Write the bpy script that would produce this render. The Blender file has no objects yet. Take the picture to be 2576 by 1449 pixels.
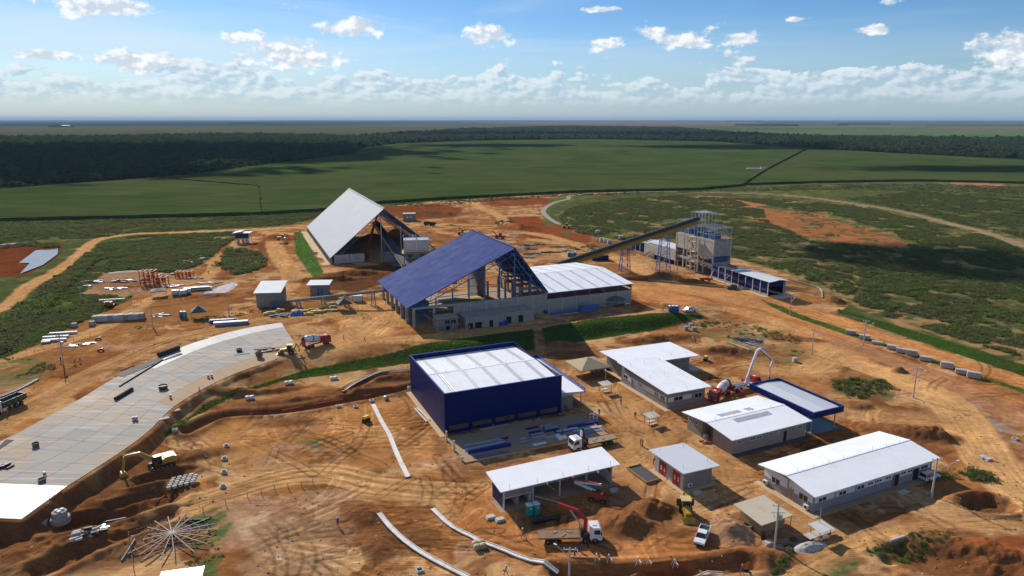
import bpy, bmesh, math, random
import numpy as np
from mathutils import Vector, Matrix, Quaternion

random.seed(7)
rng = np.random.default_rng(7)
scene = bpy.context.scene
COL = scene.collection
R = math.radians

# ------------------------------------------------------------------ camera
CAM_H, PITCH, FPX, FCX, FCY = 70.0, R(13.5), 1773.0, 1288.0, 724.5     # drone 70 m up, 13.5 degrees down
cam_d = bpy.data.cameras.new('camera')
cam_d.sensor_width = 36.0
cam_d.lens = 36.0 * FPX / (2 * FCX)
cam_d.clip_start, cam_d.clip_end = 1.0, 200000.0
cam = bpy.data.objects.new('camera', cam_d)
COL.objects.link(cam)
cam.location = (0, 0, CAM_H)
cam.rotation_euler = (R(90) - PITCH, 0, 0)
scene.camera = cam

# ------------------------------------------------------------------ sun, sky, exposure
SUN_EL = R(31)
SUN_AZ = math.atan2(-0.55, 0.835)            # measured from +Y towards +X: behind the scene on the left
sun_dir = Vector((math.sin(SUN_AZ) * math.cos(SUN_EL), math.cos(SUN_AZ) * math.cos(SUN_EL), math.sin(SUN_EL)))
sl = bpy.data.lights.new('sun', 'SUN')
sl.energy, sl.angle, sl.color = 4.9, R(0.53), (1.0, 0.93, 0.83)
so = bpy.data.objects.new('sun', sl)
COL.objects.link(so)
so.rotation_euler = (-sun_dir).to_track_quat('-Z', 'Y').to_euler()
so.location = (-400, 600, 500)

scene.view_settings.view_transform = 'Standard'
scene.view_settings.look = 'None'
scene.view_settings.exposure = 0.12
scene.view_settings.gamma = 1.0
scene.cycles.max_bounces = 5
scene.cycles.diffuse_bounces = 3
scene.cycles.glossy_bounces = 2
scene.cycles.transmission_bounces = 2
scene.cycles.transparent_max_bounces = 6
scene.cycles.volume_bounces = 0
scene.cycles.caustics_reflective = False
scene.cycles.caustics_refractive = False


class NT:
    """tiny node-tree writer"""
    def __init__(s, nt):
        s.nt = nt
    def n(s, typ, **kw):
        nd = s.nt.nodes.new(typ)
        ins = kw.pop('ins', {})
        for k, v in kw.items():
            setattr(nd, k, v)
        for k, v in ins.items():
            s.put(nd.inputs[k], v)
        return nd
    def put(s, sock, v):
        if isinstance(v, bpy.types.NodeSocket):
            s.nt.links.new(v, sock)
        elif isinstance(v, bpy.types.Node):
            s.nt.links.new(v.outputs[0], sock)
        else:
            sock.default_value = v
    def m(s, op, a, b=0.0, c=0.0, clamp=False):
        nd = s.n('ShaderNodeMath', operation=op, use_clamp=clamp)
        s.put(nd.inputs[0], a); s.put(nd.inputs[1], b); s.put(nd.inputs[2], c)
        return nd.outputs[0]
    def step(s, x, lo, hi):
        nd = s.n('ShaderNodeMapRange', interpolation_type='SMOOTHSTEP')
        s.put(nd.inputs[0], x); s.put(nd.inputs[1], lo); s.put(nd.inputs[2], hi)
        return nd.outputs[0]
    def lin(s, x, lo, hi, a, b):
        nd = s.n('ShaderNodeMapRange')
        for i, v in enumerate((x, lo, hi, a, b)):
            s.put(nd.inputs[i], v)
        return nd.outputs[0]
    def mix(s, f, a, b, blend='MIX'):
        nd = s.n('ShaderNodeMix', data_type='RGBA', blend_type=blend)
        s.put(nd.inputs[0], f); s.put(nd.inputs[6], a); s.put(nd.inputs[7], b)
        return nd.outputs[2]
    def noise(s, vec, scale, detail=4.0, rough=0.55, dist=0.0):
        nd = s.n('ShaderNodeTexNoise', ins={'Scale': scale, 'Detail': detail, 'Roughness': rough, 'Distortion': dist})
        s.put(nd.inputs['Vector'], vec)
        return nd.outputs[0]
    def xyz(s, x, y, z):
        nd = s.n('ShaderNodeCombineXYZ')
        for i, v in enumerate((x, y, z)):
            s.put(nd.inputs[i], v)
        return nd.outputs[0]


def make_world():
    w = bpy.data.worlds.new('World')
    scene.world = w
    w.use_nodes = True
    nt = w.node_tree
    nt.nodes.clear()
    t = NT(nt)
    sky = t.n('ShaderNodeTexSky', sky_type='NISHITA', sun_disc=False, sun_elevation=SUN_EL, sun_rotation=SUN_AZ,
              altitude=900.0, air_density=1.0, dust_density=0.35, ozone_density=2.2)
    tc = t.n('ShaderNodeTexCoord')
    sep = t.n('ShaderNodeSeparateXYZ', ins={0: tc.outputs['Generated']})
    x, y, z = sep.outputs
    D = 180 / math.pi
    az = t.m('MULTIPLY', t.m('ARCTAN2', x, y), D)
    el = t.m('MULTIPLY', t.m('ARCSINE', z), D)

    def dens(az_, el_, seed, sx, sy, detail=7.0, rough=0.56):
        return t.noise(t.xyz(t.m('MULTIPLY', az_, sx), t.m('MULTIPLY', el_, sy), seed), 1.0, detail, rough)

    # --- towering cumulus bank low on the horizon, all the way round
    def bank(az_, el_):
        big = t.noise(t.xyz(t.m('MULTIPLY', az_, 0.13), t.m('MULTIPLY', el_, 0.16), 3.7), 1.0, 2.0, 0.5)
        fine = dens(az_, el_, 11.3, 0.42, 0.74, 9.0, 0.6)
        d = t.m('ADD', t.m('MULTIPLY', big, 0.75), t.m('MULTIPLY', fine, 1.0))
        # cover fades with height over the horizon
        d = t.m('SUBTRACT', d, t.lin(el_, 1.6, 5.2, 0.0, 0.46))
        return d
    d0 = bank(az, el)
    d1 = bank(t.m('SUBTRACT', az, 0.30), t.m('ADD', el, 0.26))
    m_bank = t.m('MULTIPLY', t.step(d0, 0.64, 0.70), t.step(el, 0.5, 1.9))
    lit = t.lin(t.m('SUBTRACT', d0, d1), -0.04, 0.10, 0.0, 1.0)
    lit = t.m('MINIMUM', t.m('MAXIMUM', lit, 0.0), 1.0)
    c_bank = t.mix(lit, (0.40, 0.55, 0.68, 1), (0.80, 0.86, 0.90, 1))

    # --- separate fair-weather cumulus higher up: the ones in view by place, more of them elsewhere by noise
    puffs = [(-12.0, 6.6, 3.2, 0.85), (-1.6, 6.3, 2.7, 0.95), (7.0, 5.5, 2.0, 0.75), (10.7, 6.3, 1.6, 0.8), (12.6, 5.7, 2.9, 0.75),
             (17.2, 5.7, 1.7, 0.6), (25.6, 5.9, 1.6, 0.4), (-28.8, 7.4, 4.8, 1.1), (-20.0, 5.8, 1.9, 0.7), (21.0, 6.9, 1.1, 0.22),
             (5.2, 3.9, .6, .25), (6.6, 8.0, 2.2, .3), (34.5, 4.3, 3.4, 1.3), (-32.3, 4.0, 2.0, 0.45), (-16.5, 4.6, 4.2, 1.5), (-27.0, 3.7, 2.6, 1.2)]
    warp = dens(az, el, 21.0, 0.55, 0.85, 6.0, 0.6)
    warp1 = dens(t.m('SUBTRACT', az, 0.35), t.m('ADD', el, 0.30), 21.0, 0.55, 0.85, 6.0, 0.6)
    fld = None
    for (pa, pe, ra, re) in puffs:
        dx = t.m('DIVIDE', t.m('SUBTRACT', az, pa), ra)
        dy = t.m('DIVIDE', t.m('SUBTRACT', el, pe), re)
        q = t.m('SUBTRACT', 1.0, t.m('SQRT', t.m('ADD', t.m('MULTIPLY', dx, dx), t.m('MULTIPLY', dy, dy))))
        fld = q if fld is None else t.m('MAXIMUM', fld, q)
    # elsewhere in the sky: cumulus by noise, seen in perspective
    zz = t.m('MAXIMUM', z, 0.02)
    pv = t.xyz(t.m('DIVIDE', x, zz), t.m('DIVIDE', y, zz), 0.0)
    over = t.noise(pv, 0.55, 5.0, 0.55)
    m_over = t.m('MULTIPLY', t.step(over, 0.57, 0.66), t.step(el, 10.5, 14.0))
    e0 = t.m('ADD', fld, t.m('MULTIPLY', t.m('SUBTRACT', warp, 0.5), 2.6))
    m_puff = t.step(e0, 0.12, 0.55)
    litp = t.m('MINIMUM', t.m('MAXIMUM', t.lin(t.m('SUBTRACT', warp, warp1), -0.05, 0.08, 0.0, 1.0), 0.0), 1.0)
    c_puff = t.mix(litp, (0.60, 0.68, 0.76, 1), (0.95, 0.96, 0.97, 1))

    # --- thin high veil
    veil = t.noise(t.xyz(t.m('MULTIPLY', az, 0.035), t.m('MULTIPLY', el, 0.30), 5.0), 1.0, 4.0, 0.6, 0.6)
    m_veil = t.m('MULTIPLY', t.step(veil, 0.42, 0.72), t.m('MULTIPLY', t.lin(az, -40.0, 25.0, 0.80, 0.16), t.step(el, 0.0, 3.0)))

    hs = t.n('ShaderNodeHueSaturation', ins={'Saturation': 1.25, 'Value': .96, 'Color': t.mix(1.0, sky.outputs[0], (.86, .93, 1.06, 1), 'MULTIPLY')})
    bg = t.n('ShaderNodeBackground', ins={'Color': hs.outputs[0], 'Strength': 0.092})
    def layer(prev, fac, col, strength):
        b = t.n('ShaderNodeBackground', ins={'Color': col, 'Strength': strength})
        mx = t.n('ShaderNodeMixShader')
        t.put(mx.inputs[0], fac); t.put(mx.inputs[1], prev); t.put(mx.inputs[2], b)
        return mx
    s1 = layer(bg, t.m('MULTIPLY', m_veil, 0.8), (0.80, 0.88, 0.94, 1), 0.86)
    lowhaze = t.m('MULTIPLY', t.m('SUBTRACT', 1.0, t.step(el, -1.0, 6.0)), 0.80)
    s1 = layer(s1, lowhaze, (0.44, 0.64, 0.81, 1), 0.70)
    s2 = layer(s1, t.m('MULTIPLY', m_bank, t.lin(el, 0.5, 4.0, 0.30, 0.90)), c_bank, 0.98)
    s3 = layer(s2, t.m('MULTIPLY', m_puff, 0.92), c_puff, 0.98)
    s4 = layer(s3, t.m('MULTIPLY', m_over, 0.9), (0.80, 0.84, 0.88, 1), 0.9)
    out = t.n('ShaderNodeOutputWorld')
    nt.links.new(s4.outputs[0], out.inputs[0])
    w.cycles.sampling_method = 'MANUAL'
    w.cycles.sample_map_resolution = 512

make_world()

# ------------------------------------------------------------------ helpers
def ray(px, py):
    u, v = (px - FCX) / FPX, (FCY - py) / FPX
    return (u, math.cos(PITCH) + v * math.sin(PITCH), -math.sin(PITCH) + v * math.cos(PITCH))

def at(px, py, z=0.0):
    """the point of the level plane z that the survey photograph shows at (px, py)"""
    d = ray(px, py)
    t = (z - CAM_H) / d[2]
    return Vector((d[0] * t, d[1] * t, z))

def tag(o, label=None, cat=None, group=None, kind=None):
    if label: o['label'] = label
    if cat: o['category'] = cat
    if group: o['group'] = group
    if kind: o['kind'] = kind
    return o

def empty(name, loc=(0, 0, 0), rz=0.0):
    o = bpy.data.objects.new(name, None)
    o.location, o.rotation_euler = loc, (0, 0, rz)
    o.empty_display_size = 0.5
    COL.objects.link(o)
    return o

def link(name, me, parent=None, loc=None, rz=None):
    o = bpy.data.objects.new(name, me)
    COL.objects.link(o)
    if parent: o.parent = parent
    if loc is not None: o.location = loc
    if rz is not None: o.rotation_euler = (0, 0, rz)
    return o

def copy_tree(o, parent=None):
    c = o.copy()
    COL.objects.link(c)
    c.parent = parent
    for ch in list(KIDS.get(o.name, [])):
        k = copy_tree(ch, c)
        KIDS.setdefault(c.name, []).append(k)
    return c
KIDS = {}

class MB:
    """collects boxes, bars, tubes and prisms and links them as one mesh object"""
    def __init__(s):
        s.v, s.f, s.mi, s.cur = [], [], [], 0
    def add(s, vs, fs):
        b = len(s.v)
        s.v += [tuple(p) for p in vs]
        s.f += [tuple(i + b for i in f) for f in fs]
        s.mi += [s.cur] * len(fs)
        return s
    def box(s, x0, x1, y0, y1, z0, z1):
        return s.add([(x0, y0, z0), (x1, y0, z0), (x1, y1, z0), (x0, y1, z0), (x0, y0, z1), (x1, y0, z1), (x1, y1, z1), (x0, y1, z1)],
                     [(3, 2, 1, 0), (4, 5, 6, 7), (0, 1, 5, 4), (1, 2, 6, 5), (2, 3, 7, 6), (3, 0, 4, 7)])
    def cbox(s, cx, cy, cz, sx, sy, sz, rz=0.0):
        c, q = math.cos(rz), math.sin(rz)
        vs = []
        for dz in (-.5, .5):
            for dx, dy in ((-.5, -.5), (.5, -.5), (.5, .5), (-.5, .5)):
                a, b = dx * sx, dy * sy
                vs.append((cx + a * c - b * q, cy + a * q + b * c, cz + dz * sz))
        return s.add(vs, [(3, 2, 1, 0), (4, 5, 6, 7), (0, 1, 5, 4), (1, 2, 6, 5), (2, 3, 7, 6), (3, 0, 4, 7)])
    def bar(s, a, b, w, h=None, up=(0, 0, 1)):
        h = h or w
        a, b = Vector(a), Vector(b)
        d = (b - a).normalized()
        upv = Vector(up)
        if abs(d.dot(upv)) > .99: upv = Vector((1, 0, 0))
        sd = d.cross(upv).normalized() * (w / 2)
        u2 = sd.cross(d).normalized() * (h / 2)
        vs = [p + i * sd + j * u2 for p in (a, b) for i, j in ((-1, -1), (1, -1), (1, 1), (-1, 1))]
        return s.add(vs, [(3, 2, 1, 0), (4, 5, 6, 7), (0, 1, 5, 4), (1, 2, 6, 5), (2, 3, 7, 6), (3, 0, 4, 7)])
    def tube(s, a, b, r, r2=None, n=10, cap=True):
        r2 = r if r2 is None else r2
        a, b = Vector(a), Vector(b)
        d = (b - a).normalized()
        up = Vector((0, 0, 1)) if abs(d.z) < .95 else Vector((1, 0, 0))
        p = d.cross(up).normalized()
        q = d.cross(p)
        vs = []
        for c, rr in ((a, r), (b, r2)):
            for i in range(n):
                t = 2 * math.pi * i / n
                vs.append(c + p * (rr * math.cos(t)) + q * (rr * math.sin(t)))
        fs = [(i, (i + 1) % n, n + (i + 1) % n, n + i) for i in range(n)]
        if cap:
            fs += [tuple(range(n - 1, -1, -1)), tuple(range(n, 2 * n))]
        return s.add(vs, fs)
    def lathe(s, prof, axis=('z'), c=(0, 0, 0), n=14):
        vs = []
        for (r, h) in prof:
            for i in range(n):
                t = 2 * math.pi * i / n
                a, b = r * math.cos(t), r * math.sin(t)
                vs.append({'z': (c[0] + a, c[1] + b, c[2] + h), 'y': (c[0] + a, c[1] + h, c[2] + b), 'x': (c[0] + h, c[1] + a, c[2] + b)}[axis])
        fs = []
        for k in range(len(prof) - 1):
            for i in range(n):
                fs.append((k * n + i, k * n + (i + 1) % n, (k + 1) * n + (i + 1) % n, (k + 1) * n + i))
        fs += [tuple(range(n - 1, -1, -1)), tuple((len(prof) - 1) * n + i for i in range(n))]
        return s.add(vs, fs)
    def prism(s, prof, y0, y1, axis='y'):
        """profile [(a, z)] extruded along an axis"""
        n = len(prof)
        if axis == 'y':
            vs = [(a, y0, z) for a, z in prof] + [(a, y1, z) for a, z in prof]
        else:
            vs = [(y0, a, z) for a, z in prof] + [(y1, a, z) for a, z in prof]
        fs = [(i, (i + 1) % n, n + (i + 1) % n, n + i) for i in range(n)] + [tuple(range(n - 1, -1, -1)), tuple(range(n, 2 * n))]
        return s.add(vs, fs)
    def plate(s, pts, th):
        """a thin sheet through 3 or 4 points, thickness th upwards"""
        n = len(pts)
        vs = [Vector(p) for p in pts] + [Vector(p) + Vector((0, 0, th)) for p in pts]
        return s.add(vs, [tuple(range(n - 1, -1, -1)), tuple(range(n, 2 * n))] + [(i, (i + 1) % n, n + (i + 1) % n, n + i) for i in range(n)])
    def mesh(s, name, mats, smooth=False):
        me = bpy.data.meshes.new(name)
        me.from_pydata([tuple(p) for p in s.v], [], s.f)
        mats = mats if isinstance(mats, (list, tuple)) else [mats]
        for m in mats: me.materials.append(m)
        if len(mats) > 1: me.polygons.foreach_set('material_index', s.mi)
        bm = bmesh.new(); bm.from_mesh(me)
        bmesh.ops.recalc_face_normals(bm, faces=bm.faces)
        bm.to_mesh(me); bm.free()
        if smooth: me.polygons.foreach_set('use_smooth', [True] * len(me.polygons))
        return me
    def build(s, name, mats, parent=None, loc=None, rz=None, smooth=False):
        o = link(name, s.mesh(name, mats, smooth), parent, loc, rz)
        if parent: KIDS.setdefault(parent.name, []).append(o)
        return o

def share(name, src, parent, loc=(0, 0, 0), rz=0.0):
    """another piece with the same mesh data"""
    o = link(name, src if isinstance(src, bpy.types.Mesh) else src.data, parent, loc, rz)
    if parent: KIDS.setdefault(parent.name, []).append(o)
    return o

MATS = {}
def mat(name, rgb, rough=.8, metal=0.0, var=.14, scale=.5, fine=.08, fscale=6.0, bump=0.0, bscale=4.0, ribs=None, spec=.4,
        dirt=None, dirt_amt=.0, dscale=.25, coat=0.0, streak=None):
    """procedural paint/soil/metal: base colour with two sizes of variation, optional stains, bump and sheet ribs"""
    if name in MATS: return MATS[name]
    m = bpy.data.materials.new(name)
    m.use_nodes = True
    nt = m.node_tree
    t = NT(nt)
    b = nt.nodes['Principled BSDF']
    geo = t.n('ShaderNodeNewGeometry')
    P = geo.outputs['Position']
    n1 = t.noise(P, scale, 4.0, .6)
    n2 = t.noise(P, fscale, 3.0, .6)
    k = t.m('ADD', t.lin(n1, .25, .75, 1 - var, 1 + var), t.lin(n2, .2, .8, -fine, fine))
    c = t.mix(1.0, (*rgb, 1), t.xyz(k, k, k), 'MULTIPLY')
    if dirt:
        dn = t.noise(P, dscale, 5.0, .65, .4)
        c = t.mix(t.m('MULTIPLY', t.step(dn, .45, .70), dirt_amt), c, (*dirt, 1))
    if streak:                                          # (stretch in x, y, z; colour; amount)
        tc = t.n('ShaderNodeTexCoord')
        mp = t.n('ShaderNodeMapping', ins={'Scale': streak[0]})
        t.put(mp.inputs[0], tc.outputs['Object'])
        c = t.mix(t.m('MULTIPLY', t.step(t.noise(mp.outputs[0], 1.0, 3.0, .6), .52, .66), streak[2]), c, (*streak[1], 1))
    t.put(b.inputs['Base Color'], c)
    t.put(b.inputs['Roughness'], t.lin(n1, .2, .8, max(.05, rough - .08), min(1, rough + .08)))
    b.inputs['Metallic'].default_value = metal
    b.inputs['Specular IOR Level'].default_value = spec
    b.inputs['Coat Weight'].default_value = coat
    nrm = None
    if ribs:                                            # (axis, pitch in m, depth)
        tc = t.n('ShaderNodeTexCoord')
        sp = t.n('ShaderNodeSeparateXYZ', ins={0: tc.outputs['Object']})
        v = {'x': sp.outputs[0], 'y': sp.outputs[1], 'z': sp.outputs[2]}[ribs[0]]
        w = t.m('PINGPONG', v, ribs[1] / 2)
        w = t.step(w, ribs[1] * .12, ribs[1] * .30)
        bp = t.n('ShaderNodeBump', ins={'Strength': 1.0, 'Distance': ribs[2], 'Height': w})
        nrm = bp.outputs[0]
    if bump:
        bp = t.n('ShaderNodeBump', ins={'Strength': 1.0, 'Distance': bump, 'Height': t.noise(P, bscale, 4.0, .65)})
        if nrm: t.put(bp.inputs['Normal'], nrm)
        nrm = bp.outputs[0]
    if nrm: t.put(b.inputs['Normal'], nrm)
    MATS[name] = m
    return m

# ------------------------------------------------------------------ terrain
def np_noise(X, Y, cell, seed):
    r = np.random.default_rng(seed)
    T = r.random((256, 256))
    x, y = X / cell, Y / cell
    xi, yi = np.floor(x).astype(int), np.floor(y).astype(int)
    fx, fy = x - xi, y - yi
    fx, fy = fx * fx * (3 - 2 * fx), fy * fy * (3 - 2 * fy)
    a, b = T[xi & 255, yi & 255], T[(xi + 1) & 255, yi & 255]
    c, d = T[xi & 255, (yi + 1) & 255], T[(xi + 1) & 255, (yi + 1) & 255]
    return (a * (1 - fx) + b * fx) * (1 - fy) + (c * (1 - fx) + d * fx) * fy

def fbm(X, Y, cell, seed, octs=4):
    s, amp, tot = 0, 1.0, 0
    for i in range(octs):
        s = s + amp * np_noise(X + 37 * i, Y - 53 * i, cell / 2 ** i, seed + i)
        tot += amp; amp *= .55
    return s / tot

def sstep(x, a, b):
    t = np.clip((x - a) / (b - a), 0, 1)
    return t * t * (3 - 2 * t)

# rows and columns of the ground sheet: fine on the building site, coarser towards the horizon
ys = [38.0, 60.0, 76.0, 84.0]
while ys[-1] < 42000:
    y = ys[-1]
    ys.append(y * (1 + (.0027 if y < 240 else .0027 + .0009 * min(1, (y - 240) / 90) + .010 * min(1, (y - 330) / 400) + .03 * min(1, max(0, y - 2500) / 6000))))
ys = np.array(ys)
tt = np.concatenate([np.linspace(-2.6, -.90, 24)[:-1], np.linspace(-.90, .90, 820), np.linspace(.90, 2.6, 24)[1:]])
GY, GT = np.meshgrid(ys, tt, indexing='ij')
GX = GT * np.maximum(GY, 60)
SH = GX.shape
gx, gy = GX.ravel(), GY.ravel()
NV = gx.size

def wpoly(pts, z=0.0):
    return np.array([at(p[0], p[1], z)[:2] for p in pts])

def seg_dist(x, y, P, closed=False):
    """distance to a polyline, arc length along it, and which side"""
    d = np.full(x.shape, 1e9); s = np.zeros(x.shape); sd = np.zeros(x.shape)
    acc = 0.0
    n = len(P)
    for i in range(n if closed else n - 1):
        a, b = P[i], P[(i + 1) % n]
        ab = b - a
        L2 = max(1e-9, ab @ ab); L = math.sqrt(L2)
        t = np.clip(((x - a[0]) * ab[0] + (y - a[1]) * ab[1]) / L2, 0, 1)
        ex, ey = x - a[0] - t * ab[0], y - a[1] - t * ab[1]
        dd = np.hypot(ex, ey)
        better = dd < d
        d = np.where(better, dd, d)
        s = np.where(better, acc + t * L, s)
        sd = np.where(better, np.sign(ab[0] * ey - ab[1] * ex), sd)
        acc += L
    return d, s, sd

def smooth_line(P, n=8):
    """Catmull-Rom through the points"""
    P = np.asarray(P, float)
    Q = np.vstack([2 * P[0] - P[1], P, 2 * P[-1] - P[-2]])
    out = []
    for i in range(1, len(Q) - 2):
        for k in range(n):
            t = k / n
            out.append(.5 * ((2 * Q[i]) + (-Q[i - 1] + Q[i + 1]) * t + (2 * Q[i - 1] - 5 * Q[i] + 4 * Q[i + 1] - Q[i + 2]) * t * t
                             + (-Q[i - 1] + 3 * Q[i] - 3 * Q[i + 1] + Q[i + 2]) * t ** 3))
    out.append(P[-1])
    return np.array(out)

def inside(x, y, P):
    r = np.zeros(x.shape, bool)
    n = len(P)
    for i in range(n):
        x0, y0 = P[i]; x1, y1 = P[(i + 1) % n]
        if y0 == y1: continue
        c = ((y0 > y) != (y1 > y)) & (x < (x1 - x0) * (y - y0) / (y1 - y0) + x0)
        r ^= c
    return r

def poly_sd(x, y, P):
    """signed distance, positive inside"""
    d, _, _ = seg_dist(x, y, P, True)
    return np.where(inside(x, y, P), d, -d)

BANK = smooth_line(wpoly([(-700, 1400), (-400, 1372), (-200, 1362), (-20, 1352), (80, 1350), (165, 1312), (240, 1272), (310, 1227), (388, 1172), (470, 1104), (540, 1050), (628, 1003), (730, 962), (850, 938), (1045, 914),
                          (1200, 904), (1340, 884), (1420, 866), (1560, 842), (1700, 828), (1800, 820), (1900, 812), (2060, 800), (2200, 745), (2400, 690), (2900, 600), (3600, 500)]), 2)
def plateau(x, y):
    if x.size > 1000:                                   # nothing to do beyond the site
        out = np.zeros(x.shape); m = y < 486
        out[m] = _plateau(x[m], y[m])
        return out
    return _plateau(x, y)
def _plateau(x, y):
    d, s, sd = seg_dist(x, y, BANK)
    d = d * sd
    top = 3.0 - 1.6 * sstep(x, 45, 110)
    wd = 8.5 + 26 * sstep(x, 50, 85) + 6 * sstep(-x, 15, 40)
    return top * sstep(d / wd, 0, 1) * (1 - sstep(y, 432, 484))

MOUNDS = [  # px, py, z of the ground there, radius across, radius along, height, turn
    (1637, 1283, 0, 4.6, 3.6, 2.0, 0), (1579, 1324, 0, 5.4, 4.4, 2.4, .3), (1838, 1338, 0, 4.2, 4.6, 2.0, 0),
    (1680, 706, 1.5, 9, 4, 2.0, -.3), (1740, 712, 1.5, 8, 3.4, 1.5, -.3), (1640, 704, 2, 7, 3.5, 1.6, 0),
    (2300, 1088, 0, 9.5, 4, 1.5, -.35), (2350, 1100, 0, 5.5, 3.4, 1.3, -.3), (2263, 934, 0, 2.5, 2, 1.5, 0), (2104, 752, 1.4, 4, 3.4, 2.2, 0),
    (1410, 862, 1, 7, 3, 1.4, 0), (1830, 885, 0, 12, 4, 1.7, -.2), (1660, 850, .5, 16, 4, 1.5, .3), (1440, 895, 0, 8, 4, 1.2, 0),
    (300, 1365, 1, 9, 6, 1.1, .5), (90, 1390, .5, 11, 7, 1.3, .5), (390, 1240, .5, 7, 5, 1.0, .4), (230, 1340, 1, 8, 5, .7, .5),
    (915, 1290, 0, 6, 3.0, .9, -.7), (945, 1370, 0, 5, 2.6, .9, -.9), (1540, 1290, 0, 3, 2.4, .8, 0),
    (830, 705, 3, 16, 5, 2.2, .25), (900, 690, 3, 14, 6, 2.0, .2), (1300, 575, 2.5, 16, 14, 3.0, .2), (1070, 530, 3, 30, 14, 3.5, 0),
    (700, 600, 3, 12, 10, 2.5, 0), (525, 745, 3, 9, 4, .8, .3), (2430, 1390, 0, 9, 7, 1.0, -.4), (2520, 1420, 0, 8, 6, .9, 0),
    (2160, 1020, 0, 4, 3, .9, 0), (1700, 1340, 0, 3, 2, .5, 0), (1890, 1410, 0, 9, 3, 1.0, .1), (1870, 1305, 0, 2.4, 2, .8, 0),
    (560, 700, 3, 5, 3, .8, 0), (640, 985, .5, 14, 2.4, 1.1, .35), (900, 985, 0, 12, 2.2, 1.0, .2), (760, 1005, 0, 10, 2, .9, .25), (1000, 950, .3, 9, 2.4, 1.0, .2),
    (2000, 850, 0, 10, 3, .6, -.4), (480, 1150, 0, 9, 3, .9, .5), (720, 1060, 0, 7, 3, .5, .2),
]
PITS = [  # px, py, radii, depth, turn
    (2480, 1272, 5.4, 3.4, 1.7, .1), (330, 1275, 8, 4.5, 1.3, .6), (250, 1310, 7, 3.6, .9, .6), (410, 1205, 5.5, 2.8, .9, .6),
    (1695, 1445, 5, 2, .9, 0), (2400, 1420, 10, 5, 1.2, -.3),
]
TRENCHES = [  # line, half width, depth
    ([(470, 1085), (560, 1045), (700, 1035), (850, 1012), (960, 990), (1045, 972)], 1.1, .8),
    ([(1410, 1438), (1520, 1442), (1640, 1440), (1780, 1432), (1880, 1418)], 1.5, 1.2),
    ([(870, 990), (900, 968), (950, 950), (1045, 938)], .8, .5),
    ([(100, 1440), (230, 1390), (330, 1350), (420, 1300)], 1.2, .7),
]
_tr = [(smooth_line(wpoly(l), 5), hw, dp) for l, hw, dp in TRENCHES]
_mo = [(at(a, b, z), rx, ry, h, t) for a, b, z, rx, ry, h, t in MOUNDS]
_pi = [(at(a, b, 0), rx, ry, h, t) for a, b, rx, ry, h, t in PITS]

def _ell(x, y, c, rx, ry, t):
    ct, st = math.cos(t), math.sin(t)
    dx, dy = x - c[0], y - c[1]
    return np.hypot((dx * ct + dy * st) / rx, (-dx * st + dy * ct) / ry)

PADS = []       # (world polygon, z): ground levelled under buildings and the concrete yard
def hground(x, y, rough=True):
    x, y = np.asarray(x, float), np.asarray(y, float)
    h = plateau(x, y)
    near = sstep(-y, -700, -350)
    if rough:
        h = h + near * ((fbm(x, y, 26, 3) - .5) * .8 + (fbm(x, y, 5, 9) - .5) * .22 + (fbm(x, y, 1.7, 13, 3) - .5) * .08)
    for k, (c, rx, ry, mh, t) in enumerate(_mo + _pi):
        g = 2 * max(rx, ry)
        m = (np.abs(x - c[0]) < g) & (np.abs(y - c[1]) < g)
        if not m.any(): continue
        X, Y = x[m], y[m]
        q = _ell(X, Y, c, rx, ry, t) + (fbm(X, Y, 4, 37, 3) - .5) * (.55 if k < len(_mo) else .8)
        if k < len(_mo): h[m] += np.where(q < 1.3, mh * sstep(1.15 - q, 0, 1.05) * (1 + .7 * (fbm(X, Y, 2.2, 31, 3) - .5) + .35 * (fbm(X, Y, .9, 33, 2) - .5)), 0)
        else: h[m] += np.where(q < 1.8, .5 * np.exp(-((q - 1.3) / .2) ** 2), 0) - np.where(q < 1.2, mh * sstep(1.12 - q, 0, .5), 0)
    for l, hw, dp in _tr:
        m = (x > l[:, 0].min() - 6) & (x < l[:, 0].max() + 6) & (y > l[:, 1].min() - 6) & (y < l[:, 1].max() + 6)
        if m.any():
            d, _, _ = seg_dist(x[m], y[m], l)
            h[m] += -dp * sstep(hw + .5 - d, 0, .9) + .45 * np.exp(-((d - hw - 1.6) / .9) ** 2)
    for P, z in PADS:
        m = (x > P[:, 0].min() - 4) & (x < P[:, 0].max() + 4) & (y > P[:, 1].min() - 4) & (y < P[:, 1].max() + 4)
        if m.any():
            sd = poly_sd(x[m], y[m], P)
            k = sstep(sd, -2.6, -.6)
            h[m] = h[m] * (1 - k) + (z - .03) * k
    return h

def gz(x, y):
    return float(hground(np.array([x]), np.array([y]))[0])

def on(px, py, z0=0.0):
    """the ground point seen at (px, py)"""
    p = at(px, py, z0)
    for _ in range(4):
        p = at(px, py, gz(p.x, p.y))
    return p

def onp(px, py):
    p = at(px, py, 0)
    for _ in range(5):
        p = at(px, py, float(plateau(np.array([p.x]), np.array([p.y]))[0]))
    return p

def gpoly(pts):
    return np.array([onp(*p)[:2] for p in pts])

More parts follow.
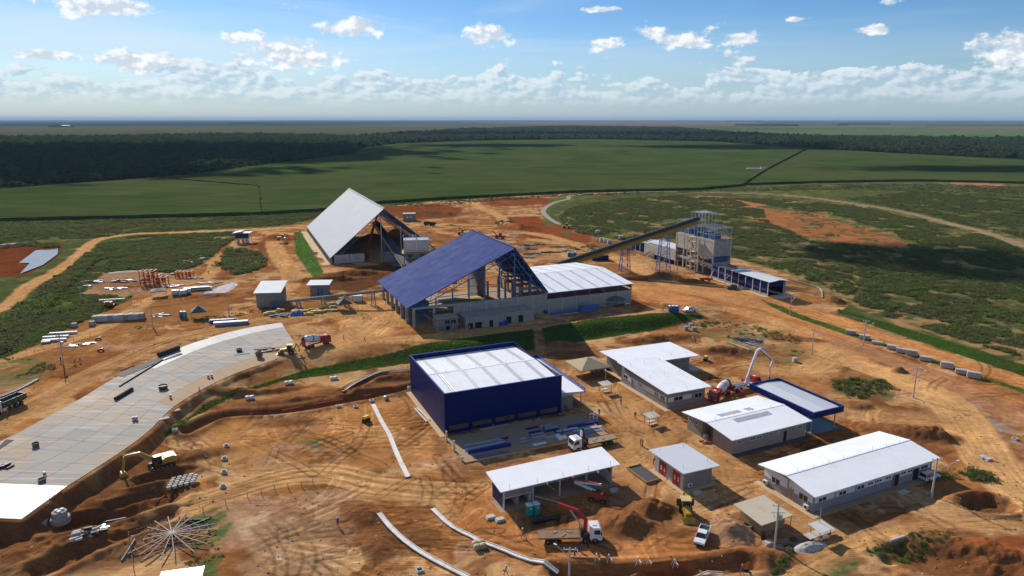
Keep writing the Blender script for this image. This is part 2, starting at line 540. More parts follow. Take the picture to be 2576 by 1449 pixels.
# ------------------------------------------------------------------ where the buildings stand (near left corner, turn, length, depth, floor level)
SITE = {
    'hall':   ((-15.2, 147.7), R(23.4), 29.6, 28.8, 0.10),
    'slab':   ((-9.6, 134.0), R(23.4), 29.4, 14.2, 0.10),
    'shed':   ((-1.6, 116.6), R(24.4), 23.4, 5.2, 0.12),
    'red':    ((33.1, 123.4), R(25.5), 6.9, 9.0, 0.10),
    'lup':    ((31.6, 182.4), R(24.5), 21.0, 10.6, 0.10),
    'llow':   ((38.4, 162.9), R(24.5), 11.6, 20.5, 0.10),
    'grey':   ((46.9, 138.2), R(25.5), 21.2, 14.6, 0.10),
    'canopy': ((67.9, 147.6), R(25.0), 9.6, 20.0, 0.10),
    'long':   ((54.8, 115.4), R(25.6), 33.0, 12.0, 0.10),
    'barn':   ((-32.5, 222.3), R(23.0), 48.8, 42.0, 3.0),
    'annex':  ((12.2, 241.3), R(24.3), 35.6, 42.0, 3.0),
    'white':  ((-85.5, 328.2), R(21.5), 51.5, 106.0, 3.0),
    'plant':  ((101.6, 271.4), R(20.8), 8.4, 34.0, 1.5),
    'tower':  ((89.4, 308.0), R(23.4), 10.0, 66.0, 1.5),
    'pump1':  ((-93.3, 249.0), R(5.0), 8.6, 10.5, 3.0),
    'pump2':  ((-79.0, 265.8), R(4.0), 6.6, 5.5, 3.0),
}
def frame(k):
    (x, y), a, L, W, z = SITE[k]
    return x, y, a, L, W, z
for k in SITE:
    x, y, a, L, W, z = frame(k)
    U, N = np.array([math.cos(a), math.sin(a)]), np.array([-math.sin(a), math.cos(a)])
    o = np.array([x, y]); e = 1.0
    PADS.append((np.array([o - e * U - e * N, o + (L + e) * U - e * N, o + (L + e) * U + (W + e) * N, o - e * U + (W + e) * N]), z))

# concrete yard: curved strip of slabs, centre line from the far end to the near end
YL = smooth_line(np.array([at(*p, 3.0)[:2] for p in [(708, 812), (640, 822), (560, 840), (480, 865), (400, 900), (300, 945), (200, 1005), (100, 1060), (0, 1112), (-120, 1160), (-270, 1207)]]), 6)
YR = smooth_line(np.array([at(*p, 3.0)[:2] for p in [(745, 870), (735, 880), (693, 905), (608, 934), (540, 964), (470, 1002), (425, 1034), (370, 1089), (300, 1140), (217, 1194), (170, 1223)]]), 6)
YF = np.array([at(*p, 3.0)[:2] for p in [(-270, 1207), (170, 1223), (54, 1307), (-330, 1288)]])     # freshly cast end
PADS.append((YF, 3.0))
PADS.append((np.vstack([YL, YR[::-1]]), 3.0))

# ------------------------------------------------------------------ ground colours: what each piece of ground is made of
DIRT, ROAD, DARK, RED = np.array([.35, .150, .048]), np.array([.52, .270, .105]), np.array([.120, .050, .019]), np.array([.27, .078, .026])
SOD, SCRUB, PINK, GREY = np.array([.045, .088, .016]), np.array([.070, .080, .026]), np.array([.46, .265, .145]), np.array([.34, .29, .24])
PALE, WET, OLIVE = np.array([.55, .38, .23]), np.array([.20, .095, .045]), np.array([.14, .12, .045])
def T0(x, y): return x / 4.0, (800 + y / 2.6833) / 1.49068
POND = [np.array([at(*T0(*q), 2.7)[:2] for q in pts]) for pts in ([(190, 497), (360, 372), (585, 352), (580, 410), (430, 520), (200, 608), (300, 500)], [(-40, 325), (0, 306), (300, 290), (140, 314)])]
for P in POND: PADS.append((P, 2.3))
gh = hground(gx, gy)
gcol = np.tile(SCRUB * 1.25, (NV, 1))
n_big, n_mid, n_fin = fbm(gx, gy, 30, 50), fbm(gx, gy, 8, 60), fbm(gx, gy, 2.5, 70, 3)
gcol *= (.75 + .5 * n_mid)[:, None]
gcol += (np.array([.06, .03, .01]) * sstep(n_mid, .55, .75)[:, None])

def blend(a, col):
    global gcol
    gcol = gcol * (1 - a[:, None]) + col * a[:, None]

def sub(P, mg):
    return np.where((gx > P[:, 0].min() - mg) & (gx < P[:, 0].max() + mg) & (gy > P[:, 1].min() - mg) & (gy < P[:, 1].max() + mg))[0]

def lay(pts, col, soft=2.0, wob=3.0, alpha=1.0, patch=0.0, world=False):
    P = np.asarray(pts, float) if world else gpoly(pts)
    i = sub(P, 8 + wob)
    if not len(i): return
    sd = poly_sd(gx[i], gy[i], P) + (n_mid[i] - .5) * 2 * wob + (n_fin[i] - .5) * wob
    a = sstep(sd, -soft / 2, soft / 2) * alpha
    if patch: a = a * sstep(n_mid[i] * .6 + n_fin[i] * .4, patch - .08, patch + .08)
    c = np.asarray(col) * (.82 + .36 * n_mid[i] + .16 * (n_fin[i] - .5))[:, None]
    gcol[i] = gcol[i] * (1 - a[:, None]) + c * a[:, None]

def road(pts, w, col, soft=1.5, alpha=1.0, streak=.35, world=False, wob=1.2):
    P = smooth_line(np.asarray(pts, float) if world else gpoly(pts), 4)
    i = sub(P, w + 6)
    if not len(i): return
    d, s, sd = seg_dist(gx[i], gy[i], P)
    ac = d * sd
    a = sstep(w / 2 + (n_mid[i] - .5) * 2 * wob - d, -soft / 2, soft / 2) * alpha
    k = 1 + streak * (fbm(ac * 7 + 300, s * .35, 3.0, 81, 3) - .5) * 1.6 + .2 * (n_mid[i] - .5)
    c = np.asarray(col) * k[:, None]
    gcol[i] = gcol[i] * (1 - a[:, None]) + c * a[:, None]
    gh[i] += -.10 * a * np.clip(fbm(ac * 7 + 300, s * .35, 3.0, 81, 3) - .5, -.3, .3) * 2

def tracks(P, gauge=1.9, w=.34, dark=.66, depth=.05):
    """a pair of wheel ruts along a world polyline"""
    P = smooth_line(np.asarray(P, float), 4)
    i = sub(P, 4)
    if not len(i): return
    d, s, sd = seg_dist(gx[i], gy[i], P)
    q = np.abs(d - gauge / 2)
    wob = .75 + .5 * np_noise(s, 0 * s, 6, 5)
    a = sstep(w * 1.4 - q, 0, w) * wob * sstep(np_noise(s + 11, 0 * s, 14, 8), .15, .4)
    gcol[i] *= (1 - (1 - dark) * a)[:, None]
    gh[i] -= depth * a
    rim = np.exp(-((q - w * 1.7) / .25) ** 2) * a.max() * .5
    gh[i] += depth * .5 * rim

# far country first: fields and woods of the plain
FARPOLY = [
    ([(-400, 345), (300, 347), (560, 336), (900, 335), (1150, 325), (1430, 312), (1700, 309), (2000, 316), (2576, 319), (3000, 320), (3000, 306), (-400, 306)], (.060, .095, .036)),
    ([(-400, 318), (700, 313), (1150, 309), (1430, 311), (1430, 306), (900, 305), (-400, 309)], (.022, .034, .018)),
    ([(1130, 308), (1460, 306), (1700, 304), (1830, 305), (1920, 308), (1900, 317), (1640, 318), (1460, 316)], (.20, .145, .075)),
    ([(-400, 322), (400, 318), (820, 318), (1000, 312), (1430, 314), (1150, 325), (900, 334), (560, 336), (300, 345), (0, 343)], (.125, .115, .050)),
    ([(2380, 318), (3000, 318), (3000, 325), (2330, 324)], (.24, .14, .085)),
    ([(1980, 316), (2330, 316), (2330, 321), (1930, 321)], (.20, .15, .085)),
    ([(1785, 331), (2000, 326), (3000, 325), (3000, 349), (2300, 346), (2050, 345), (1850, 338)], (.125, .185, .060)),
    ([(-400, 305), (3000, 307), (3000, 303.5), (-400, 302)], (.05, .075, .04)),
    ([(-400, 302), (3000, 303), (3000, 301), (-400, 300.5)], (.030, .045, .026)),
]
for pts, col in FARPOLY:
    P = wpoly(pts)
    m = inside(gx, gy, P)
    gcol[m] = .8 * np.array(col) * (.85 + .3 * fbm(gx[m], gy[m], 160, 91))[:, None]
for k, (y0, y1, x0, x1) in enumerate(((304.2, 305.2, -400, 900), (301.2, 302.2, 300, 1700), (303.0, 303.8, 1400, 3000), (306.5, 308.0, 1900, 3000), (299.8, 300.6, -400, 1300), (310, 311.5, 1990, 2700), (306.8, 307.8, 350, 1150))):
    m = inside(gx, gy, wpoly([(x0, y0), (x1, y0 + .3), (x1, y1 + .3), (x0, y1)]))
    gcol[m] = ((.016, .026, .016), (.070, .100, .040), (.130, .100, .055))[k % 3]
FOREST = [(-420, 352), (300, 347), (560, 341), (900, 346), (1150, 328), (1430, 319), (1700, 323), (1830, 336), (2060, 348), (2576, 353), (2900, 356), (2900, 415), (2576, 402), (2250, 385), (2035, 373),
          (1800, 356), (1500, 350), (1250, 352), (1000, 360), (898, 374), (890, 386), (700, 409), (480, 438), (200, 460), (0, 475), (-420, 505)]
FW = wpoly(FOREST)
m = inside(gx, gy, FW); gcol[m] = (.018, .026, .010)

# the building site
SITEPOLY = [(-420, 1700), (-420, 1060), (0, 893), (100, 860), (165, 800), (205, 740), (245, 690), (330, 680), (440, 690), (510, 668), (560, 622), (600, 603), (660, 575), (740, 566), (830, 545), (965, 520),
            (1100, 506), (1300, 492), (1440, 487), (1600, 482), (1500, 492), (1420, 505), (1365, 530), (1385, 570), (1500, 597), (1600, 612), (1640, 600), (1790, 640), (1850, 650), (1985, 690), (2060, 735),
            (2135, 765), (2110, 790), (2350, 860), (2600, 935), (2900, 1030), (2900, 1700)]
lay(SITEPOLY, DIRT, 3, 2.5)
SP = gpoly(SITEPOLY)
i = np.where(inside(gx, gy, SP))[0]
gcol[i] *= (.70 + .60 * n_big[i])[:, None]
gcol[i] = gcol[i] + (n_fin[i] - .5)[:, None] * np.array([.10, .05, .02])
wx, wy = gx[i] + 14 * (n_mid[i] - .5) + 30 * (n_big[i] - .5), gy[i] + 14 * (fbm(gx[i], gy[i], 9, 61) - .5)
for cc, cell, sd_, lo, am in (((.54, .315, .140), 13, 210, .48, .85), ((.24, .090, .032), 11, 220, .56, .70), ((.145, .062, .024), 9, 230, .60, .70), ((.46, .250, .140), 16, 240, .60, .55)):
    al = am * sstep(fbm(wx, wy * 1.5, cell, sd_), lo, lo + .10)[:, None]
    gcol[i] = gcol[i] * (1 - al) + np.array(cc) * al
lay([(40, 880), (130, 830), (230, 770), (320, 745), (420, 735), (560, 720), (620, 735), (560, 790), (330, 830), (180, 890), (60, 940)], DIRT * .95, 3, 4, .9)
lay([(205, 690), (330, 680), (440, 692), (420, 730), (300, 745), (210, 735)], PINK * .75, 3, 4, .7, .40)
lay([(0, 600), (95, 618), (160, 612), (140, 650), (60, 695), (0, 697), (-200, 720), (-200, 600)], RED * .62, 1, 1)
lay([(960, 520), (1100, 512), (1170, 525), (1150, 545), (1050, 552), (980, 545)], RED * .8, 3, 4)
lay([(1210, 500), (1330, 495), (1420, 500), (1380, 515), (1240, 520)], RED * .75, 3, 4, .9)
lay([(1270, 545), (1350, 545), (1420, 570), (1500, 590), (1480, 612), (1330, 600), (1265, 575)], RED * .85, 3, 3)
lay([(1500, 600), (1590, 612), (1640, 640), (1560, 640), (1480, 622)], DARK * 1.6, 3, 3, .8)
RS = [(1400, 545), (1440, 520), (1700, 490), (2150, 510), (2576, 600), (2900, 700), (2900, 1000), (2576, 915), (2350, 840), (2150, 775), (1990, 690), (1700, 610), (1450, 585)]
lay(RS, OLIVE * 1.25, 4, 4, .8, .50)
lay(RS, np.array([.30, .17, .075]), 3, 4, .8, .60)
lay([(2130, 745), (2230, 740), (2400, 800), (2576, 880), (2576, 915), (2350, 840), (2150, 775)], np.array([.34, .19, .085]), 3, 5, .85, .50)
lay([(1880, 520), (1960, 530), (2050, 535), (2120, 560), (2230, 590), (2300, 622), (2180, 625), (2050, 600), (1960, 580), (1900, 560)], np.array([.34, .125, .05]), 4, 9, .9, .40)
lay([(1775, 500), (1860, 497), (1940, 512), (1870, 525), (1765, 510)], np.array([.40, .17, .07]), 4, 5, .9)
lay([(2390, 458), (2520, 462), (2540, 472), (2400, 465)], np.array([.38, .17, .08]), 3, 4, .9)
lay([(640, 610), (700, 585), (730, 600), (700, 640), (650, 640)], DARK * 1.6, 2, 3)
lay([(810, 690), (960, 665), (1010, 672), (980, 712), (900, 735), (830, 730)], DARK * 1.15, 2, 3)
lay([(850, 600), (1010, 590), (1030, 620), (990, 655), (860, 640)], DIRT * .8, 2, 3)
lay([(1560, 690), (1640, 675), (1700, 690), (1760, 712), (1690, 722), (1590, 715)], DARK * 1.5, 2, 3)
lay([(1590, 715), (1700, 728), (1800, 715), (1990, 765), (2110, 800), (2150, 850), (2000, 820), (1800, 780), (1600, 760)], np.array([.54, .235, .08]), 3, 3)
lay([(770, 990), (900, 965), (1045, 950), (1045, 985), (900, 1005), (560, 1070), (480, 1110), (430, 1100), (520, 1040), (640, 1005)], DARK * 1.75, 2.5, 2.5, .9)
lay([(520, 1070), (700, 1045), (860, 1020), (940, 1010), (1060, 1000), (1110, 1075), (1130, 1150), (1000, 1180), (700, 1180), (520, 1180)], np.array([.42, .19, .062]), 3, 5, .8, .42)
lay([(640, 1170), (700, 1125), (800, 1115), (860, 1130), (850, 1165), (760, 1180), (680, 1200)], PINK * .9, 2, 4, .8, .45)
lay([(760, 1110), (850, 1100), (870, 1120), (790, 1128)], SOD * 1.2 + .03, 2, 3, .7, .5)
lay([(330, 1150), (470, 1140), (540, 1180), (420, 1240), (330, 1330), (190, 1420), (0, 1440), (-200, 1500), (0, 1330), (170, 1290)], DARK * 1.45, 3, 4, .92)
lay([(-300, 1480), (100, 1420), (230, 1385), (330, 1330), (200, 1430), (60, 1500), (-300, 1640)], RED * .85, 2, 3, .9)
lay([(530, 1290), (700, 1250), (830, 1225), (900, 1255), (900, 1400), (760, 1449), (620, 1449), (560, 1380)], PINK * .82, 4, 6, .65, .42)
lay([(640, 1300), (780, 1290), (800, 1340), (700, 1400), (630, 1370)], PALE, 3, 6, .7, .52)
lay([(880, 1270), (960, 1290), (1010, 1350), (1040, 1400), (960, 1400), (890, 1330)], DARK * 1.5, 2, 2.5, .85)
lay([(480, 1290), (545, 1280), (570, 1380), (560, 1449), (450, 1449), (470, 1380)], SOD * 1.3 + .015, 2, 4, .9, .46)
lay([(340, 1340), (420, 1310), (500, 1310), (520, 1390), (430, 1430), (340, 1400)], SOD + .03, 2, 4, .8, .5)
lay([(1090, 1085), (1130, 1160), (1440, 1105), (1540, 1075), (1560, 1100), (1480, 1140), (1220, 1200), (1130, 1210)], WET * 1.1, 2, 3, .75, .42)
lay([(1540, 1270), (1690, 1255), (1710, 1290), (1660, 1340), (1540, 1345)], DARK * 1.7, 3, 3, .8)
lay([(1800, 1310), (1880, 1310), (1890, 1360), (1820, 1370)], PINK * .85, 2, 2.5, .9)
lay([(1870, 1270), (1990, 1270), (2080, 1330), (2080, 1375), (1960, 1390), (1880, 1350)], GREY * .75, 2, 3, .8, .42)
lay([(1640, 1400), (1880, 1385), (1960, 1400), (1880, 1430), (1640, 1449)], DARK * 1.7, 2, 3, .8)
lay([(2270, 1075), (2400, 1065), (2420, 1100), (2320, 1120), (2260, 1095)], DARK * 1.3, 2, 3, .9)
lay([(2420, 1230), (2560, 1225), (2576, 1310), (2480, 1320), (2420, 1270)], np.array([.24, .085, .032]), 2, 3, .9)
lay([(2360, 1370), (2500, 1340), (2700, 1360), (2700, 1480), (2350, 1480)], RED * .9, 2, 3, .85)
lay([(1980, 1400), (2150, 1370), (2350, 1340), (2480, 1345), (2350, 1400), (2200, 1440), (1950, 1480)], SOD * 1.2 + .02, 3, 5, .8, .45)
lay([(2150, 1440), (2350, 1400), (2500, 1420), (2500, 1500), (2100, 1500)], np.array([.33, .15, .055]), 2, 3, .8)
lay([(2100, 955), (2220, 955), (2275, 1000), (2180, 1020), (2110, 990)], OLIVE * .8, 2, 3, .85, .4)
lay([(1720, 815), (1850, 800), (2000, 850), (2110, 905), (2050, 925), (1900, 905), (1800, 860)], OLIVE * 1.3, 3, 4, .7, .46)
lay([(2180, 995), (2205, 1000), (2240, 1018), (2200, 1022)], DARK * 1.4, .6, .4)
lay([(2300, 960), (2450, 1010), (2576, 1120), (2700, 1250), (2600, 1240), (2480, 1120), (2390, 1030)], GREY * .95, 3, 4, .6, .5)
lay([(1230, 1195), (1330, 1175), (1560, 1130), (1620, 1180), (1600, 1260), (1400, 1290), (1260, 1300)], DIRT * .9, 3, 3, .6)
lay([(0, 880), (120, 900), (150, 930), (60, 960), (-100, 990), (-200, 960)], OLIVE * 1.2, 3, 5, .8, .45)

lay([T0(1990, 860), T0(2070, 790), T0(2330, 690), T0(2395, 705), T0(2340, 770), T0(2130, 850)], (.60, .57, .55), .6, 1.2, .9, .42)
# roads and haul tracks of packed earth
road([(-200, 1520), (60, 1449), (200, 1385), (340, 1325), (500, 1265), (650, 1215), (760, 1194), (860, 1196), (960, 1222), (1080, 1236), (1200, 1235), (1340, 1222), (1440, 1200)], 7.6, np.array([.58, .31, .122]), 1.0, 1.0, .4, wob=.6)
road([(-250, 1190), (0, 1068), (150, 985), (280, 915), (420, 860), (560, 826), (720, 800), (900, 790), (1010, 800)], 8.5, ROAD * .88)
road([(-250, 845), (0, 775), (70, 720), (130, 690), (190, 650), (240, 606), (330, 590), (480, 583), (600, 578), (740, 572)], 7, ROAD * 1.05)
road([(-100, 925), (60, 890), (190, 850), (290, 808), (360, 765), (450, 720), (530, 690), (545, 655), (580, 628), (600, 612)], 6, ROAD)
road([(640, 580), (740, 573), (800, 580)], 6, ROAD * 1.1)
road([(690, 585), (690, 620), (715, 660), (735, 690), (720, 725), (690, 735)], 9, ROAD * 1.02)
road([(545, 600), (620, 608), (690, 600)], 7, ROAD)
road([(930, 770), (960, 800), (930, 830), (880, 850), (780, 880), (700, 870)], 16, ROAD * .98, 6)
road([(870, 810), (900, 850), (1000, 855), (1200, 835), (1400, 820), (1640, 790), (1800, 770)], 6, ROAD * .9)
road([(1195, 503), (1205, 520), (1260, 545), (1280, 575), (1380, 595), (1480, 625), (1560, 650)], 8, ROAD * 1.0)
road([(1560, 650), (1700, 720), (1850, 765), (2000, 815), (2130, 900), (2260, 950), (2380, 1010), (2460, 1110), (2530, 1210), (2700, 1340)], 11, np.array([.60, .32, .125]), 1.2, 1.0, .35, wob=.7)
road([(1600, 720), (1800, 735), (1990, 790), (2110, 880)], 22, np.array([.54, .25, .088]), 8, .8)
road([(2110, 880), (2040, 930), (1960, 930), (1900, 920)], 10, ROAD * .95, 5, .9)
road([(2420, 1060), (2300, 1050), (2200, 1040), (2130, 1010)], 9, ROAD * .9, 5, .8)
road([(1700, 692), (1900, 735), (1990, 762), (2064, 790), (2185, 834), (2372, 897), (2576, 965), (2900, 1075)], 8, np.array([.60, .26, .085]), 2, .95, .5)
road([(1690, 735), (1960, 795), (2130, 858), (2300, 920), (2576, 1018), (2900, 1140)], 5, np.array([.44, .175, .060]), 2, .9, .55)
road([(2110, 860), (2300, 925), (2500, 1015), (2700, 1110)], 9, np.array([.40, .185, .085]), 3, .8, .5)
road([(1640, 1200), (1600, 1120), (1600, 1060), (1560, 1000), (1480, 965)], 9, ROAD * .9, 5, .8)
road([(1200, 1235), (1400, 1215), (1560, 1170), (1640, 1110), (1720, 1060)], 8, ROAD * .86, 5, .8)
road([(1660, 1020), (1800, 1010), (1900, 985)], 10, DIRT * 1.1, 5, .7)
road([(1980, 1449), (2150, 1370), (2350, 1330), (2520, 1310)], 5, ROAD * .95, 3, .9)
road([(2080, 1340), (1960, 1300), (1860, 1220), (1830, 1160)], 10, ROAD * .88, 5, .75)
road([(1180, 1260), (1260, 1350), (1400, 1400), (1560, 1400), (1760, 1390), (1880, 1360)], 9, np.array([.44, .175, .055]), 5, .8)
road([(1900, 540), (1930, 570), (1980, 600), (2120, 640), (2160, 700), (2200, 730)], 2.0, PINK * .8, 1.5, .55, wob=.8)
road([(2560, 330), (2200, 329)], 12, PINK, 8, .4)
road([(2576, 620), (2420, 570), (2280, 535), (2120, 508), (1960, 490), (1800, 484), (1600, 482), (1480, 486)], 8, np.array([.34, .225, .13]), 2, .9, .2)

# grass banks and strips
lay([(345, 1155), (430, 1078), (520, 1012), (640, 970), (760, 928), (850, 905), (1045, 868), (1200, 848), (1340, 828), (1345, 868), (1200, 900), (1045, 912), (850, 938), (720, 955), (600, 990), (500, 1040), (420, 1100)], SOD * 1.15, .8, .8, 1)
lay([(1362, 826), (1500, 800), (1690, 786), (1760, 792), (1770, 800), (1640, 832), (1480, 856), (1372, 868)], SOD * .95, .8, .8, 1)
lay([(345, 1155), (430, 1078), (520, 1012), (640, 970), (650, 985), (540, 1030), (440, 1100)], DIRT * .9, 2, 3, .6, .54)
lay([(2108, 778), (2230, 812), (2433, 874), (2600, 926), (2900, 1020), (2900, 1052), (2600, 955), (2433, 899), (2240, 834), (2108, 790)], SOD * 1.45, .8, .8, 1)
lay([(1905, 750), (1955, 765), (2130, 831), (2315, 893), (2576, 982), (2576, 990), (2313, 901), (2125, 840), (1950, 776)], SOD * 1.35, .7, 1.2, .9)
lay([(738, 585), (757, 580), (812, 680), (812, 690), (790, 702), (745, 640)], SOD * 1.9 + .01, .6, .4, 1)
lay([(1385, 500), (1425, 493), (1480, 487), (1500, 492), (1430, 503), (1390, 520), (1378, 545), (1395, 575), (1440, 590), (1430, 596), (1372, 565), (1362, 530)], SOD * 1.3 + .02, 1.5, 1.5, .9)

# wheel ruts: named runs, then many crossing ones in the open yards
def wl(pts):
    return gpoly(pts)
for off in (-2.2, 0, 2.3):
    base = wl([(-50, 1480), (200, 1385), (500, 1265), (760, 1194), (960, 1222), (1200, 1235)])
    tracks(base + np.array([.4 * off, off]), dark=.72)
    base = wl([(-60, 1100), (150, 985), (420, 860), (720, 800)])
    tracks(base + np.array([.4 * off, off]), dark=.78)
    base = wl([(1700, 700), (1990, 775), (2350, 890), (2700, 1010)])
    tracks(base + np.array([.5 * off, 1.3 * off]), dark=.80)
YARDS = [((900, 840), 17, 24), ((1650, 1100), 13, 20), ((1850, 1180), 12, 14), ((1500, 1000), 10, 10), ((700, 1100), 20, 34), ((900, 1110), 16, 26), ((760, 1350), 14, 34), ((640, 1340), 10, 18),
         ((1250, 1160), 18, 18), ((1700, 1390), 14, 22), ((1350, 1330), 12, 14), ((1900, 930), 14, 16), ((2250, 1045), 12, 14), ((2200, 1310), 12, 16), ((1750, 765), 24, 18), ((720, 680), 10, 14),
         ((450, 740), 20, 16), ((1350, 590), 22, 14), ((600, 1200), 12, 14), ((1090, 1330), 8, 10), ((2400, 980), 14, 10), ((380, 880), 16, 10)]
rr = random.Random(5)
for (pp, rad, n) in YARDS:
    c = onp(*pp)
    main = rr.uniform(0, math.pi)
    for _ in range(n):
        a = main + rr.gauss(0, .55)
        x, y = c.x + rr.gauss(0, rad * .5), c.y + rr.gauss(0, rad * .5)
        L = rr.uniform(8, 26); cv = rr.gauss(0, .05)
        P = []
        for k in range(5):
            P.append((x, y)); x += math.cos(a) * L / 4; y += math.sin(a) * L / 4; a += cv * L / 4
        tracks(P, gauge=rr.choice([1.7, 1.9, 2.1]), w=rr.uniform(.20, .38), dark=rr.choice([.58, .64, .70, .78, 1.22, 1.35]), depth=rr.uniform(.02, .06))

# mounds and pits are fresh, darker earth
for k, (c, rx, ry, mh, t) in enumerate(_mo):
    i = np.where(_ell(gx, gy, c, rx, ry, t) < 1.3)[0]
    if len(i):
        a = sstep(1.2 - _ell(gx[i], gy[i], c, rx, ry, t), 0, .35) * .8
        col = PINK * .8 if k == 2 else (RED if k in (23, 25, 26, 28) else (np.array([.36, .17, .065]) if k in (6, 11, 18) and False else DARK * 1.7))
        gcol[i] = gcol[i] * (1 - a[:, None]) + (col * (.8 + .4 * n_fin[i])[:, None]) * a[:, None]
for c, rx, ry, mh, t in _pi:
    i = np.where(_ell(gx, gy, c, rx, ry, t) < 1.3)[0]
    a = sstep(1.2 - _ell(gx[i], gy[i], c, rx, ry, t), 0, .25) * .8
    gcol[i] = gcol[i] * (1 - a[:, None]) + DARK * 1.4 * a[:, None]
for l, hw, dp in _tr:
    i = sub(l, 5)
    if len(i):
        d, _, _ = seg_dist(gx[i], gy[i], l)
        a = sstep(hw + 1.6 - d, 0, 1.0) * .75
        gcol[i] = gcol[i] * (1 - a[:, None]) + (DARK * 1.5 + RED * .15) * a[:, None]
gcol = np.clip(gcol, .006, .8)

def ground_material():
    m = bpy.data.materials.new('ground')
    m.use_nodes = True
    t = NT(m.node_tree)
    b = m.node_tree.nodes['Principled BSDF']
    at_ = t.n('ShaderNodeAttribute', attribute_name='soil')
    P = t.n('ShaderNodeNewGeometry').outputs['Position']
    f1 = t.noise(P, 1.1, 6.0, .68, .6)
    f2 = t.noise(P, .09, 5.0, .6, .8)
    f3 = t.noise(P, .006, 4.0, .6)
    k = t.m('MULTIPLY', t.lin(f1, .25, .75, .80, 1.20), t.m('MULTIPLY', t.lin(f2, .3, .7, .84, 1.16), t.lin(f3, .3, .7, .88, 1.12)))
    for rot, sc in ((25, (.16, 4.5, 1)), (-48, (.13, 3.6, 1)), (80, (.2, 4.0, 1))):
        mp = t.n('ShaderNodeMapping', ins={'Rotation': (0, 0, R(rot)), 'Scale': sc})
        t.put(mp.inputs[0], P)
        sn = t.noise(mp.outputs[0], 1.0, 4.0, .7, .15)
        pk = t.step(t.noise(P, .05, 2.0, .5, .3 + rot * .01), .42, .62)
        k = t.m('MULTIPLY', k, t.m('ADD', 1.0, t.m('MULTIPLY', pk, t.lin(sn, .36, .64, -.20, .20))))
    k = t.m('MULTIPLY', k, t.lin(t.noise(P, 5.0, 4.0, .75), .28, .72, .74, 1.26))
    k = t.m('MULTIPLY', k, t.lin(t.noise(P, .35, 5.0, .65, .6), .35, .65, .82, 1.14))
    c = t.mix(1.0, at_.outputs['Color'], t.xyz(k, k, k), 'MULTIPLY')
    t.put(b.inputs['Base Color'], c)
    b.inputs['Roughness'].default_value = .95
    b.inputs['Specular IOR Level'].default_value = 0.0
    hgt = t.m('ADD', t.m('MULTIPLY', t.noise(P, 1.6, 6.0, .7), .7), t.m('MULTIPLY', t.noise(P, 7.0, 4.0, .7), .35))
    bp = t.n('ShaderNodeBump', ins={'Strength': .8, 'Distance': .13, 'Height': hgt})
    t.put(b.inputs['Normal'], bp.outputs[0])
    return m

def grid_mesh(name, x, y, z, shape, cols, attr, material):
    nr, nc = shape
    me = bpy.data.meshes.new(name)
    idx = np.arange(nr * nc).reshape(nr, nc)
    q = np.stack([idx[:-1, :-1], idx[:-1, 1:], idx[1:, 1:], idx[1:, :-1]], -1).reshape(-1, 4)
    me.vertices.add(nr * nc)
    me.vertices.foreach_set('co', np.stack([x, y, z], -1).astype(np.float32).ravel())
    me.loops.add(q.size)
    me.loops.foreach_set('vertex_index', q.astype(np.int32).ravel())
    me.polygons.add(len(q))
    me.polygons.foreach_set('loop_start', np.arange(0, q.size, 4, dtype=np.int32))
    me.polygons.foreach_set('use_smooth', np.ones(len(q), bool))
    me.update(calc_edges=True)
    ca = me.attributes.new(attr, 'FLOAT_COLOR', 'POINT')
    ca.data.foreach_set('color', np.concatenate([cols, np.ones((len(cols), 1))], 1).astype(np.float32).ravel())
    me.materials.append(material)
    me.validate()
    return me

ground = link('ground', grid_mesh('ground', gx, gy, gh, SH, gcol, 'soil', ground_material()))
tag(ground, 'orange earth of the site running out into green scrub and plain', kind='structure')

# heights of the finished sheet, for everything that stands on it
def zat(x, y):
    j = np.searchsorted(ys, y) - 1
    j = min(max(j, 0), len(ys) - 2)
    best = []
    for r_ in (j, j + 1):
        yy = max(ys[r_], 60)
        c = np.interp(x / yy, tt, np.arange(len(tt)))
        c0 = int(min(c, len(tt) - 2))
        f = c - c0
        row = gh[r_ * len(tt):(r_ + 1) * len(tt)]
        best.append(row[c0] * (1 - f) + row[c0 + 1] * f)
    f = (y - ys[j]) / (ys[j + 1] - ys[j])
    return float(best[0] * (1 - f) + best[1] * f)

def on(px, py):
    p = at(px, py, 0)
    for _ in range(6):
        p = at(px, py, zat(p.x, p.y))
    return p

# ------------------------------------------------------------------ plants
def leaf_mesh(name, n, rx, rz, size, material, seed, lift=.0, trunk=None, tall=False):
    r = np.random.default_rng(seed)
    vs, fs = [], []
    lumps = [(r.normal(0, .38, 2), r.uniform(.5, .9), r.uniform(.45, .75)) for _ in range(5)]
    for k in range(n):
        lc, lz, lr = lumps[r.integers(0, 5)]
        d = r.normal(size=3); d /= np.linalg.norm(d)
        rad = lr * r.uniform(.55, 1.0)
        p = np.array([(lc[0] + d[0] * rad) * rx, (lc[1] + d[1] * rad) * rx, lift + max(.03, (lz * .62 + d[2] * rad * .55)) * rz])
        a, b = r.normal(size=3), r.normal(size=3)
        if tall: a = np.array([r.normal(0, .35), r.normal(0, .35), 1.0])
        a /= np.linalg.norm(a); b -= a * (a @ b); b /= np.linalg.norm(b)
        s = size * r.uniform(.6, 1.3)
        i = len(vs)
        a2 = a * (1.7 if tall else 1.0)
        b2 = b * (.45 if tall else 1.0)
        vs += [p - a2 * s - b2 * s * .7, p + a2 * s * .2 - b2 * s, p + a2 * s + b2 * s * .2, p - a2 * s * .3 + b2 * s]
        fs.append((i, i + 1, i + 2, i + 3))
    me = bpy.data.meshes.new(name)
    me.from_pydata([tuple(v) for v in vs], [], fs)
    me.materials.append(material)
    return me

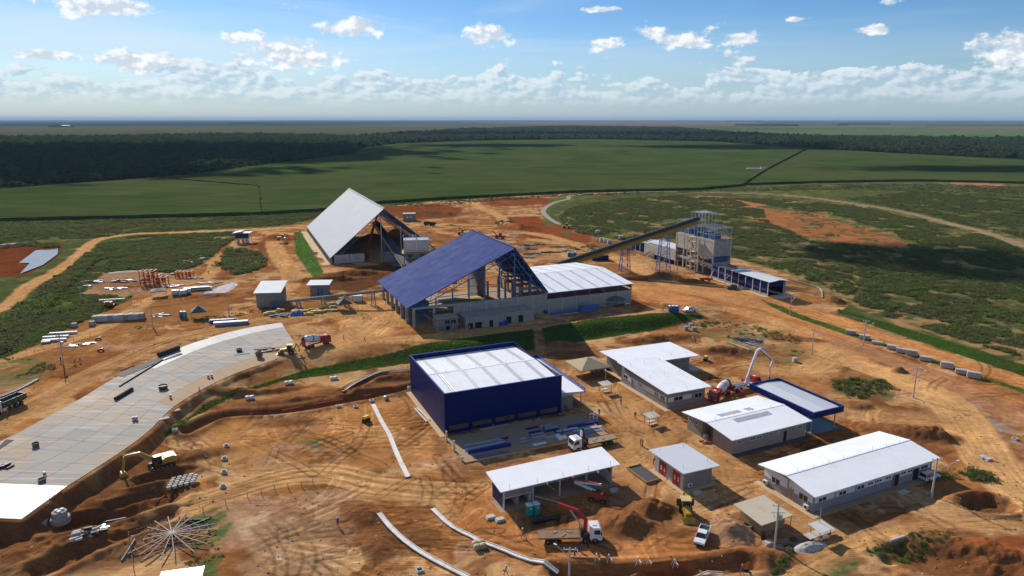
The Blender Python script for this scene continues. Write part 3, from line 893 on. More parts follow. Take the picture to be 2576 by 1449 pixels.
def leaf_mat(name, c1, c2, c3, trans=.42):
    m = bpy.data.materials.new(name)
    m.use_nodes = True
    t = NT(m.node_tree)
    b = m.node_tree.nodes['Principled BSDF']
    oi = t.n('ShaderNodeObjectInfo')
    P = t.n('ShaderNodeNewGeometry').outputs['Position']
    c = t.mix(oi.outputs['Random'], (*c1, 1), (*c2, 1))
    patch = t.step(t.noise(P, .05, 3.0, .6), .42, .62)
    c = t.mix(t.m('MULTIPLY', patch, .8), c, (*c3, 1))
    k = t.lin(t.noise(P, 1.2, 2.0, .6), .25, .75, .65, 1.35)
    c = t.mix(1.0, c, t.xyz(k, k, k), 'MULTIPLY')
    t.put(b.inputs['Base Color'], c)
    b.inputs['Roughness'].default_value = .75
    b.inputs['Specular IOR Level'].default_value = .05
    tr = t.n('ShaderNodeBsdfTranslucent')
    t.put(tr.inputs[0], c)
    mx = t.n('ShaderNodeMixShader', ins={0: trans})
    out = m.node_tree.nodes['Material Output']
    t.put(mx.inputs[1], b.outputs[0]); t.put(mx.inputs[2], tr.outputs[0])
    m.node_tree.links.new(mx.outputs[0], out.inputs[0])
    return m

M_BUSH = leaf_mat('shrub_leaves', (.088, .130, .030), (.175, .210, .054), (.190, .160, .076))
M_LUSH = leaf_mat('lush_leaves', (.110, .195, .034), (.170, .255, .050), (.150, .165, .054))
M_TREE = leaf_mat('tree_leaves', (.050, .078, .026), (.074, .105, .034), (.080, .095, .032), .3)
M_GRASS = leaf_mat('grass_blades', (.085, .175, .024), (.135, .240, .040), (.110, .170, .030), .45)

def protos(name, mats, n, mk):
    c = bpy.data.collections.new(name)
    for k in range(n):
        o = bpy.data.objects.new(name, mk(k, mats[k % len(mats)]))
        c.objects.link(o)
    return c

M_DRY = leaf_mat('seeding_grass', (.165, .145, .062), (.215, .185, .088), (.125, .135, .045), .3)
P_GRASS = protos('grass_tuft', [M_GRASS, M_LUSH], 4, lambda k, m: leaf_mesh('grass_tuft', 46, .5, .45, .09, m, 200 + k, tall=True))
P_BUSH = protos('scrub_bush', [M_BUSH, M_LUSH, M_BUSH, M_DRY, M_BUSH, M_DRY], 6, lambda k, m: leaf_mesh('scrub_bush', 130 if k < 3 else 90, 1.0, 1.0, .14 if k < 3 else .12, m, 100 + k, tall=k > 2))
P_TREE = protos('forest_tree', [M_TREE], 5, lambda k, m: leaf_mesh('forest_tree', 150, 1.0, 1.25, .17, m, 300 + k))

def scatter(name, pts, scl, coll, label, cat, zs=None, seed=0):
    """plants nobody could count: one object that sets copies of a few plants on its points"""
    me = bpy.data.meshes.new(name)
    me.vertices.add(len(pts))
    me.vertices.foreach_set('co', np.asarray(pts, np.float32).ravel())
    a = me.attributes.new('scl', 'FLOAT_VECTOR', 'POINT')
    a.data.foreach_set('vector', np.asarray(scl, np.float32).ravel())
    r = np.random.default_rng(seed)
    b = me.attributes.new('rot', 'FLOAT_VECTOR', 'POINT')
    b.data.foreach_set('vector', np.stack([np.zeros(len(pts)), np.zeros(len(pts)), r.random(len(pts)) * 6.283], -1).astype(np.float32).ravel())
    o = link(name, me)
    ng = bpy.data.node_groups.new(name, 'GeometryNodeTree')
    ng.interface.new_socket('Geometry', in_out='INPUT', socket_type='NodeSocketGeometry')
    ng.interface.new_socket('Geometry', in_out='OUTPUT', socket_type='NodeSocketGeometry')
    t = NT(ng)
    gi, go = t.n('NodeGroupInput'), t.n('NodeGroupOutput')
    ci = t.n('GeometryNodeCollectionInfo')
    ci.inputs[0].default_value = coll
    ci.inputs['Separate Children'].default_value = True
    ci.inputs['Reset Children'].default_value = True
    ip = t.n('GeometryNodeInstanceOnPoints')
    ip.inputs['Pick Instance'].default_value = True
    an = t.n('GeometryNodeInputNamedAttribute', data_type='FLOAT_VECTOR'); an.inputs[0].default_value = 'scl'
    ar = t.n('GeometryNodeInputNamedAttribute', data_type='FLOAT_VECTOR'); ar.inputs[0].default_value = 'rot'
    er = t.n('FunctionNodeEulerToRotation')
    ng.links.new(ar.outputs[0], er.inputs[0])
    ng.links.new(gi.outputs[0], ip.inputs['Points'])
    ng.links.new(ci.outputs[0], ip.inputs['Instance'])
    ng.links.new(er.outputs[0], ip.inputs['Rotation'])
    ng.links.new(an.outputs[0], ip.inputs['Scale'])
    rnd = t.n('FunctionNodeRandomValue', data_type='INT')
    rnd.inputs[4].default_value = 0; rnd.inputs[5].default_value = len(coll.objects) - 1
    ng.links.new(rnd.outputs[2], ip.inputs['Instance Index'])
    ng.links.new(ip.outputs[0], go.inputs[0])
    md = o.modifiers.new('plants', 'NODES')
    md.node_group = ng
    return tag(o, label, cat, kind='stuff')

GHM = gh.reshape(SH)
def zmany(x, y):
    j = np.clip(np.searchsorted(ys, y) - 1, 0, len(ys) - 2)
    out = []
    for r_ in (j, j + 1):
        c = np.interp(x / np.maximum(ys[r_], 60), tt, np.arange(len(tt)))
        c0 = np.minimum(c.astype(int), len(tt) - 2)
        f = c - c0
        out.append(GHM[r_, c0] * (1 - f) + GHM[r_, c0 + 1] * f)
    f = (y - ys[j]) / (ys[j + 1] - ys[j])
    return out[0] * (1 - f) + out[1] * f

def fill(P, n, seed):
    r = np.random.default_rng(seed)
    out = []
    lo, hi = P.min(0), P.max(0)
    while sum(map(len, out)) < n:
        q = lo + r.random((n * 2, 2)) * (hi - lo)
        out.append(q[inside(q[:, 0], q[:, 1], P)])
    return np.vstack(out)[:n]

def in_frame(q, mg=.06):
    return np.abs(q[:, 0] / q[:, 1]) < .76 + mg

ALLB, ALLS = [], []
def scrub(pts, n, size, seed, clump=14, thr=.40, tall=.65):
    P = gpoly(pts)
    n, size, tall = (int(n * 2.0), size * .72, tall * .95) if n > 1000 else (n, size, tall)
    q = fill(P, n, seed)
    q = q[in_frame(q)]
    d = fbm(q[:, 0], q[:, 1], clump, 400 + seed)
    q, d = q[d > thr], d[d > thr]
    r = np.random.default_rng(seed + 1)
    s = size * (.55 + .9 * r.random(len(q)) ** 1.6) * (.7 + .9 * (d - thr))
    ALLB.append(np.column_stack([q, zmany(q[:, 0], q[:, 1]) - .1]))
    ALLS.append(np.column_stack([s, s, s * (tall * (.7 + .7 * r.random(len(q))))]))

# left: strip below the crop field, wedge beside the road, hedge rows, island
scrub([(-420, 572), (0, 560), (300, 553), (600, 546), (830, 534), (800, 545), (740, 562), (640, 572), (480, 578), (330, 586), (240, 600), (120, 603), (0, 612), (-420, 640)], 5200, 2.1, 1, thr=.28)
scrub([(250, 605), (340, 594), (480, 588), (585, 585), (600, 600), (560, 618), (510, 662), (440, 686), (330, 678), (245, 686), (215, 680), (235, 640)], 4200, 2.0, 2, thr=.33)
scrub([(225, 640), (250, 645), (120, 770), (20, 880), (-200, 1010), (-300, 1010), (-60, 860), (60, 770)], 2600, 2.4, 3, thr=.22, tall=.8)
scrub([(210, 690), (250, 690), (200, 740), (330, 745), (240, 790), (130, 845), (60, 875), (-100, 920), (20, 840), (120, 770)], 1500, 2.0, 4, thr=.38)
scrub([(575, 628), (650, 632), (665, 668), (640, 682), (590, 690), (552, 672)], 520, 1.9, 5, thr=.2)
scrub([(0, 625), (60, 612), (145, 612), (150, 622), (60, 622)], 120, 1.8, 6, thr=.3)
# strip beyond the plant along the crop edge and the scrubland on the right
scrub([(970, 515), (1100, 505), (1440, 489), (1760, 480), (1880, 471), (2060, 465), (2300, 462), (2576, 470), (2900, 480), (2900, 520), (2576, 500), (2300, 480), (2060, 478), (1760, 484), (1440, 494), (1250, 505), (1100, 520)], 2600, 2.2, 7, thr=.36)
scrub([(1405, 545), (1440, 520), (1560, 500), (1700, 492), (1840, 500), (1920, 530), (1930, 560), (2050, 610), (2300, 630), (2200, 700), (2130, 745), (1985, 685), (1850, 648), (1830, 640), (1690, 600), (1560, 605), (1450, 585)], 9500, 2.1, 8, thr=.37)
scrub([(1840, 500), (1960, 500), (2150, 520), (2330, 555), (2576, 630), (2900, 740), (2900, 990), (2576, 905), (2350, 832), (2190, 782), (2150, 755), (2200, 700), (2300, 630), (2260, 590), (2120, 545), (1960, 520)], 17000, 2.1, 9, thr=.42)
scrub([(2130, 500), (2300, 480), (2576, 505), (2900, 530), (2900, 700), (2576, 600), (2330, 540)], 5000, 2.2, 10, thr=.36)
scrub([(2160, 770), (2260, 798), (2400, 845), (2600, 915), (2600, 890), (2350, 820), (2200, 740)], 500, 1.3, 11, thr=.55)
scrub([(1960, 515), (2120, 550), (2300, 620), (2050, 600)], 160, 1.4, 12, thr=.55)
# weeds inside the site
scrub([(2085, 960), (2130, 950), (2220, 955), (2275, 985), (2270, 1005), (2200, 1005), (2110, 1000)], 230, .95, 13, thr=.42, tall=.9)
scrub([(1720, 812), (1850, 800), (2000, 850), (2100, 900), (2000, 900), (1850, 860)], 420, .8, 14, thr=.48)
scrub([(1980, 1400), (2150, 1372), (2350, 1342), (2450, 1345), (2330, 1390), (2150, 1440), (1960, 1470)], 420, .55, 15, thr=.50)
scrub([(2030, 1190), (2040, 1195), (2480, 1190), (2500, 1215), (2440, 1212)], 60, .8, 16, thr=.3)
scrub([(2432, 1180), (2475, 1190), (2490, 1210), (2450, 1212)], 60, .8, 17, thr=.1, tall=.9)
scrub([(2000, 1350), (1990, 1400), (1960, 1449), (1940, 1449)], 60, .7, 18, thr=.3)
scrub([(480, 1290), (540, 1285), (560, 1400), (460, 1449)], 120, .4, 19, thr=.4)
scrub([(10, 900), (110, 905), (140, 930), (40, 955)], 120, .9, 20, thr=.45)
scrub([(330, 820), (520, 795), (680, 775), (690, 780), (540, 808), (380, 840)], 220, .6, 21, thr=.42)
scrub([(1245, 560), (1280, 545), (1300, 560), (1260, 575)], 60, 1.2, 22, thr=.2)
scrub([(1420, 625), (1500, 618), (1520, 632), (1450, 636)], 60, 1.0, 23, thr=.3)
scrub([(1130, 565), (1180, 575), (1260, 600), (1230, 612), (1150, 590)], 160, 1.0, 24, thr=.4)
pts, scl = np.vstack(ALLB), np.vstack(ALLS)
scatter('scrub', pts, scl, P_BUSH, 'low green and brownish scrub growing over the open land', 'scrub', seed=1)

def grass(pts, n, size, seed, thr=.2):
    P = gpoly(pts)
    q = fill(P, n, seed); q = q[in_frame(q)]
    d = fbm(q[:, 0], q[:, 1], 5, 500 + seed)
    q = q[d > thr]
    r = np.random.default_rng(seed)
    s = size * (.6 + .8 * r.random(len(q)))
    return np.column_stack([q, zmany(q[:, 0], q[:, 1]) - .02]), np.column_stack([s, s, s * .8])
A = grass([(430, 1078), (520, 1012), (640, 970), (760, 928), (850, 905), (1045, 868), (1200, 848), (1340, 828), (1345, 868), (1200, 900), (1045, 912), (850, 938), (720, 955), (600, 990), (500, 1040), (420, 1100)], 9000, .5, 1, .3)
scatter('bank_grass', A[0], A[1], P_GRASS, 'grass on the long bank between concrete yard and blue hall', 'grass', seed=2)
A = grass([(1362, 826), (1500, 800), (1690, 786), (1760, 792), (1770, 800), (1640, 832), (1480, 856), (1372, 868)], 5200, .5, 2, .3)
scatter('slope_grass', A[0], A[1], P_GRASS, 'dark grass on the slope below the white roofed annex', 'grass', seed=3)
A = grass([(2108, 778), (2230, 812), (2433, 874), (2600, 926), (2600, 955), (2433, 899), (2240, 834), (2108, 790)], 6500, .5, 3, .1)
B = grass([(1905, 750), (1955, 765), (2130, 831), (2315, 893), (2576, 982), (2576, 990), (2313, 901), (2125, 840), (1950, 776)], 1800, .4, 4, .3)
scatter('verge_grass', np.vstack([A[0], B[0]]), np.vstack([A[1], B[1]]), P_GRASS, 'bright green grass strips beside the straight orange road', 'grass', seed=4)
A = grass([(738, 585), (757, 580), (812, 680), (812, 690), (790, 702), (745, 640)], 2600, .45, 5, .1)
scatter('embankment_grass', A[0], A[1], P_GRASS, 'bright grass on the embankment beside the white steep roof', 'grass', seed=5)

A = grass([(215, 690), (250, 690), (205, 740), (330, 750), (240, 795), (130, 850), (60, 880), (0, 905), (-60, 905), (20, 840), (120, 770)], 3600, 1.5, 6, .42)
scatter('tall_grass', A[0], A[1], P_GRASS, 'bright tall grass rows at the edge of the left yard', 'grass', seed=8)

# the wood on the plain: reads as one mass
def wood(n, seed, ymax, size, keep):
    P = FW
    q = fill(P, n, seed)
    q = q[in_frame(q) & (q[:, 1] < ymax[1]) & (q[:, 1] > ymax[0])]
    r = np.random.default_rng(seed)
    s = size * (.55 + 1.0 * r.random(len(q)) ** 1.8)
    return np.column_stack([q, np.full(len(q), -.5)]), np.column_stack([s, s, s * (.9 + .5 * r.random(len(q)))])
a1 = wood(60000, 31, (0, 1500), 5.0, 1)
a2 = wood(60000, 32, (1500, 9000), 8.0, 1)
scatter('wood', np.vstack([a1[0], a2[0]]), np.vstack([a1[1], a2[1]]), P_TREE, 'dark evergreen wood stretching across the plain behind the crop field', 'wood', seed=6)
GROVES = [([(578, 314), (676, 312), (676, 310), (578, 311)], 16, 'block of dark trees beside the thin smoke on the left plain'),
          ([(1162, 294.6), (1240, 294.6), (1240, 294), (1162, 294)], 26, 'small dark grove standing on the skyline at the centre'),
          ([(1826, 306.5), (1920, 306.5), (1920, 305), (1826, 305)], 18, 'dark plantation block nearer the skyline right of centre'),
          ([(1850, 316), (2010, 318), (2005, 315), (1850, 314)], 13, 'long low plantation in front of the other block right of centre'),
          ([(2108, 316), (2132, 316), (2132, 314), (2108, 314)], 17, 'single dark clump of trees on the far right plain'),
          ([(122, 319), (185, 320), (185, 318), (122, 317.5)], 12, 'trees round the white farm shed on the far left'),
          ([(2130, 312), (2240, 313), (2240, 312), (2130, 311)], 11, 'thin dark treeline behind the clump on the far right')]
for k, (pp, hgt, lab) in enumerate(GROVES):
    P = wpoly(pp)
    area = abs(np.sum(P[:, 0] * np.roll(P[:, 1], -1) - P[:, 1] * np.roll(P[:, 0], -1))) / 2
    q = fill(P, int(min(1600, max(120, area / (hgt * .4) ** 2))), 60 + k)
    r = np.random.default_rng(k)
    s = hgt * .42 * (.8 + .5 * r.random(len(q)))
    scatter('grove', np.column_stack([q, np.full(len(q), -.3)]), np.column_stack([s, s, hgt * .75 * (.85 + .4 * r.random(len(q)))]), P_TREE, lab, 'grove', seed=70 + k)

# crop: a standing crop about 2.4 m tall, cut by a track
def crop_material():
    m = bpy.data.materials.new('crop')
    m.use_nodes = True
    t = NT(m.node_tree)
    b = m.node_tree.nodes['Principled BSDF']
    P = t.n('ShaderNodeNewGeometry').outputs['Position']
    mp = t.n('ShaderNodeMapping', ins={'Rotation': (0, 0, R(35)), 'Scale': (.02, .35, 1.0)})
    t.put(mp.inputs[0], P)
    n1 = t.noise(P, .012, 5.0, .6)
    n2 = t.noise(mp.outputs[0], 1.0, 4.0, .6)
    n3 = t.noise(P, .8, 3.0, .6)
    c = t.mix(t.step(n1, .35, .68), (.048, .074, .019, 1), (.070, .096, .028, 1))
    c = t.mix(t.m('MULTIPLY', t.step(t.noise(P, .0035, 4.0, .6, .5), .45, .65), .6), c, (.086, .098, .032, 1))
    k = t.m('MULTIPLY', t.lin(n2, .3, .7, .72, 1.28), t.lin(n3, .3, .7, .75, 1.25))
    t.put(b.inputs['Base Color'], t.mix(1.0, c, t.xyz(k, k, k), 'MULTIPLY'))
    b.inputs['Roughness'].default_value = .9
    b.inputs['Specular IOR Level'].default_value = 0.0
    bp = t.n('ShaderNodeBump', ins={'Strength': 1.0, 'Distance': .8, 'Height': t.noise(P, .5, 4.0, .7)})
    t.put(b.inputs['Normal'], bp.outputs[0])
    return m
M_CROP = crop_material()
def crop(name, pts, h, label):
    P = wpoly(pts)
    Q = []
    n = len(P)
    r = random.Random(3)
    for i in range(n):                                       # ragged edge of single plants
        a, b = P[i], P[(i + 1) % n]
        L = np.hypot(*(b - a)); k = max(1, int(min(90, L / 7)))
        for j in range(k):
            p = a + (b - a) * j / k
            Q.append((p[0] + r.uniform(-1, 1), p[1] + r.uniform(-1, 1)))
    from mathutils.geometry import delaunay_2d_cdt
    V = [Vector(p) / 1000 for p in Q]
    m_ = len(Q)
    vo, _, fo, *_ = delaunay_2d_cdt(V, [(i, (i + 1) % m_) for i in range(m_)], [], 1, 1e-7)
    bm = bmesh.new()
    vb = [bm.verts.new((x, y, -.3)) for x, y in Q]
    vt = [bm.verts.new((x, y, h + r.uniform(-.25, .25))) for x, y in Q]
    tv = [bm.verts.new((p[0] * 1000, p[1] * 1000, h)) for p in vo]
    for f in fo: bm.faces.new([tv[i] for i in f])
    for i in range(m_):
        bm.faces.new((vb[i], vb[(i + 1) % m_], vt[(i + 1) % m_], vt[i]))
    bmesh.ops.recalc_face_normals(bm, faces=bm.faces)
    me = bpy.data.meshes.new(name); bm.to_mesh(me); bm.free()
    me.materials.append(M_CROP)
    return tag(link(name, me), label, 'crop', kind='stuff')
crop('crop_field', [(404, 450), (480, 443), (700, 413), (890, 389), (902, 378), (1000, 363), (1250, 354), (1500, 352), (1800, 358), (2028, 375), (1926, 430), (1868, 468), (1760, 478),
                    (1440, 485), (1100, 503), (965, 512), (830, 530), (658, 541), (653, 472)], 2.4, 'big even green crop field in front of the dark wood')
crop('crop_field', [(651, 473.5), (656.5, 541), (300, 550), (0, 557), (-420, 570), (-420, 512), (0, 481), (200, 465), (396, 452)], 2.4, 'near left corner of green crop field cut off by a track')
crop('crop_field', [(2036, 377), (2250, 389), (2576, 405), (2900, 420), (2900, 476), (2576, 462), (2300, 456), (2060, 460), (1880, 466), (1933, 431)], 2.4, 'green crop field right of the diagonal field track')

# ------------------------------------------------------------------ materials of built things
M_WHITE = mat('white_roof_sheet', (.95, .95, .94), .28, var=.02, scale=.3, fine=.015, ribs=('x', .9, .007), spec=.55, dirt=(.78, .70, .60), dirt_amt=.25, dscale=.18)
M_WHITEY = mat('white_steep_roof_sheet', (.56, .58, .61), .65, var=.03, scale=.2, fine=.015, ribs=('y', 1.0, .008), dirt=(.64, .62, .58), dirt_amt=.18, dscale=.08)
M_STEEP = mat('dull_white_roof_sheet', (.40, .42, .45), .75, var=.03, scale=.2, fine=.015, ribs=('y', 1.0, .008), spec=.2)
M_SKYL = mat('translucent_roof_strip', (.50, .51, .52), .35, var=.05, ribs=('x', .5, .03))
M_BLUE = mat('blue_wall_sheet', (.001, .010, .090), .42, var=.06, scale=.4, fine=.03, ribs=('x', .5, .05), spec=.14)
M_BLUES = mat('blue_side_sheet', (.001, .010, .090), .42, var=.06, scale=.4, fine=.03, ribs=('y', .5, .05), spec=.14)
M_BLUER = mat('blue_roof_sheet', (.002, .024, .165), .8, var=.12, scale=.25, fine=.06, ribs=('y', .8, .02), spec=.10, dirt=(.008, .034, .19), dirt_amt=.6, dscale=.12, streak=((.10, 2.2, .10), (.07, .10, .28), .35))
M_TRIM = mat('blue_trim', (.003, .035, .23), .4, var=.05)
M_CONC = mat('precast_concrete', (.37, .335, .285), .85, var=.14, scale=.5, fine=.08, bump=.015, bscale=3, dirt=(.25, .20, .15), dirt_amt=.5, dscale=.6)
M_CONCL = mat('light_concrete', (.50, .47, .42), .85, var=.12, scale=.4, fine=.06, bump=.01, dirt=(.40, .29, .18), dirt_amt=.5, dscale=.35)
M_BLOCK = mat('concrete_block', (.27, .245, .215), .9, var=.14, scale=.8, fine=.14, fscale=3.5, bump=.02, bscale=5, dirt=(.36, .21, .11), dirt_amt=.35, dscale=.35)
M_STEELB = mat('blue_steel', (.035, .12, .32), .5, var=.10, spec=.5)
M_STEELG = mat('galvanised_steel', (.47, .48, .48), .42, metal=.5, var=.12)
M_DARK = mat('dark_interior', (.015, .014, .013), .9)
M_GLASS = mat('window_glass', (.03, .035, .04), .12, spec=.6, var=.2)
M_FRAME = mat('window_frame', (.70, .69, .66), .5)
M_GREYP = mat('grey_paint', (.26, .26, .285), .7, var=.06, fine=.03, dirt=(.30, .22, .15), dirt_amt=.3, dscale=.5)
M_WHITEP = mat('white_paint', (.70, .69, .68), .6, var=.05, fine=.02, dirt=(.50, .40, .30), dirt_amt=.3, dscale=.4)
M_SLAB = mat('dusty_floor_slab', (.33, .235, .155), .9, var=.2, scale=.25, fine=.06, dirt=(.40, .22, .10), dirt_amt=.6, dscale=.3)
M_PAVE = mat('sandy_pavement', (.52, .36, .20), .9, var=.12, scale=.5)
M_REDD = mat('red_door', (.50, .012, .012), .45, var=.06)
M_YELL = mat('yellow_paint', (.50, .32, .025), .5, var=.15, scale=.8)
M_ORAN = mat('orange_paint', (.55, .12, .02), .5, var=.12)
M_REDP = mat('red_paint', (.40, .018, .018), .4, var=.12, spec=.5)
M_RUBB = mat('black_rubber', (.018, .017, .016), .6, var=.2)
M_WOOD = mat('timber', (.36, .24, .12), .8, var=.25, scale=1.2)
M_PLY = mat('yellow_formwork_ply', (.62, .44, .14), .6, var=.12, scale=.6)
M_TAN = mat('tan_canvas', (.42, .32, .19), .8, var=.10, scale=.4)
M_GRYT = mat('grey_canvas', (.11, .115, .105), .8, var=.12)
M_TEAL = mat('teal_plastic', (.03, .30, .27), .5, var=.06)
M_BLUP = mat('blue_plastic', (.02, .06, .33), .45, var=.08)
M_GALV = mat('pale_sheet_metal', (.48, .50, .53), .4, metal=.3, var=.12)
M_PIPE = mat('pipe_black', (.02, .021, .025), .45, var=.15)
M_CARB = mat('vehicle_white', (.75, .75, .74), .28, var=.03, coat=.4, dirt=(.45, .28, .15), dirt_amt=.25, dscale=1.0)
M_RUST = mat('rusty_deck', (.22, .13, .075), .8, var=.3, scale=1.0)
M_DECK = mat('dusty_truck_bed', (.30, .215, .14), .85, var=.2, scale=1.0)
M_CHAS = mat('chassis', (.035, .032, .030), .6, var=.2)
M_CAT = mat('machine_yellow', (.50, .30, .035), .45, var=.14, scale=1.0, dirt=(.30, .17, .08), dirt_amt=.5, dscale=.8)
M_WATER = mat('muddy_water', (.26, .20, .11), .05, var=.05, spec=.6)
M_EARTH = mat('heaped_earth', (.17, .075, .033), .95, var=.25, scale=.5, fine=.2, fscale=3, bump=.12, bscale=1.5)
M_GRAV = mat('pale_gravel', (.42, .39, .36), .9, var=.3, scale=2, fine=.3, fscale=5, bump=.1, bscale=4)
M_DGRAV = mat('dark_gravel', (.075, .07, .068), .9, var=.25, scale=2, fine=.3, fscale=6, bump=.06, bscale=6)
M_TARP = mat('blue_tarpaulin', (.02, .14, .50), .4, var=.15, scale=1.5, bump=.1, bscale=1.5)

TILE = {1: (0, 800, 2.6833), 2: (900, 660, 3.22), 3: (1400, 820, 2.477), 4: (2200, 720, 3.22), 5: (2900, 800, 2.683), 6: (0, 1240, 2.6833), 7: (900, 1180, 3.22), 8: (1500, 1240, 2.635),
        9: (2100, 1240, 2.8976), 10: (2800, 1240, 2.4769), 11: (0, 1660, 2.6833), 12: (900, 1620, 2.6833), 13: (1700, 1620, 2.6829), 14: (2300, 1560, 2.4143), 15: (2700, 1560, 2.2596),
        16: (1000, 1100, 5.152), 17: (1400, 1000, 5.152), 18: (1850, 1030, 4.6836), 19: (2400, 780, 4.2933), 20: (1900, 740, 4.2933)}
def T(k, x, y):
    """detail-sheet coordinates to survey coordinates"""
    ox, oy, s = TILE[k]
    return (ox + x / s) / 1.49068, (oy + y / s) / 1.49068
def ont(k, x, y):
    return on(*T(k, x, y))

def thing(name, label, cat, loc, rz=0.0, group=None):
    return tag(empty(name, loc, rz), label, cat, group, 'thing')

def site(k, name, label, cat='building'):
    x, y, a, L, W, z = frame(k)
    return thing(name, label, cat, (x, y, z), a), L, W

def bx(root, name, m, *b):
    return MB().box(*b).build(name, m, root)

def gable_roof(root, L, W, ze, zr, ov, m, th=.14, strips=(), sm=None, rods=0, oy=None, x0=0.0):
    """two roof planes meeting in a ridge along x; translucent strips lie proud of the sheet"""
    oy = ov if oy is None else oy
    mid = W / 2
    k = (zr - ze) / (mid + oy)
    for s, y0, y1 in ((0, -oy, mid), (1, W + oy, mid)):
        MB().plate([(x0 - ov, y0, ze), (L + ov, y0, ze), (L + ov, y1, zr), (x0 - ov, y1, zr)] if s == 0 else
                   [(L + ov, y0, ze), (x0 - ov, y0, ze), (x0 - ov, y1, zr), (L + ov, y1, zr)], th).build('roof_panel', m, root)
        for sx in strips:
            a, b = (y0 + (.6 if s == 0 else -.6)), (y1 + (-.5 if s == 0 else .5))
            za, zb = ze + k * .6 + th + .003, zr - k * .5 + th + .003
            MB().plate([(sx - .5, a, za), (sx + .5, a, za), (sx + .5, b, zb), (sx - .5, b, zb)], .03).build('skylight', sm, root)
    MB().plate([(x0 - ov, mid - .25, zr + th - .01), (L + ov, mid - .25, zr + th - .01), (L + ov, mid + .25, zr + th - .01), (x0 - ov, mid + .25, zr + th - .01)], .05).build('ridge_cap', m, root)
    for i in range(rods):
        x = x0 + (i + .5) / rods * (L - x0)
        MB().bar((x, mid, zr + th), (x, mid, zr + th + .8), .05).build('lightning_rod', M_STEELG, root)

def opening(root, name, face, a0, a1, z0, z1, L, W, m=None, fm=None, proud=.05):
    """a window or door let into a face, with its own frame"""
    m, fm = m or M_GLASS, fm or M_FRAME
    def bxs(mb, u0, u1, v0, v1, p0, p1):
        if face == 'front': mb.box(u0, u1, -p1, -p0, v0, v1)
        elif face == 'left': mb.box(-p1, -p0, u0, u1, v0, v1)
        elif face == 'right': mb.box(L + p0, L + p1, u0, u1, v0, v1)
        else: mb.box(u0, u1, W + p0, W + p1, v0, v1)
        return mb
    w = bxs(MB(), a0, a1, z0, z1, -.05, proud * .4).build(name, m, root)
    f = MB(); e = .08
    for q in ((a0 - e, a1 + e, z1, z1 + e), (a0 - e, a1 + e, z0 - e, z0), (a0 - e, a0, z0, z1), (a1, a1 + e, z0, z1)) + (((a0 + a1) / 2 - .04, (a0 + a1) / 2 + .04, z0, z1),) * (name == 'window'):
        bxs(f, *q, -.05, proud)
    f.build('frame', fm, w)
    return w

def walls(root, L, W, h, m, t=.2, names=('wall',) * 4, x0=0.0, y0=0.0, base=0.0):
    bx(root, names[0], m, x0, L, y0, y0 + t, base, h)
    bx(root, names[1], m, x0, L, W - t, W, base, h)
    bx(root, names[2], m, x0, x0 + t, y0 + t, W - t, base, h)
    bx(root, names[3], m, L - t, L, y0 + t, W - t, base, h)

# ------------------------------------------------------------------ concrete yard
yard = tag(empty('concrete_yard', (0, 0, 0)), 'curved concrete yard of large grey slabs', kind='structure')
NL, NA = 21, 5
def along(P, n):
    d = np.r_[0, np.cumsum(np.hypot(*np.diff(P, axis=0).T))]
    s = np.linspace(0, d[-1], n + 1)
    return np.column_stack([np.interp(s, d, P[:, 0]), np.interp(s, d, P[:, 1])])
la, ra = along(YL, NL), along(YR, NL)
MB().plate([(p[0], p[1], 2.93) for p in YL] + [(p[0], p[1], 2.93) for p in YR[::-1]], .07).build('joint_bed', mat('pale_joint_sand', (.40, .33, .25), .9), yard)
M_SLABS = [mat('yard_slab_%s' % 'abc'[k], c, .8, var=.16, scale=.10, fine=.07, fscale=1.6, bump=.006, dirt=(.40, .265, .14), dirt_amt=.8, dscale=.06, streak=((.05, .8, 1), (.46, .44, .41), .6))
           for k, c in enumerate([(.275, .252, .218), (.255, .235, .206), (.295, .268, .228)])]
M_SANDS = mat('sandy_slab', (.40, .26, .14), .9, var=.14, scale=.3, fine=.08, dirt=(.36, .33, .29), dirt_amt=.5, dscale=.2)
M_NEWC = mat('fresh_white_concrete', (.66, .66, .64), .6, var=.08, scale=.5)
rs = random.Random(2)
for i in range(NL):
    for j in range(NA):
        f0, f1 = j / NA, (j + 1) / NA
        c = [la[i] * (1 - f0) + ra[i] * f0, la[i] * (1 - f1) + ra[i] * f1, la[i + 1] * (1 - f1) + ra[i + 1] * f1, la[i + 1] * (1 - f0) + ra[i + 1] * f0]
        ctr = sum(c) / 4
        q = []
        for p in c:
            v = ctr - p
            q.append(p + v / np.hypot(*v) * .05)
        if abs(ctr[0] / ctr[1]) > .84: continue
        m = mat('yard_slab_pale', (.40, .39, .375), .65, var=.12, scale=.12, fine=.04) if j == 0 and i < 9 else (M_SANDS if j == NA - 1 and i < 12 else rs.choice(M_SLABS))
        MB().plate([(p[0], p[1], 2.99) for p in q], .09 + .006 * rs.random()).build('slab', m, yard)

for k in range(4):
    q = [YF[0] * (1 - k / 4) + YF[1] * k / 4, YF[0] * (1 - (k + 1) / 4) + YF[1] * (k + 1) / 4, YF[3] * (1 - (k + 1) / 4) + YF[2] * (k + 1) / 4, YF[3] * (1 - k / 4) + YF[2] * k / 4]
    MB().plate([(p[0], p[1], 2.98) for p in q], .10 + .003 * k).build('fresh_slab', M_NEWC, yard)

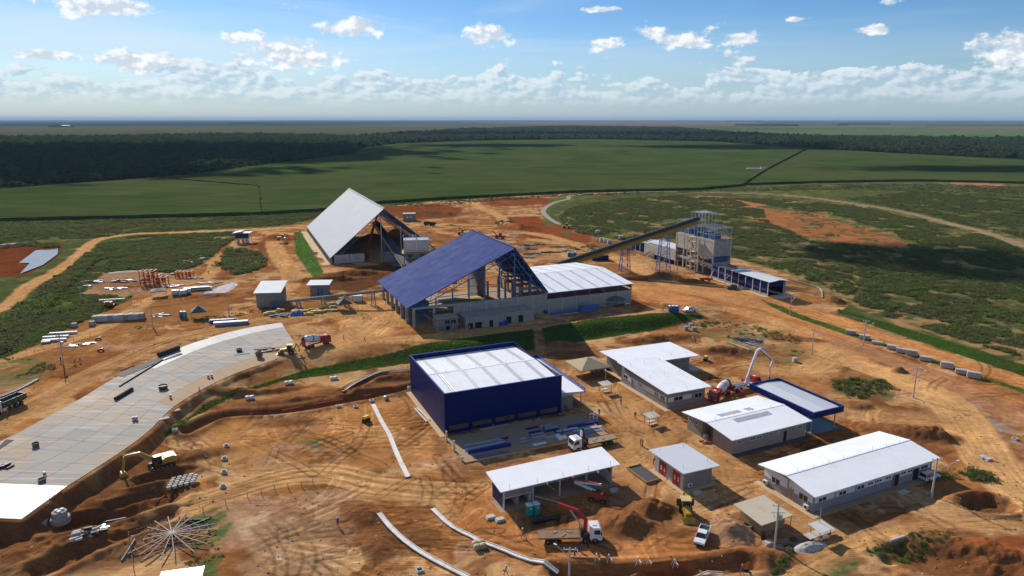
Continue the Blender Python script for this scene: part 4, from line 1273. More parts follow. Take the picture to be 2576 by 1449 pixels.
# ------------------------------------------------------------------ the blue hall
r, L, W = site('hall', 'blue_hall', 'tall blue clad hall with white roof behind a blue parapet')
f = MB()
wins = [(.9 + 5.75 * k, .9 + 5.75 * k + 4.8) for k in range(5)]
f.box(0, L, 0, .25, 2.15, 10)
f.box(0, L, 0, .25, .45, 1.0)
e = 0
for a, b in wins + [(L, L)]:
    f.box(e, a, .0, .25, 1.0, 2.15); e = b
f.build('front_wall', M_BLUE, r)
for a, b in wins:
    MB().box(a, b, .14, .16, 1.0, 2.15).build('window', mat('hall_window', (.10, .07, .045), .3, var=.3, scale=.5), r)
bx(r, 'back_wall', M_BLUE, 0, L, W - .25, W, .3, 10)
bx(r, 'side_wall', M_BLUES, 0, .25, .25, W - .25, .3, 10)
MB().prism([(.25, .3), (W - .25, .3), (W - .25, 10), (W / 2, 9.65), (.25, 10)], L - .25, L, 'x').build('side_wall', M_BLUES, r)
for b in ((-.06, L + .06, -.06, .31, 10, 10.1), (-.06, L + .06, W - .31, W + .06, 10, 10.1), (-.06, .31, .31, W - .31, 10, 10.1)):
    bx(r, 'parapet_cap', M_TRIM, *b)
k0 = MB()
for s in (0, 1):
    y0, y1 = (.3, W / 2) if s == 0 else (W - .3, W / 2)
    MB().plate([(.3, y0, 8.8), (L - .3, y0, 8.8), (L - .3, y1, 9.5), (.3, y1, 9.5)], .12).build('roof_panel', M_WHITE, r)
    for k in range(5):
        sx = 3.2 + 5.75 * k
        ya, yb = (y0 + .4, y1 - .5) if s == 0 else (y0 - .4, y1 + .5)
        kz = .7 / (W / 2 - .3)
        MB().plate([(sx - .55, ya, 8.8 + .4 * kz + .123), (sx + .55, ya, 8.8 + .4 * kz + .123), (sx + .55, yb, 9.5 - .5 * kz + .123), (sx - .55, yb, 9.5 - .5 * kz + .123)], .03).build('skylight', M_SKYL, r)
bx(r, 'ridge_cap', M_WHITE, .4, L - .4, W / 2 - .3, W / 2 + .3, 9.61, 9.67)
for k in range(6):
    bx(r, 'column', M_CONCL, .1 + k * (L - .5) / 5, .5 + k * (L - .5) / 5, .3, .7, -.2, 8.6)
bx(r, 'floor', M_SLAB, .3, L - .3, .8, W - .3, -.25, .05)
bx(r, 'plinth', M_PAVE, -1.3, -.02, -.5, W, -.3, .06)
for k in range(3):
    bx(r, 'lightning_rod', M_STEELG, 5 + 8 * k, 5.06 + 8 * k, W / 2, W / 2 + .06, 9.67, 10.5)
# lean-to on the right side
MB().plate([(L + .02, .3, 5.3), (L + 6.4, .3, 4.8), (L + 6.4, 27.5, 4.8), (L + .02, 27.5, 5.3)], .12).build('lean_to_roof', M_WHITE, r)
bx(r, 'lean_to_fascia', M_TRIM, L + 6.41, L + 6.62, .1, 27.7, 4.55, 5.75)
bx(r, 'lean_to_fascia', M_TRIM, L + .02, L + 6.40, 27.52, 27.72, 4.55, 5.75)
bx(r, 'gutter', M_STEELG, L + .02, L + 6.40, .1, .28, 4.6, 5.0)
bx(r, 'lean_to_wall', M_BLOCK, L + .02, L + 4.2, 2.4, 2.6, -.1, 4.8)
bx(r, 'lean_to_wall', M_BLOCK, L + 4.2, L + 4.4, 2.4, 27.2, -.1, 4.8)
for k in range(4):
    bx(r, 'lean_to_post', M_STEELB, L + 6.22, L + 6.37, 1.6 + 8.4 * k, 1.75 + 8.4 * k, -.1, 4.78)

SITE['slab'] = ((-9.9, 134.4), R(23.4), 34.6, 13.6, .10)
r, L, W = site('slab', 'floor_slab', 'dusty open floor slab with low kerb in front of the blue hall', 'slab')
bx(r, 'slab', M_SLAB, .2, L - .2, .2, W - .4, -.4, .02)
for b in ((0, L, 0, .19, -.4, .22), (0, .19, .2, W - .4, -.4, .22), (L - .19, L, .2, W - .4, -.4, .22)):
    bx(r, 'kerb', mat('orange_kerb', (.55, .30, .12), .9), *b)
for yy in (1.0, 6.0, 11.2):
    bx(r, 'starter_column', M_CONCL, -.35, -.02, yy, yy + .33, -.3, 2.5 if yy > 3 else 1.0)

# ------------------------------------------------------------------ open shed with three bays
r, L, W = site('shed', 'open_shed', 'white roofed shed with open front bays and blue end wall')
MB().plate([(-1.0, -1.1, 4.15), (L + 1.1, -1.1, 4.15), (L + 1.1, W + .8, 4.75), (-1.0, W + .8, 4.75)], .13).build('roof_panel', M_WHITE, r)
bx(r, 'end_wall', M_BLUES, 0, .15, .3, W, .02, 4.1)
bx(r, 'back_wall', M_GREYP, .2, L - .2, W - .15, W, 2.0, 4.4)
for k in range(4):
    bx(r, 'back_panel', M_WHITEP, .25 + k * (L - .4) / 4, (k + 1) * (L - .4) / 4, W - .3, W - .155, 0, 1.98)
bx(r, 'end_wall', M_GREYP, L - .15, L, .3, W - .2, 1.9, 4.2)
bx(r, 'end_panel', M_WHITEP, L - .3, L - .16, .4, W - .35, 0, 1.88)
for x in (0.0, 5.9, 11.6, 17.4, L - .3):
    bx(r, 'column', M_CONCL, x, x + .3, -.05, .25, -.3, 4.12)
for x in (5.9, 11.6, 17.4):
    bx(r, 'rear_column', M_CONCL, x, x + .25, W - .56, W - .31, 0, 4.3)
bx(r, 'front_panel', M_BLOCK, .32, 5.88, 0, .18, 2.3, 4.1)
bx(r, 'lintel', M_CONCL, .32, 5.88, -.02, .2, 2.02, 2.29)
for x in (2.9, 5.55):
    bx(r, 'partition', M_WHITEP, x, x + .2, .3, W - .35, 0, 2.25)
bx(r, 'partition_wall', M_BLOCK, 2.85, 3.15, 0, .2, 0, 2.0)
bx(r, 'floor', M_SLAB, -.9, L + .6, -1.0, W + .4, -.3, 0)
for x in (1.0, 6.6, 12.0, 17.5, 22.5):
    bx(r, 'lightning_rod', M_STEELG, x, x + .06, -.6, -.54, 4.33, 5.2)

# ------------------------------------------------------------------ small block house with red doors
r, L, W = site('red', 'transformer_house', 'small concrete house with two red double doors and white roof')
walls(r, L, W, 3.9, M_BLOCK)
bx(r, 'door_side_facing', M_CONCL, -.03, 0, .1, W - .1, 0, 3.85)
MB().plate([(-1.1, -1.1, 4.15), (L + 1.0, -1.1, 3.85), (L + 1.0, W + 1.0, 3.85), (-1.1, W + 1.0, 4.15)], .16).build('roof_panel', M_WHITEY, r)
for y0 in (.9, 5.2):
    d = opening(r, 'door', 'left', y0, y0 + 2.4, .1, 3.05, L, W, M_REDD, M_CONCL, .10)
    for yy in (y0 + .45, y0 + 1.5):
        for zz in (1.15, 1.65):
            bx(d, 'vent', M_WHITEP, -.075, -.045, yy, yy + .42, zz, zz + .34)
    MB().box(-.06, -.04, y0 + 1.18, y0 + 1.22, .1, 2.75).build('seam', M_DARK, d)
a = bx(r, 'air_conditioner', M_WHITEP, 1.0, 1.9, -.42, -.02, .6, 1.3)
MB().lathe([(.26, -.02), (.26, .02)], 'y', (1.38, -.43, .95), 12).build('fan', M_DARK, a)
bx(r, 'pavement', M_PAVE, -1.1, L + 1.0, -1.0, W + .6, -.3, .0)
for x, y in ((.5, 1), (6.5, 1), (.5, 8.4), (6.5, 8.4)):
    bx(r, 'lightning_rod', M_STEELG, x, x + .06, y, y + .06, 4.05, 4.9)
g = thing('gravel_bed', 'dark gravel bed framed with boards beside the red doors', 'gravel', (*SITE['red'][0], .12), R(25.5))
bx(g, 'gravel', M_DGRAV, -4.6, -1.3, 5.4, 12.0, -.2, .06)
for b in ((-4.75, -4.62, 5.3, 12.2, -.2, .3), (-4.6, -1.3, 12.02, 12.15, -.2, .3), (-4.6, -1.3, 5.25, 5.38, -.2, .3)):
    bx(g, 'board', M_WOOD, *b)

# ------------------------------------------------------------------ stepped office wings
r, L, W = site('lup', 'office_wing', 'rear office wing with flat white roof beside the tan tent')
walls(r, L, W, 4.2, M_BLOCK)
MB().plate([(-1.5, -1.5, 4.75), (L + 2.2, -1.5, 4.3), (L + 2.2, W + 1.6, 4.3), (-1.5, W + 1.6, 4.75)], .15).build('roof_panel', M_WHITE, r)
for a in (13.5, 16.0, 18.2):
    opening(r, 'window', 'front', a, a + 1.2, 2.5, 3.1, L, W)
bx(r, 'verge_beam', M_CONC, -.02, L + .02, -.25, -.02, 3.6, 4.2)
bx(r, 'pavement', M_CONCL, L + .05, L + 3.2, -1.5, W, -.3, .02)
for x in (3, 9, 15, 20):
    bx(r, 'lightning_rod', M_STEELG, x, x + .06, .5, .56, 4.75, 5.5)
bx(r, 'plinth_walk', M_PAVE, -1.4, -.02, -1.2, W, -.3, .03)
r, L, W = site('llow', 'office_wing', 'front office wing with white upper wall band and ribbon windows')
walls(r, L, W, 4.0, M_BLOCK)
MB().plate([(-1.0, -1.2, 4.35), (L + 1.0, -1.2, 4.15), (L + .6, W + 1.0, 5.15), (-1.0, W + 1.0, 5.35)], .15).build('roof_panel', M_WHITE, r)
bx(r, 'white_band', M_WHITEP, -.04, -.01, .3, W - 3, 1.5, 2.9)
bx(r, 'white_band', M_WHITEP, .3, 7.4, -.04, -.01, 1.6, 2.8)
bx(r, 'lower_wall_facing', M_GREYP, -.04, -.01, 8.5, W - 3, 0, 1.48)
for a in (1.0, 3.6, 10.8, 17.6):
    opening(r, 'window', 'left', a, a + 1.7, 1.6, 2.7, L, W, proud=.1)
opening(r, 'door', 'left', 14.6, 15.6, .05, 2.3, L, W, mat('grey_door', (.30, .28, .29), .6), proud=.1)
opening(r, 'window', 'front', 2.0, 4.6, 1.7, 2.7, L, W, proud=.1)
opening(r, 'window', 'front', 8.4, 10.6, 1.4, 2.6, L, W, M_DARK, proud=.06)
bx(r, 'pavement', M_PAVE, -1.4, -.06, -1.3, W, -.3, .03)
bx(r, 'pavement', M_SLAB, -.05, L + 1, -1.5, -.06, -.3, .03)
for x in (1, 5.5, 10.5):
    for y in (-.3, 9, 18):
        bx(r, 'lightning_rod', M_STEELG, x, x + .06, y, y + .06, 4.5 + (y + 1) * .043, 5.3 + (y + 1) * .043)

# ------------------------------------------------------------------ block-walled canteen
r, L, W = site('grey', 'block_house', 'grey block house with two grey skylight strips in its white roof')
for b in ((0, L, 0, .2, 0, 3.75), (0, L, W - .2, W, 0, 3.75), (L - .2, L, .2, W - .2, 0, 3.75), (0, .2, .2, 6.0, 0, 3.75), (0, .2, 9.6, W - .2, 0, 3.75), (2.6, 2.8, 6.0, 9.6, 0, 3.75), (.2, 2.8, 5.8, 6.0, 0, 3.75), (.2, 2.8, 9.6, 9.8, 0, 3.75)):
    bx(r, 'wall', M_BLOCK, *b)
gable_roof(r, L, W, 3.85, 4.65, 1.0, M_WHITE, rods=0)
kz = .8 / (W / 2 + 1.0)
for (x0, x1, y0) in ((5.5, 16.8, 4.6), (4.2, 10.6, 8.3), (12.0, 15.0, 8.3)):
    for i in range(int((x1 - x0) / 1.05)):
        xa = x0 + i * 1.05
        z = lambda y: (3.85 + (y + 1) * kz if y < W / 2 else 4.65 - (y - W / 2) * kz) + .145
        MB().plate([(xa, y0, z(y0)), (xa + .98, y0, z(y0)), (xa + .98, y0 + 1.6, z(y0 + 1.6)), (xa, y0 + 1.6, z(y0 + 1.6))], .03).build('skylight', mat('grey_skylight', (.42, .42, .47), .4), r)
for a in (1.3, 5.2, 7.0, 10.4):
    opening(r, 'window', 'front', a, a + 1.15, 2.3, 2.85, L, W)
opening(r, 'window', 'front', 13.0, 13.5, 2.35, 2.8, L, W)
for a in (17.2, 19.2):
    opening(r, 'window', 'front', a, a + 1.15, 2.3, 2.85, L, W)
opening(r, 'door', 'front', 14.8, 15.8, .05, 2.5, L, W, M_DARK, M_CONC)
for a in (11.2, 13.0):
    opening(r, 'window', 'left', a, a + 1.1, 2.4, 2.95, L, W)
MB().box(2.56, 2.59, 7.4, 8.6, 1.2, 2.4).build('inner_window', M_GLASS, r)
bx(r, 'gravel_strip', M_DGRAV, -.1, L + .4, -1.5, -.02, -.25, .04)
bx(r, 'downpipe', M_WHITEP, L + .05, L + .17, -.15, -.03, 0, 3.8)
for x in (1.5, 7, 12.5, 18):
    bx(r, 'lightning_rod', M_STEELG, x, x + .06, W / 2, W / 2 + .06, 4.8, 5.5)

# ------------------------------------------------------------------ blue canopy
r, L, W = site('canopy', 'entrance_canopy', 'canopy on posts with deep blue fascia round a white roof', 'canopy')
for b in ((0, L, 0, .2, 4.1, 5.5), (0, L, W - .2, W, 4.1, 5.5), (0, .2, .2, W - .2, 4.1, 5.5), (L - .2, L, .2, W - .2, 4.1, 5.5)):
    bx(r, 'fascia', M_BLUE if b[1] - b[0] > 1 else M_BLUES, *b)
for b in ((-.04, L + .04, -.04, .24, 5.5, 5.58), (-.04, L + .04, W - .24, W + .04, 5.5, 5.58), (-.04, .24, .24, W - .24, 5.5, 5.58), (L - .24, L + .04, .24, W - .24, 5.5, 5.58)):
    bx(r, 'cap', M_TRIM, *b)
MB().plate([(.22, .22, 4.9), (L / 2, .22, 5.15), (L / 2, W - .22, 5.15), (.22, W - .22, 4.9)], .1).build('roof_panel', M_WHITEY, r)
MB().plate([(L / 2 + .02, .22, 5.15), (L - .22, .22, 4.9), (L - .22, W - .22, 4.9), (L / 2 + .02, W - .22, 5.15)], .1).build('roof_panel', mat('greyer_roof_sheet', (.52, .55, .58), .4, var=.05, ribs=('y', 1.0, .02)), r)
for x in (1.0, L - 1.2):
    for y in (1.2, 9.8, 18.6):
        p = bx(r, 'post', M_STEELG, x, x + .2, y, y + .2, -.1, 4.9)
        bx(p, 'foot', M_CONCL, x - .2, x + .4, y - .2, y + .4, -.2, .14)
bx(r, 'floor', mat('wet_dark_floor', (.10, .095, .09), .25, var=.3, scale=.4), .2, L - .2, .2, W - .4, -.3, .02)

# ------------------------------------------------------------------ long white-roofed house
r, L, W = site('long', 'long_house', 'long low house with grey and white walls and white gable roof')
for b in ((0, L, 0, .2), (0, L, W - .2, W), (0, .2, .2, W - .2), (L - .2, L, .2, W - .2)):
    bx(r, 'lower_wall', M_GREYP, *b, 0, 1.75)
    bx(r, 'upper_wall', M_WHITEP, *b, 1.75, 3.7)
MB().prism([(.2, 3.7), (W - .2, 3.7), (W / 2, 4.45)], .02, .18, 'x').build('gable', M_BLOCK, r)
MB().prism([(.2, 3.7), (W - .2, 3.7), (W / 2, 4.45)], L - .18, L - .02, 'x').build('gable', M_BLOCK, r)
gable_roof(r, L, W, 3.75, 4.75, .95, M_WHITE, rods=8)
for b in ((-.06, .0, W / 2 - .15, W / 2 + .15), (-.06, 0, -.02, .2)):
    bx(r, 'pilaster', M_GREYP, *b, 0, 4.0)
for k in range(7):
    bx(r, 'pilaster', M_GREYP, .02 + k * 5.4, .22 + k * 5.4, -.06, -.002, 0, 3.72)
for a in (1.3, 8.0):
    opening(r, 'window', 'left', a, a + 2.0, 1.35, 2.55, L, W, proud=.09)
opening(r, 'door', 'left', 4.6, 5.6, .05, 2.3, L, W, M_WOOD, M_CONCL, .09)
for a in (1.2, 6.4, 11.3):
    opening(r, 'window', 'front', a, a + 1.9, 1.9, 2.6, L, W, proud=.09)
for a in (14.2, 16.6, 19.2, 23.6, 25.6):
    opening(r, 'window', 'front', a, a + 1.4, 2.2, 2.6, L, W, proud=.09)
opening(r, 'window', 'front', 29.5, 31.6, 1.9, 2.6, L, W, proud=.09)
for a in (21.3, 27.2):
    opening(r, 'door', 'front', a, a + 1.8, .05, 2.5, L, W, M_DARK, M_CONC, .09)
for y in (.8, 10.8):
    a = bx(r, 'air_conditioner', M_WHITEP, -.62, -.08, y, y + .95, .35, 1.1)
    MB().lathe([(.28, -.02), (.28, .02)], 'x', (-.63, y + .4, .72), 12).build('fan', M_DARK, a)
bx(r, 'pavement', M_PAVE, -1.5, -.1, -1.6, W + 1.2, -.3, .03)
bx(r, 'pavement', M_SLAB, -.09, L + 1, -1.6, -.1, -.3, .03)
bx(r, 'doorstep', M_CONCL, 20.6, 23.0, -2.7, -1.62, -.3, .08)

# ------------------------------------------------------------------ tents
def tent(px, py, w, h, m, label, posts=True, rz=R(24), rise=1.3, z=None):
    p = on(px, py)
    t_ = thing('tent', label, 'tent', p, rz)
    hw = w / 2
    MB().add([(-hw, -hw, h), (hw, -hw, h), (hw, hw, h), (-hw, hw, h), (0, 0, h + rise), (-hw, -hw, h - .25), (hw, -hw, h - .25), (hw, hw, h - .25), (-hw, hw, h - .25)],
             [(0, 1, 4), (1, 2, 4), (2, 3, 4), (3, 0, 4), (5, 6, 1, 0), (6, 7, 2, 1), (7, 8, 3, 2), (8, 5, 0, 3)]).build('canopy', m, t_)
    for x in (-hw + .1, hw - .1):
        for y in (-hw + .1, hw - .1):
            MB().tube((x, y, 0), (x, y, h), .06, n=6).build('pole', M_STEELG, t_)
    return t_
tent(1478, 940, 9.6, 3.0, M_TAN, 'large tan tent between the blue hall and the office wings', rise=2.0)
tent(*T(1, 2005, 1050), 5.0, 2.6, M_GRYT, 'small dark tent beside the portable toilets on the left', rise=1.8)
tent(*T(1, 1600, 835), 5.4, 2.5, M_GRYT, 'dark tent roof near the tall orange steel frame', rise=.8)
tent(*T(16, 1500, 320), 5.2, 2.8, M_GRYT, 'dark green tent beside the yellow heap of panels', rise=1.6)
tent(*T(3, 2240, 800), 6.2, 2.6, M_GRYT, 'flat dark tent against the annex wall', rise=.9)
for (q, lab, m) in ((T(3, 2170, 815), 'small work table left of the tent by the annex wall', M_BLUP), (T(3, 2360, 810), 'small work table right of the tent by the annex wall', M_WHITEP)):
    p = on(*q)
    t_ = thing('work_table', lab, 'table', p, R(24))
    bx(t_, 'top', m, -1, 1, -.5, .5, .85, .95)
    for x in (-.9, .8):
        for y in (-.45, .35):
            bx(t_, 'leg', M_WHITEP, x, x + .1, y, y + .1, 0, .84)

# ------------------------------------------------------------------ big blue barn: steep open frame under a blue roof
def truss(pts_top, depth, y, n, w=.22):
    """rafter truss along a sloping line in the x-z plane at a given y"""
    m = MB()
    a, b = Vector(pts_top[0]), Vector(pts_top[1])
    d = (b - a).normalized()
    dn = Vector((d.z, 0, -d.x)) * depth
    if dn.z > 0: dn = -dn
    m.bar(a, b, w)
    m.bar(a + dn * .15, b + dn, w) if False else m.bar(a + dn, b + dn, w)
    for i in range(n):
        p, q = a + (b - a) * (i / n), a + (b - a) * ((i + .5) / n)
        s = a + (b - a) * ((i + 1) / n)
        m.bar(p, q + dn, w * .6); m.bar(q + dn, s, w * .6)
    return m
r, L, W = site('barn', 'blue_barn', 'huge barn with steep blue roof and open blue steel gable', 'building')
XR, ZR, ZE = 36.2, 24.2, 7.7
nsh = 7
for k in range(nsh):
    y0, y1 = -.7 + k * (W + 1.4) / nsh, -.7 + (k + 1) * (W + 1.4) / nsh - .03
    MB().plate([(-2.2, y0, ZE - .75), (XR, y0, ZR), (XR, y1, ZR), (-2.2, y1, ZE - .75)], .16).build('roof_sheet', M_BLUER, r)
    MB().plate([(XR + .02, y0, ZR), (L + .3, y0, ZE - .3), (L + .3, y1, ZE - .3), (XR + .02, y1, ZR)], .16).build('roof_sheet', M_BLUER, r)
bx(r, 'ridge_cap', M_TRIM, XR - .3, XR + .3, -.7, W + .7, ZR + .18, ZR + .3)
for k in range(7):
    y = k * W / 6
    truss([(-1.4, y, ZE - .65), (XR, y, ZR - .3)], 1.7, y, 14).build('truss', M_STEELB, r)
    truss([(L, y, ZE - .4), (XR, y, ZR - .3)], 1.7, y, 7).build('truss', M_STEELB, r)
slope = (ZR - ZE) / XR
for x in (8.0, 13.8, 19.6, 25.2, 30.7, XR, 42.3):
    zt = ZE + slope * x - 1.9 if x <= XR else ZE + (L - x) / (L - XR) * (ZR - ZE) - 1.6
    bx(r, 'gable_column', M_STEELB, x - .2, x + .2, -.2, .2, 7.0, max(zt, 7.3))
for z in (9.6, 12.2, 14.8, 17.4):
    xa = (z - ZE + 2.2) / slope; xb = L - (z - ZE + 2) / (ZR - ZE) * (L - XR)
    bx(r, 'girt', M_STEELB, xa, xb, -.07, .07, z, z + .16)
for k in range(7):
    y = k * W / 6
    if k: bx(r, 'concrete_column', M_CONC, -.6, .3, y - .45, y + .45, -.6, 6.6)
    bx(r, 'concrete_column', M_CONC, L - .8, L - .1, max(.3, y - .45), y + .45, -.6, 7.0)
for x in (.0, 6.9):
    bx(r, 'concrete_column', M_CONC, x, x + .7, -.35, .35, -.6, 6.3)
bx(r, 'ring_beam', M_CONC, -.1, 14.0, -.4, .4, 6.3, 7.0)
NB, NR_ = 6, 5
for i in range(NB):
    xa, xb = 14.05 + i * (L - 14.05) / NB, 14.05 + (i + 1) * (L - 14.05) / NB
    bx(r, 'wall_post', M_CONCL, xa, xa + .35, -.28, .25, -.5, 7.0)
    for j in range(NR_):
        bx(r, 'wall_panel', M_CONC, xa + .37, xb - .02, -.15, .12, -.5 + j * 1.5, -.5 + (j + 1) * 1.5 - .03)
bx(r, 'core_wall', M_CONC, 30.5, 30.9, 22, 33, 0, 14)
bx(r, 'core_wall', M_CONC, 30.9, 38, 32.6, 33, 0, 14)
for i, (x, y) in enumerate(((41, 6), (41, 13), (41, 20), (41, 27), (34, 20), (46, 16))):
    bx(r, 'inner_column', M_CONC, x - .35, x + .35, y - .35, y + .35, 0, 8.5)
for y in (6, 13, 20, 27):
    bx(r, 'inner_beam', M_CONC, 40.7, L - .9, y - .25, y + .25, 7.6, 8.45)
bx(r, 'inner_beam', M_CONC, 40.7, 41.3, 6.3, 26.7, 8.5, 9.1)
bx(r, 'floor', M_SLAB, .8, L - .9, .6, W - .5, -.5, .02)
MB().bar((9, 2, .1), (1.2, 20, 5.6), .5).build('ramp_beam', M_CONC, r)
# yellow formwork deck inside
fw = thing('formwork_deck', 'yellow plywood formwork deck inside the blue barn', 'formwork', tuple(Vector((SITE['barn'][0][0], SITE['barn'][0][1], 3.0))), R(23))
for i in range(5):
    for j in range(4):
        bx(fw, 'plywood_sheet', M_PLY, 15 + i * 3.3, 18.25 + i * 3.3, 8 + j * 3.4, 11.35 + j * 3.4, 3.0 + .02 * ((i + j) % 3), 3.08 + .02 * ((i + j) % 3))
for i in range(6):
    for j in range(3):
        bx(fw, 'prop', M_STEELG, 15.1 + i * 3.2, 15.22 + i * 3.2, 8.1 + j * 6.2, 8.22 + j * 6.2, .02, 2.98)
for j in range(3):
    bx(fw, 'joist', M_WOOD, 14.5, 32, 9 + j * 4, 9.15 + j * 4, 3.14, 3.3)
def junk(name, label, cat, p, rz, n, span, mats, seed, lz=(.1, .3), part='piece', h=1.0, group=None):
    """a heap of loose lengths and boxes lying about: each one a piece"""
    rj = random.Random(seed)
    t_ = thing(name, label, cat, p, rz, group)
    for i in range(n):
        m = rj.choice(mats)
        x, y = rj.uniform(-span[0], span[0]), rj.uniform(-span[1], span[1])
        a = rj.gauss(0, .35)
        l, w, hh = rj.uniform(*span[2]), rj.uniform(*lz), rj.uniform(*lz)
        z = hh / 2 + rj.random() ** 2 * h * max(0, 1 - math.hypot(x / span[0], y / span[1]) * .8)
        MB().cbox(x, y, z, l, w, hh, a).build(part, m, t_)
    return t_
bp = lambda x, y, z=3.02: Vector((SITE['barn'][0][0] + math.cos(R(23)) * x - math.sin(R(23)) * y, SITE['barn'][0][1] + math.sin(R(23)) * x + math.cos(R(23)) * y, z))
junk('timber_heap', 'jumble of timber and steel on the floor inside the blue barn', 'heap', bp(22, 5), R(23), 26, (8, 2.4, (1, 4)), [M_WOOD, M_STEELG, M_WHITEP, M_CHAS], 4)
junk('steel_heap', 'dark steel lengths stacked behind the yellow formwork deck', 'heap', bp(24, 27), R(23), 20, (9, 2.5, (2, 6)), [M_STEELB, M_CHAS, M_STEELG], 5, h=2)
tk = thing('blue_tank', 'blue sheet metal hopper under the low corner of the blue barn', 'hopper', bp(5, 12), R(23))
MB().prism([(-1.2, 2.2), (1.2, 2.2), (3, 5.4), (3, 6.2), (-3, 6.2), (-3, 5.4)], -4, 4).build('bin', M_STEELB, tk)
for x in (-2.6, 2.4):
    for y in (-3.6, 3.4):
        bx(tk, 'leg', M_STEELB, x, x + .25, y, y + .25, 0, 5.5)
ywk = thing('yellow_walkway', 'yellow railed walkway in front corner of the blue barn', 'walkway', bp(10.5, 3.2), R(23))
bx(ywk, 'deck', M_YELL, -4, 3, -.6, .6, 4.2, 4.35)
for x in (-4, -2.2, -.4, 1.4, 2.9):
    bx(ywk, 'rail_post', M_YELL, x, x + .08, -.6, -.52, 4.36, 5.4)
    bx(ywk, 'support', M_YELL, x, x + .12, .4, .52, 0, 4.19)
bx(ywk, 'handrail', M_YELL, -4, 3, -.61, -.53, 5.42, 5.5)

# concrete rooms in front of the barn
r = thing('concrete_annex_rooms', 'row of low raw concrete rooms along the barn front wall', 'building', bp(15.6, -8.3, 3.0), R(23))
for b in ((0, 13.2, 0, .25), (0, .25, .25, 7.6), (12.0, 12.25, .25, 7.6), (13.25, 25.0, 1.6, 1.85), (24.75, 25.0, 1.86, 7.8), (13.2, 13.45, 1.86, 7.6)):
    bx(r, 'wall', M_CONC, *b, -.5, 3.4)
bx(r, 'roof_slab', M_CONC, -.1, 13.2, -.1, 7.7, 3.42, 3.75)
bx(r, 'roof_slab', M_CONC, 13.22, 25.1, 1.5, 7.9, 3.42, 3.7)
for a, b, h in ((.6, 2.3, 2.1), (3.0, 5.4, 2.1), (8.0, 9.4, 2.3)):
    opening(r, 'door', 'front', a, b, -.2, h, 25, 7.7, M_DARK, M_CONCL)
for a, b in ((14.9, 16.6), (19.2, 21.0)):
    bx(r, 'door', M_DARK, a, b, 1.55, 1.62, -.2, 2.3)
r = thing('brick_hut', 'unfinished block hut with scaffold in front of the blue barn', 'building', bp(6.6, -6.6, 3.0), R(23))
walls(r, 6.8, 5.4, 3.9, M_BLOCK)
bx(r, 'roof_slab', M_CONC, -.2, 7.0, -.2, 5.6, 3.92, 4.15)
opening(r, 'window', 'front', 2.2, 3.9, 2.2, 3.4, 6.8, 5.4, M_DARK, M_BLOCK)
opening(r, 'window', 'front', 4.4, 6.0, 2.2, 3.4, 6.8, 5.4, M_DARK, M_BLOCK)
opening(r, 'door', 'front', 2.6, 3.8, 0, 1.8, 6.8, 5.4, M_DARK, M_BLOCK)
for x in (-.6, 2.0, 4.6, 7.2):
    bx(r, 'scaffold_post', M_STEELG, x, x + .08, -1.2, -1.12, -.3, 3.0)
bx(r, 'scaffold_board', M_WOOD, -.8, 7.4, -1.3, -.5, 1.85, 1.95)

# ------------------------------------------------------------------ annex with low white roof
r, L, W = site('annex', 'white_annex', 'wide concrete walled store with white low roof beside blue barn')
NB = 6
for i in range(NB):
    xa, xb = i * L / NB + .4 * (i == 0), (i + 1) * L / NB
    bx(r, 'wall_post', M_CONCL, xa, xa + .35, -.28, .25, -.5, 5.0)
    for j in range(4):
        bx(r, 'wall_panel', M_CONC, xa + .37, xb - .02, -.15, .12, -.5 + j * 1.37, -.5 + (j + 1) * 1.37 - .03)
    c = bx(r, 'steel_column', M_STEELB, xb - .3, xb, -.12, .2, 5.02, 7.0)
    MB().bar((xb - .15, .05, 5.6), (xb - 1.3, .05, 6.9), .14).build('brace', M_STEELB, c)
for j in range(4):
    bx(r, 'wall_panel', M_CONC, L - .15, L + .12, .3, W, -.5 + j * 1.37, -.5 + (j + 1) * 1.37 - .03)
bx(r, 'eaves_beam', M_STEELB, -.2, L + .3, -.5, -.2, 6.95, 7.3)
bx(r, 'gable_sheet', M_TRIM, L - .1, L + .1, .1, 9, 5.6, 7.0)
gable_roof(r, L, W, 7.25, 9.3, .4, M_WHITE, strips=(3.4, 9.2, 15.0, 20.8, 26.6, 32.2), sm=mat('pale_roof_strip', (.58, .58, .60), .35), oy=.7)
bx(r, 'floor', M_EARTH, .5, L - .3, .5, W - .5, -.4, .01)
for k in range(6):
    m = MB(); y = 3.5 + k * 7
    for i in range(12):
        xa, xb = .3 + i * (L - .6) / 12, .3 + (i + 1) * (L - .6) / 12
        m.bar((xa, y, 6.3), (xb, y, 6.9), .1); m.bar((xa, y, 6.3), (xb, y, 6.3), .12)
    m.build('roof_truss', M_STEELB, r)

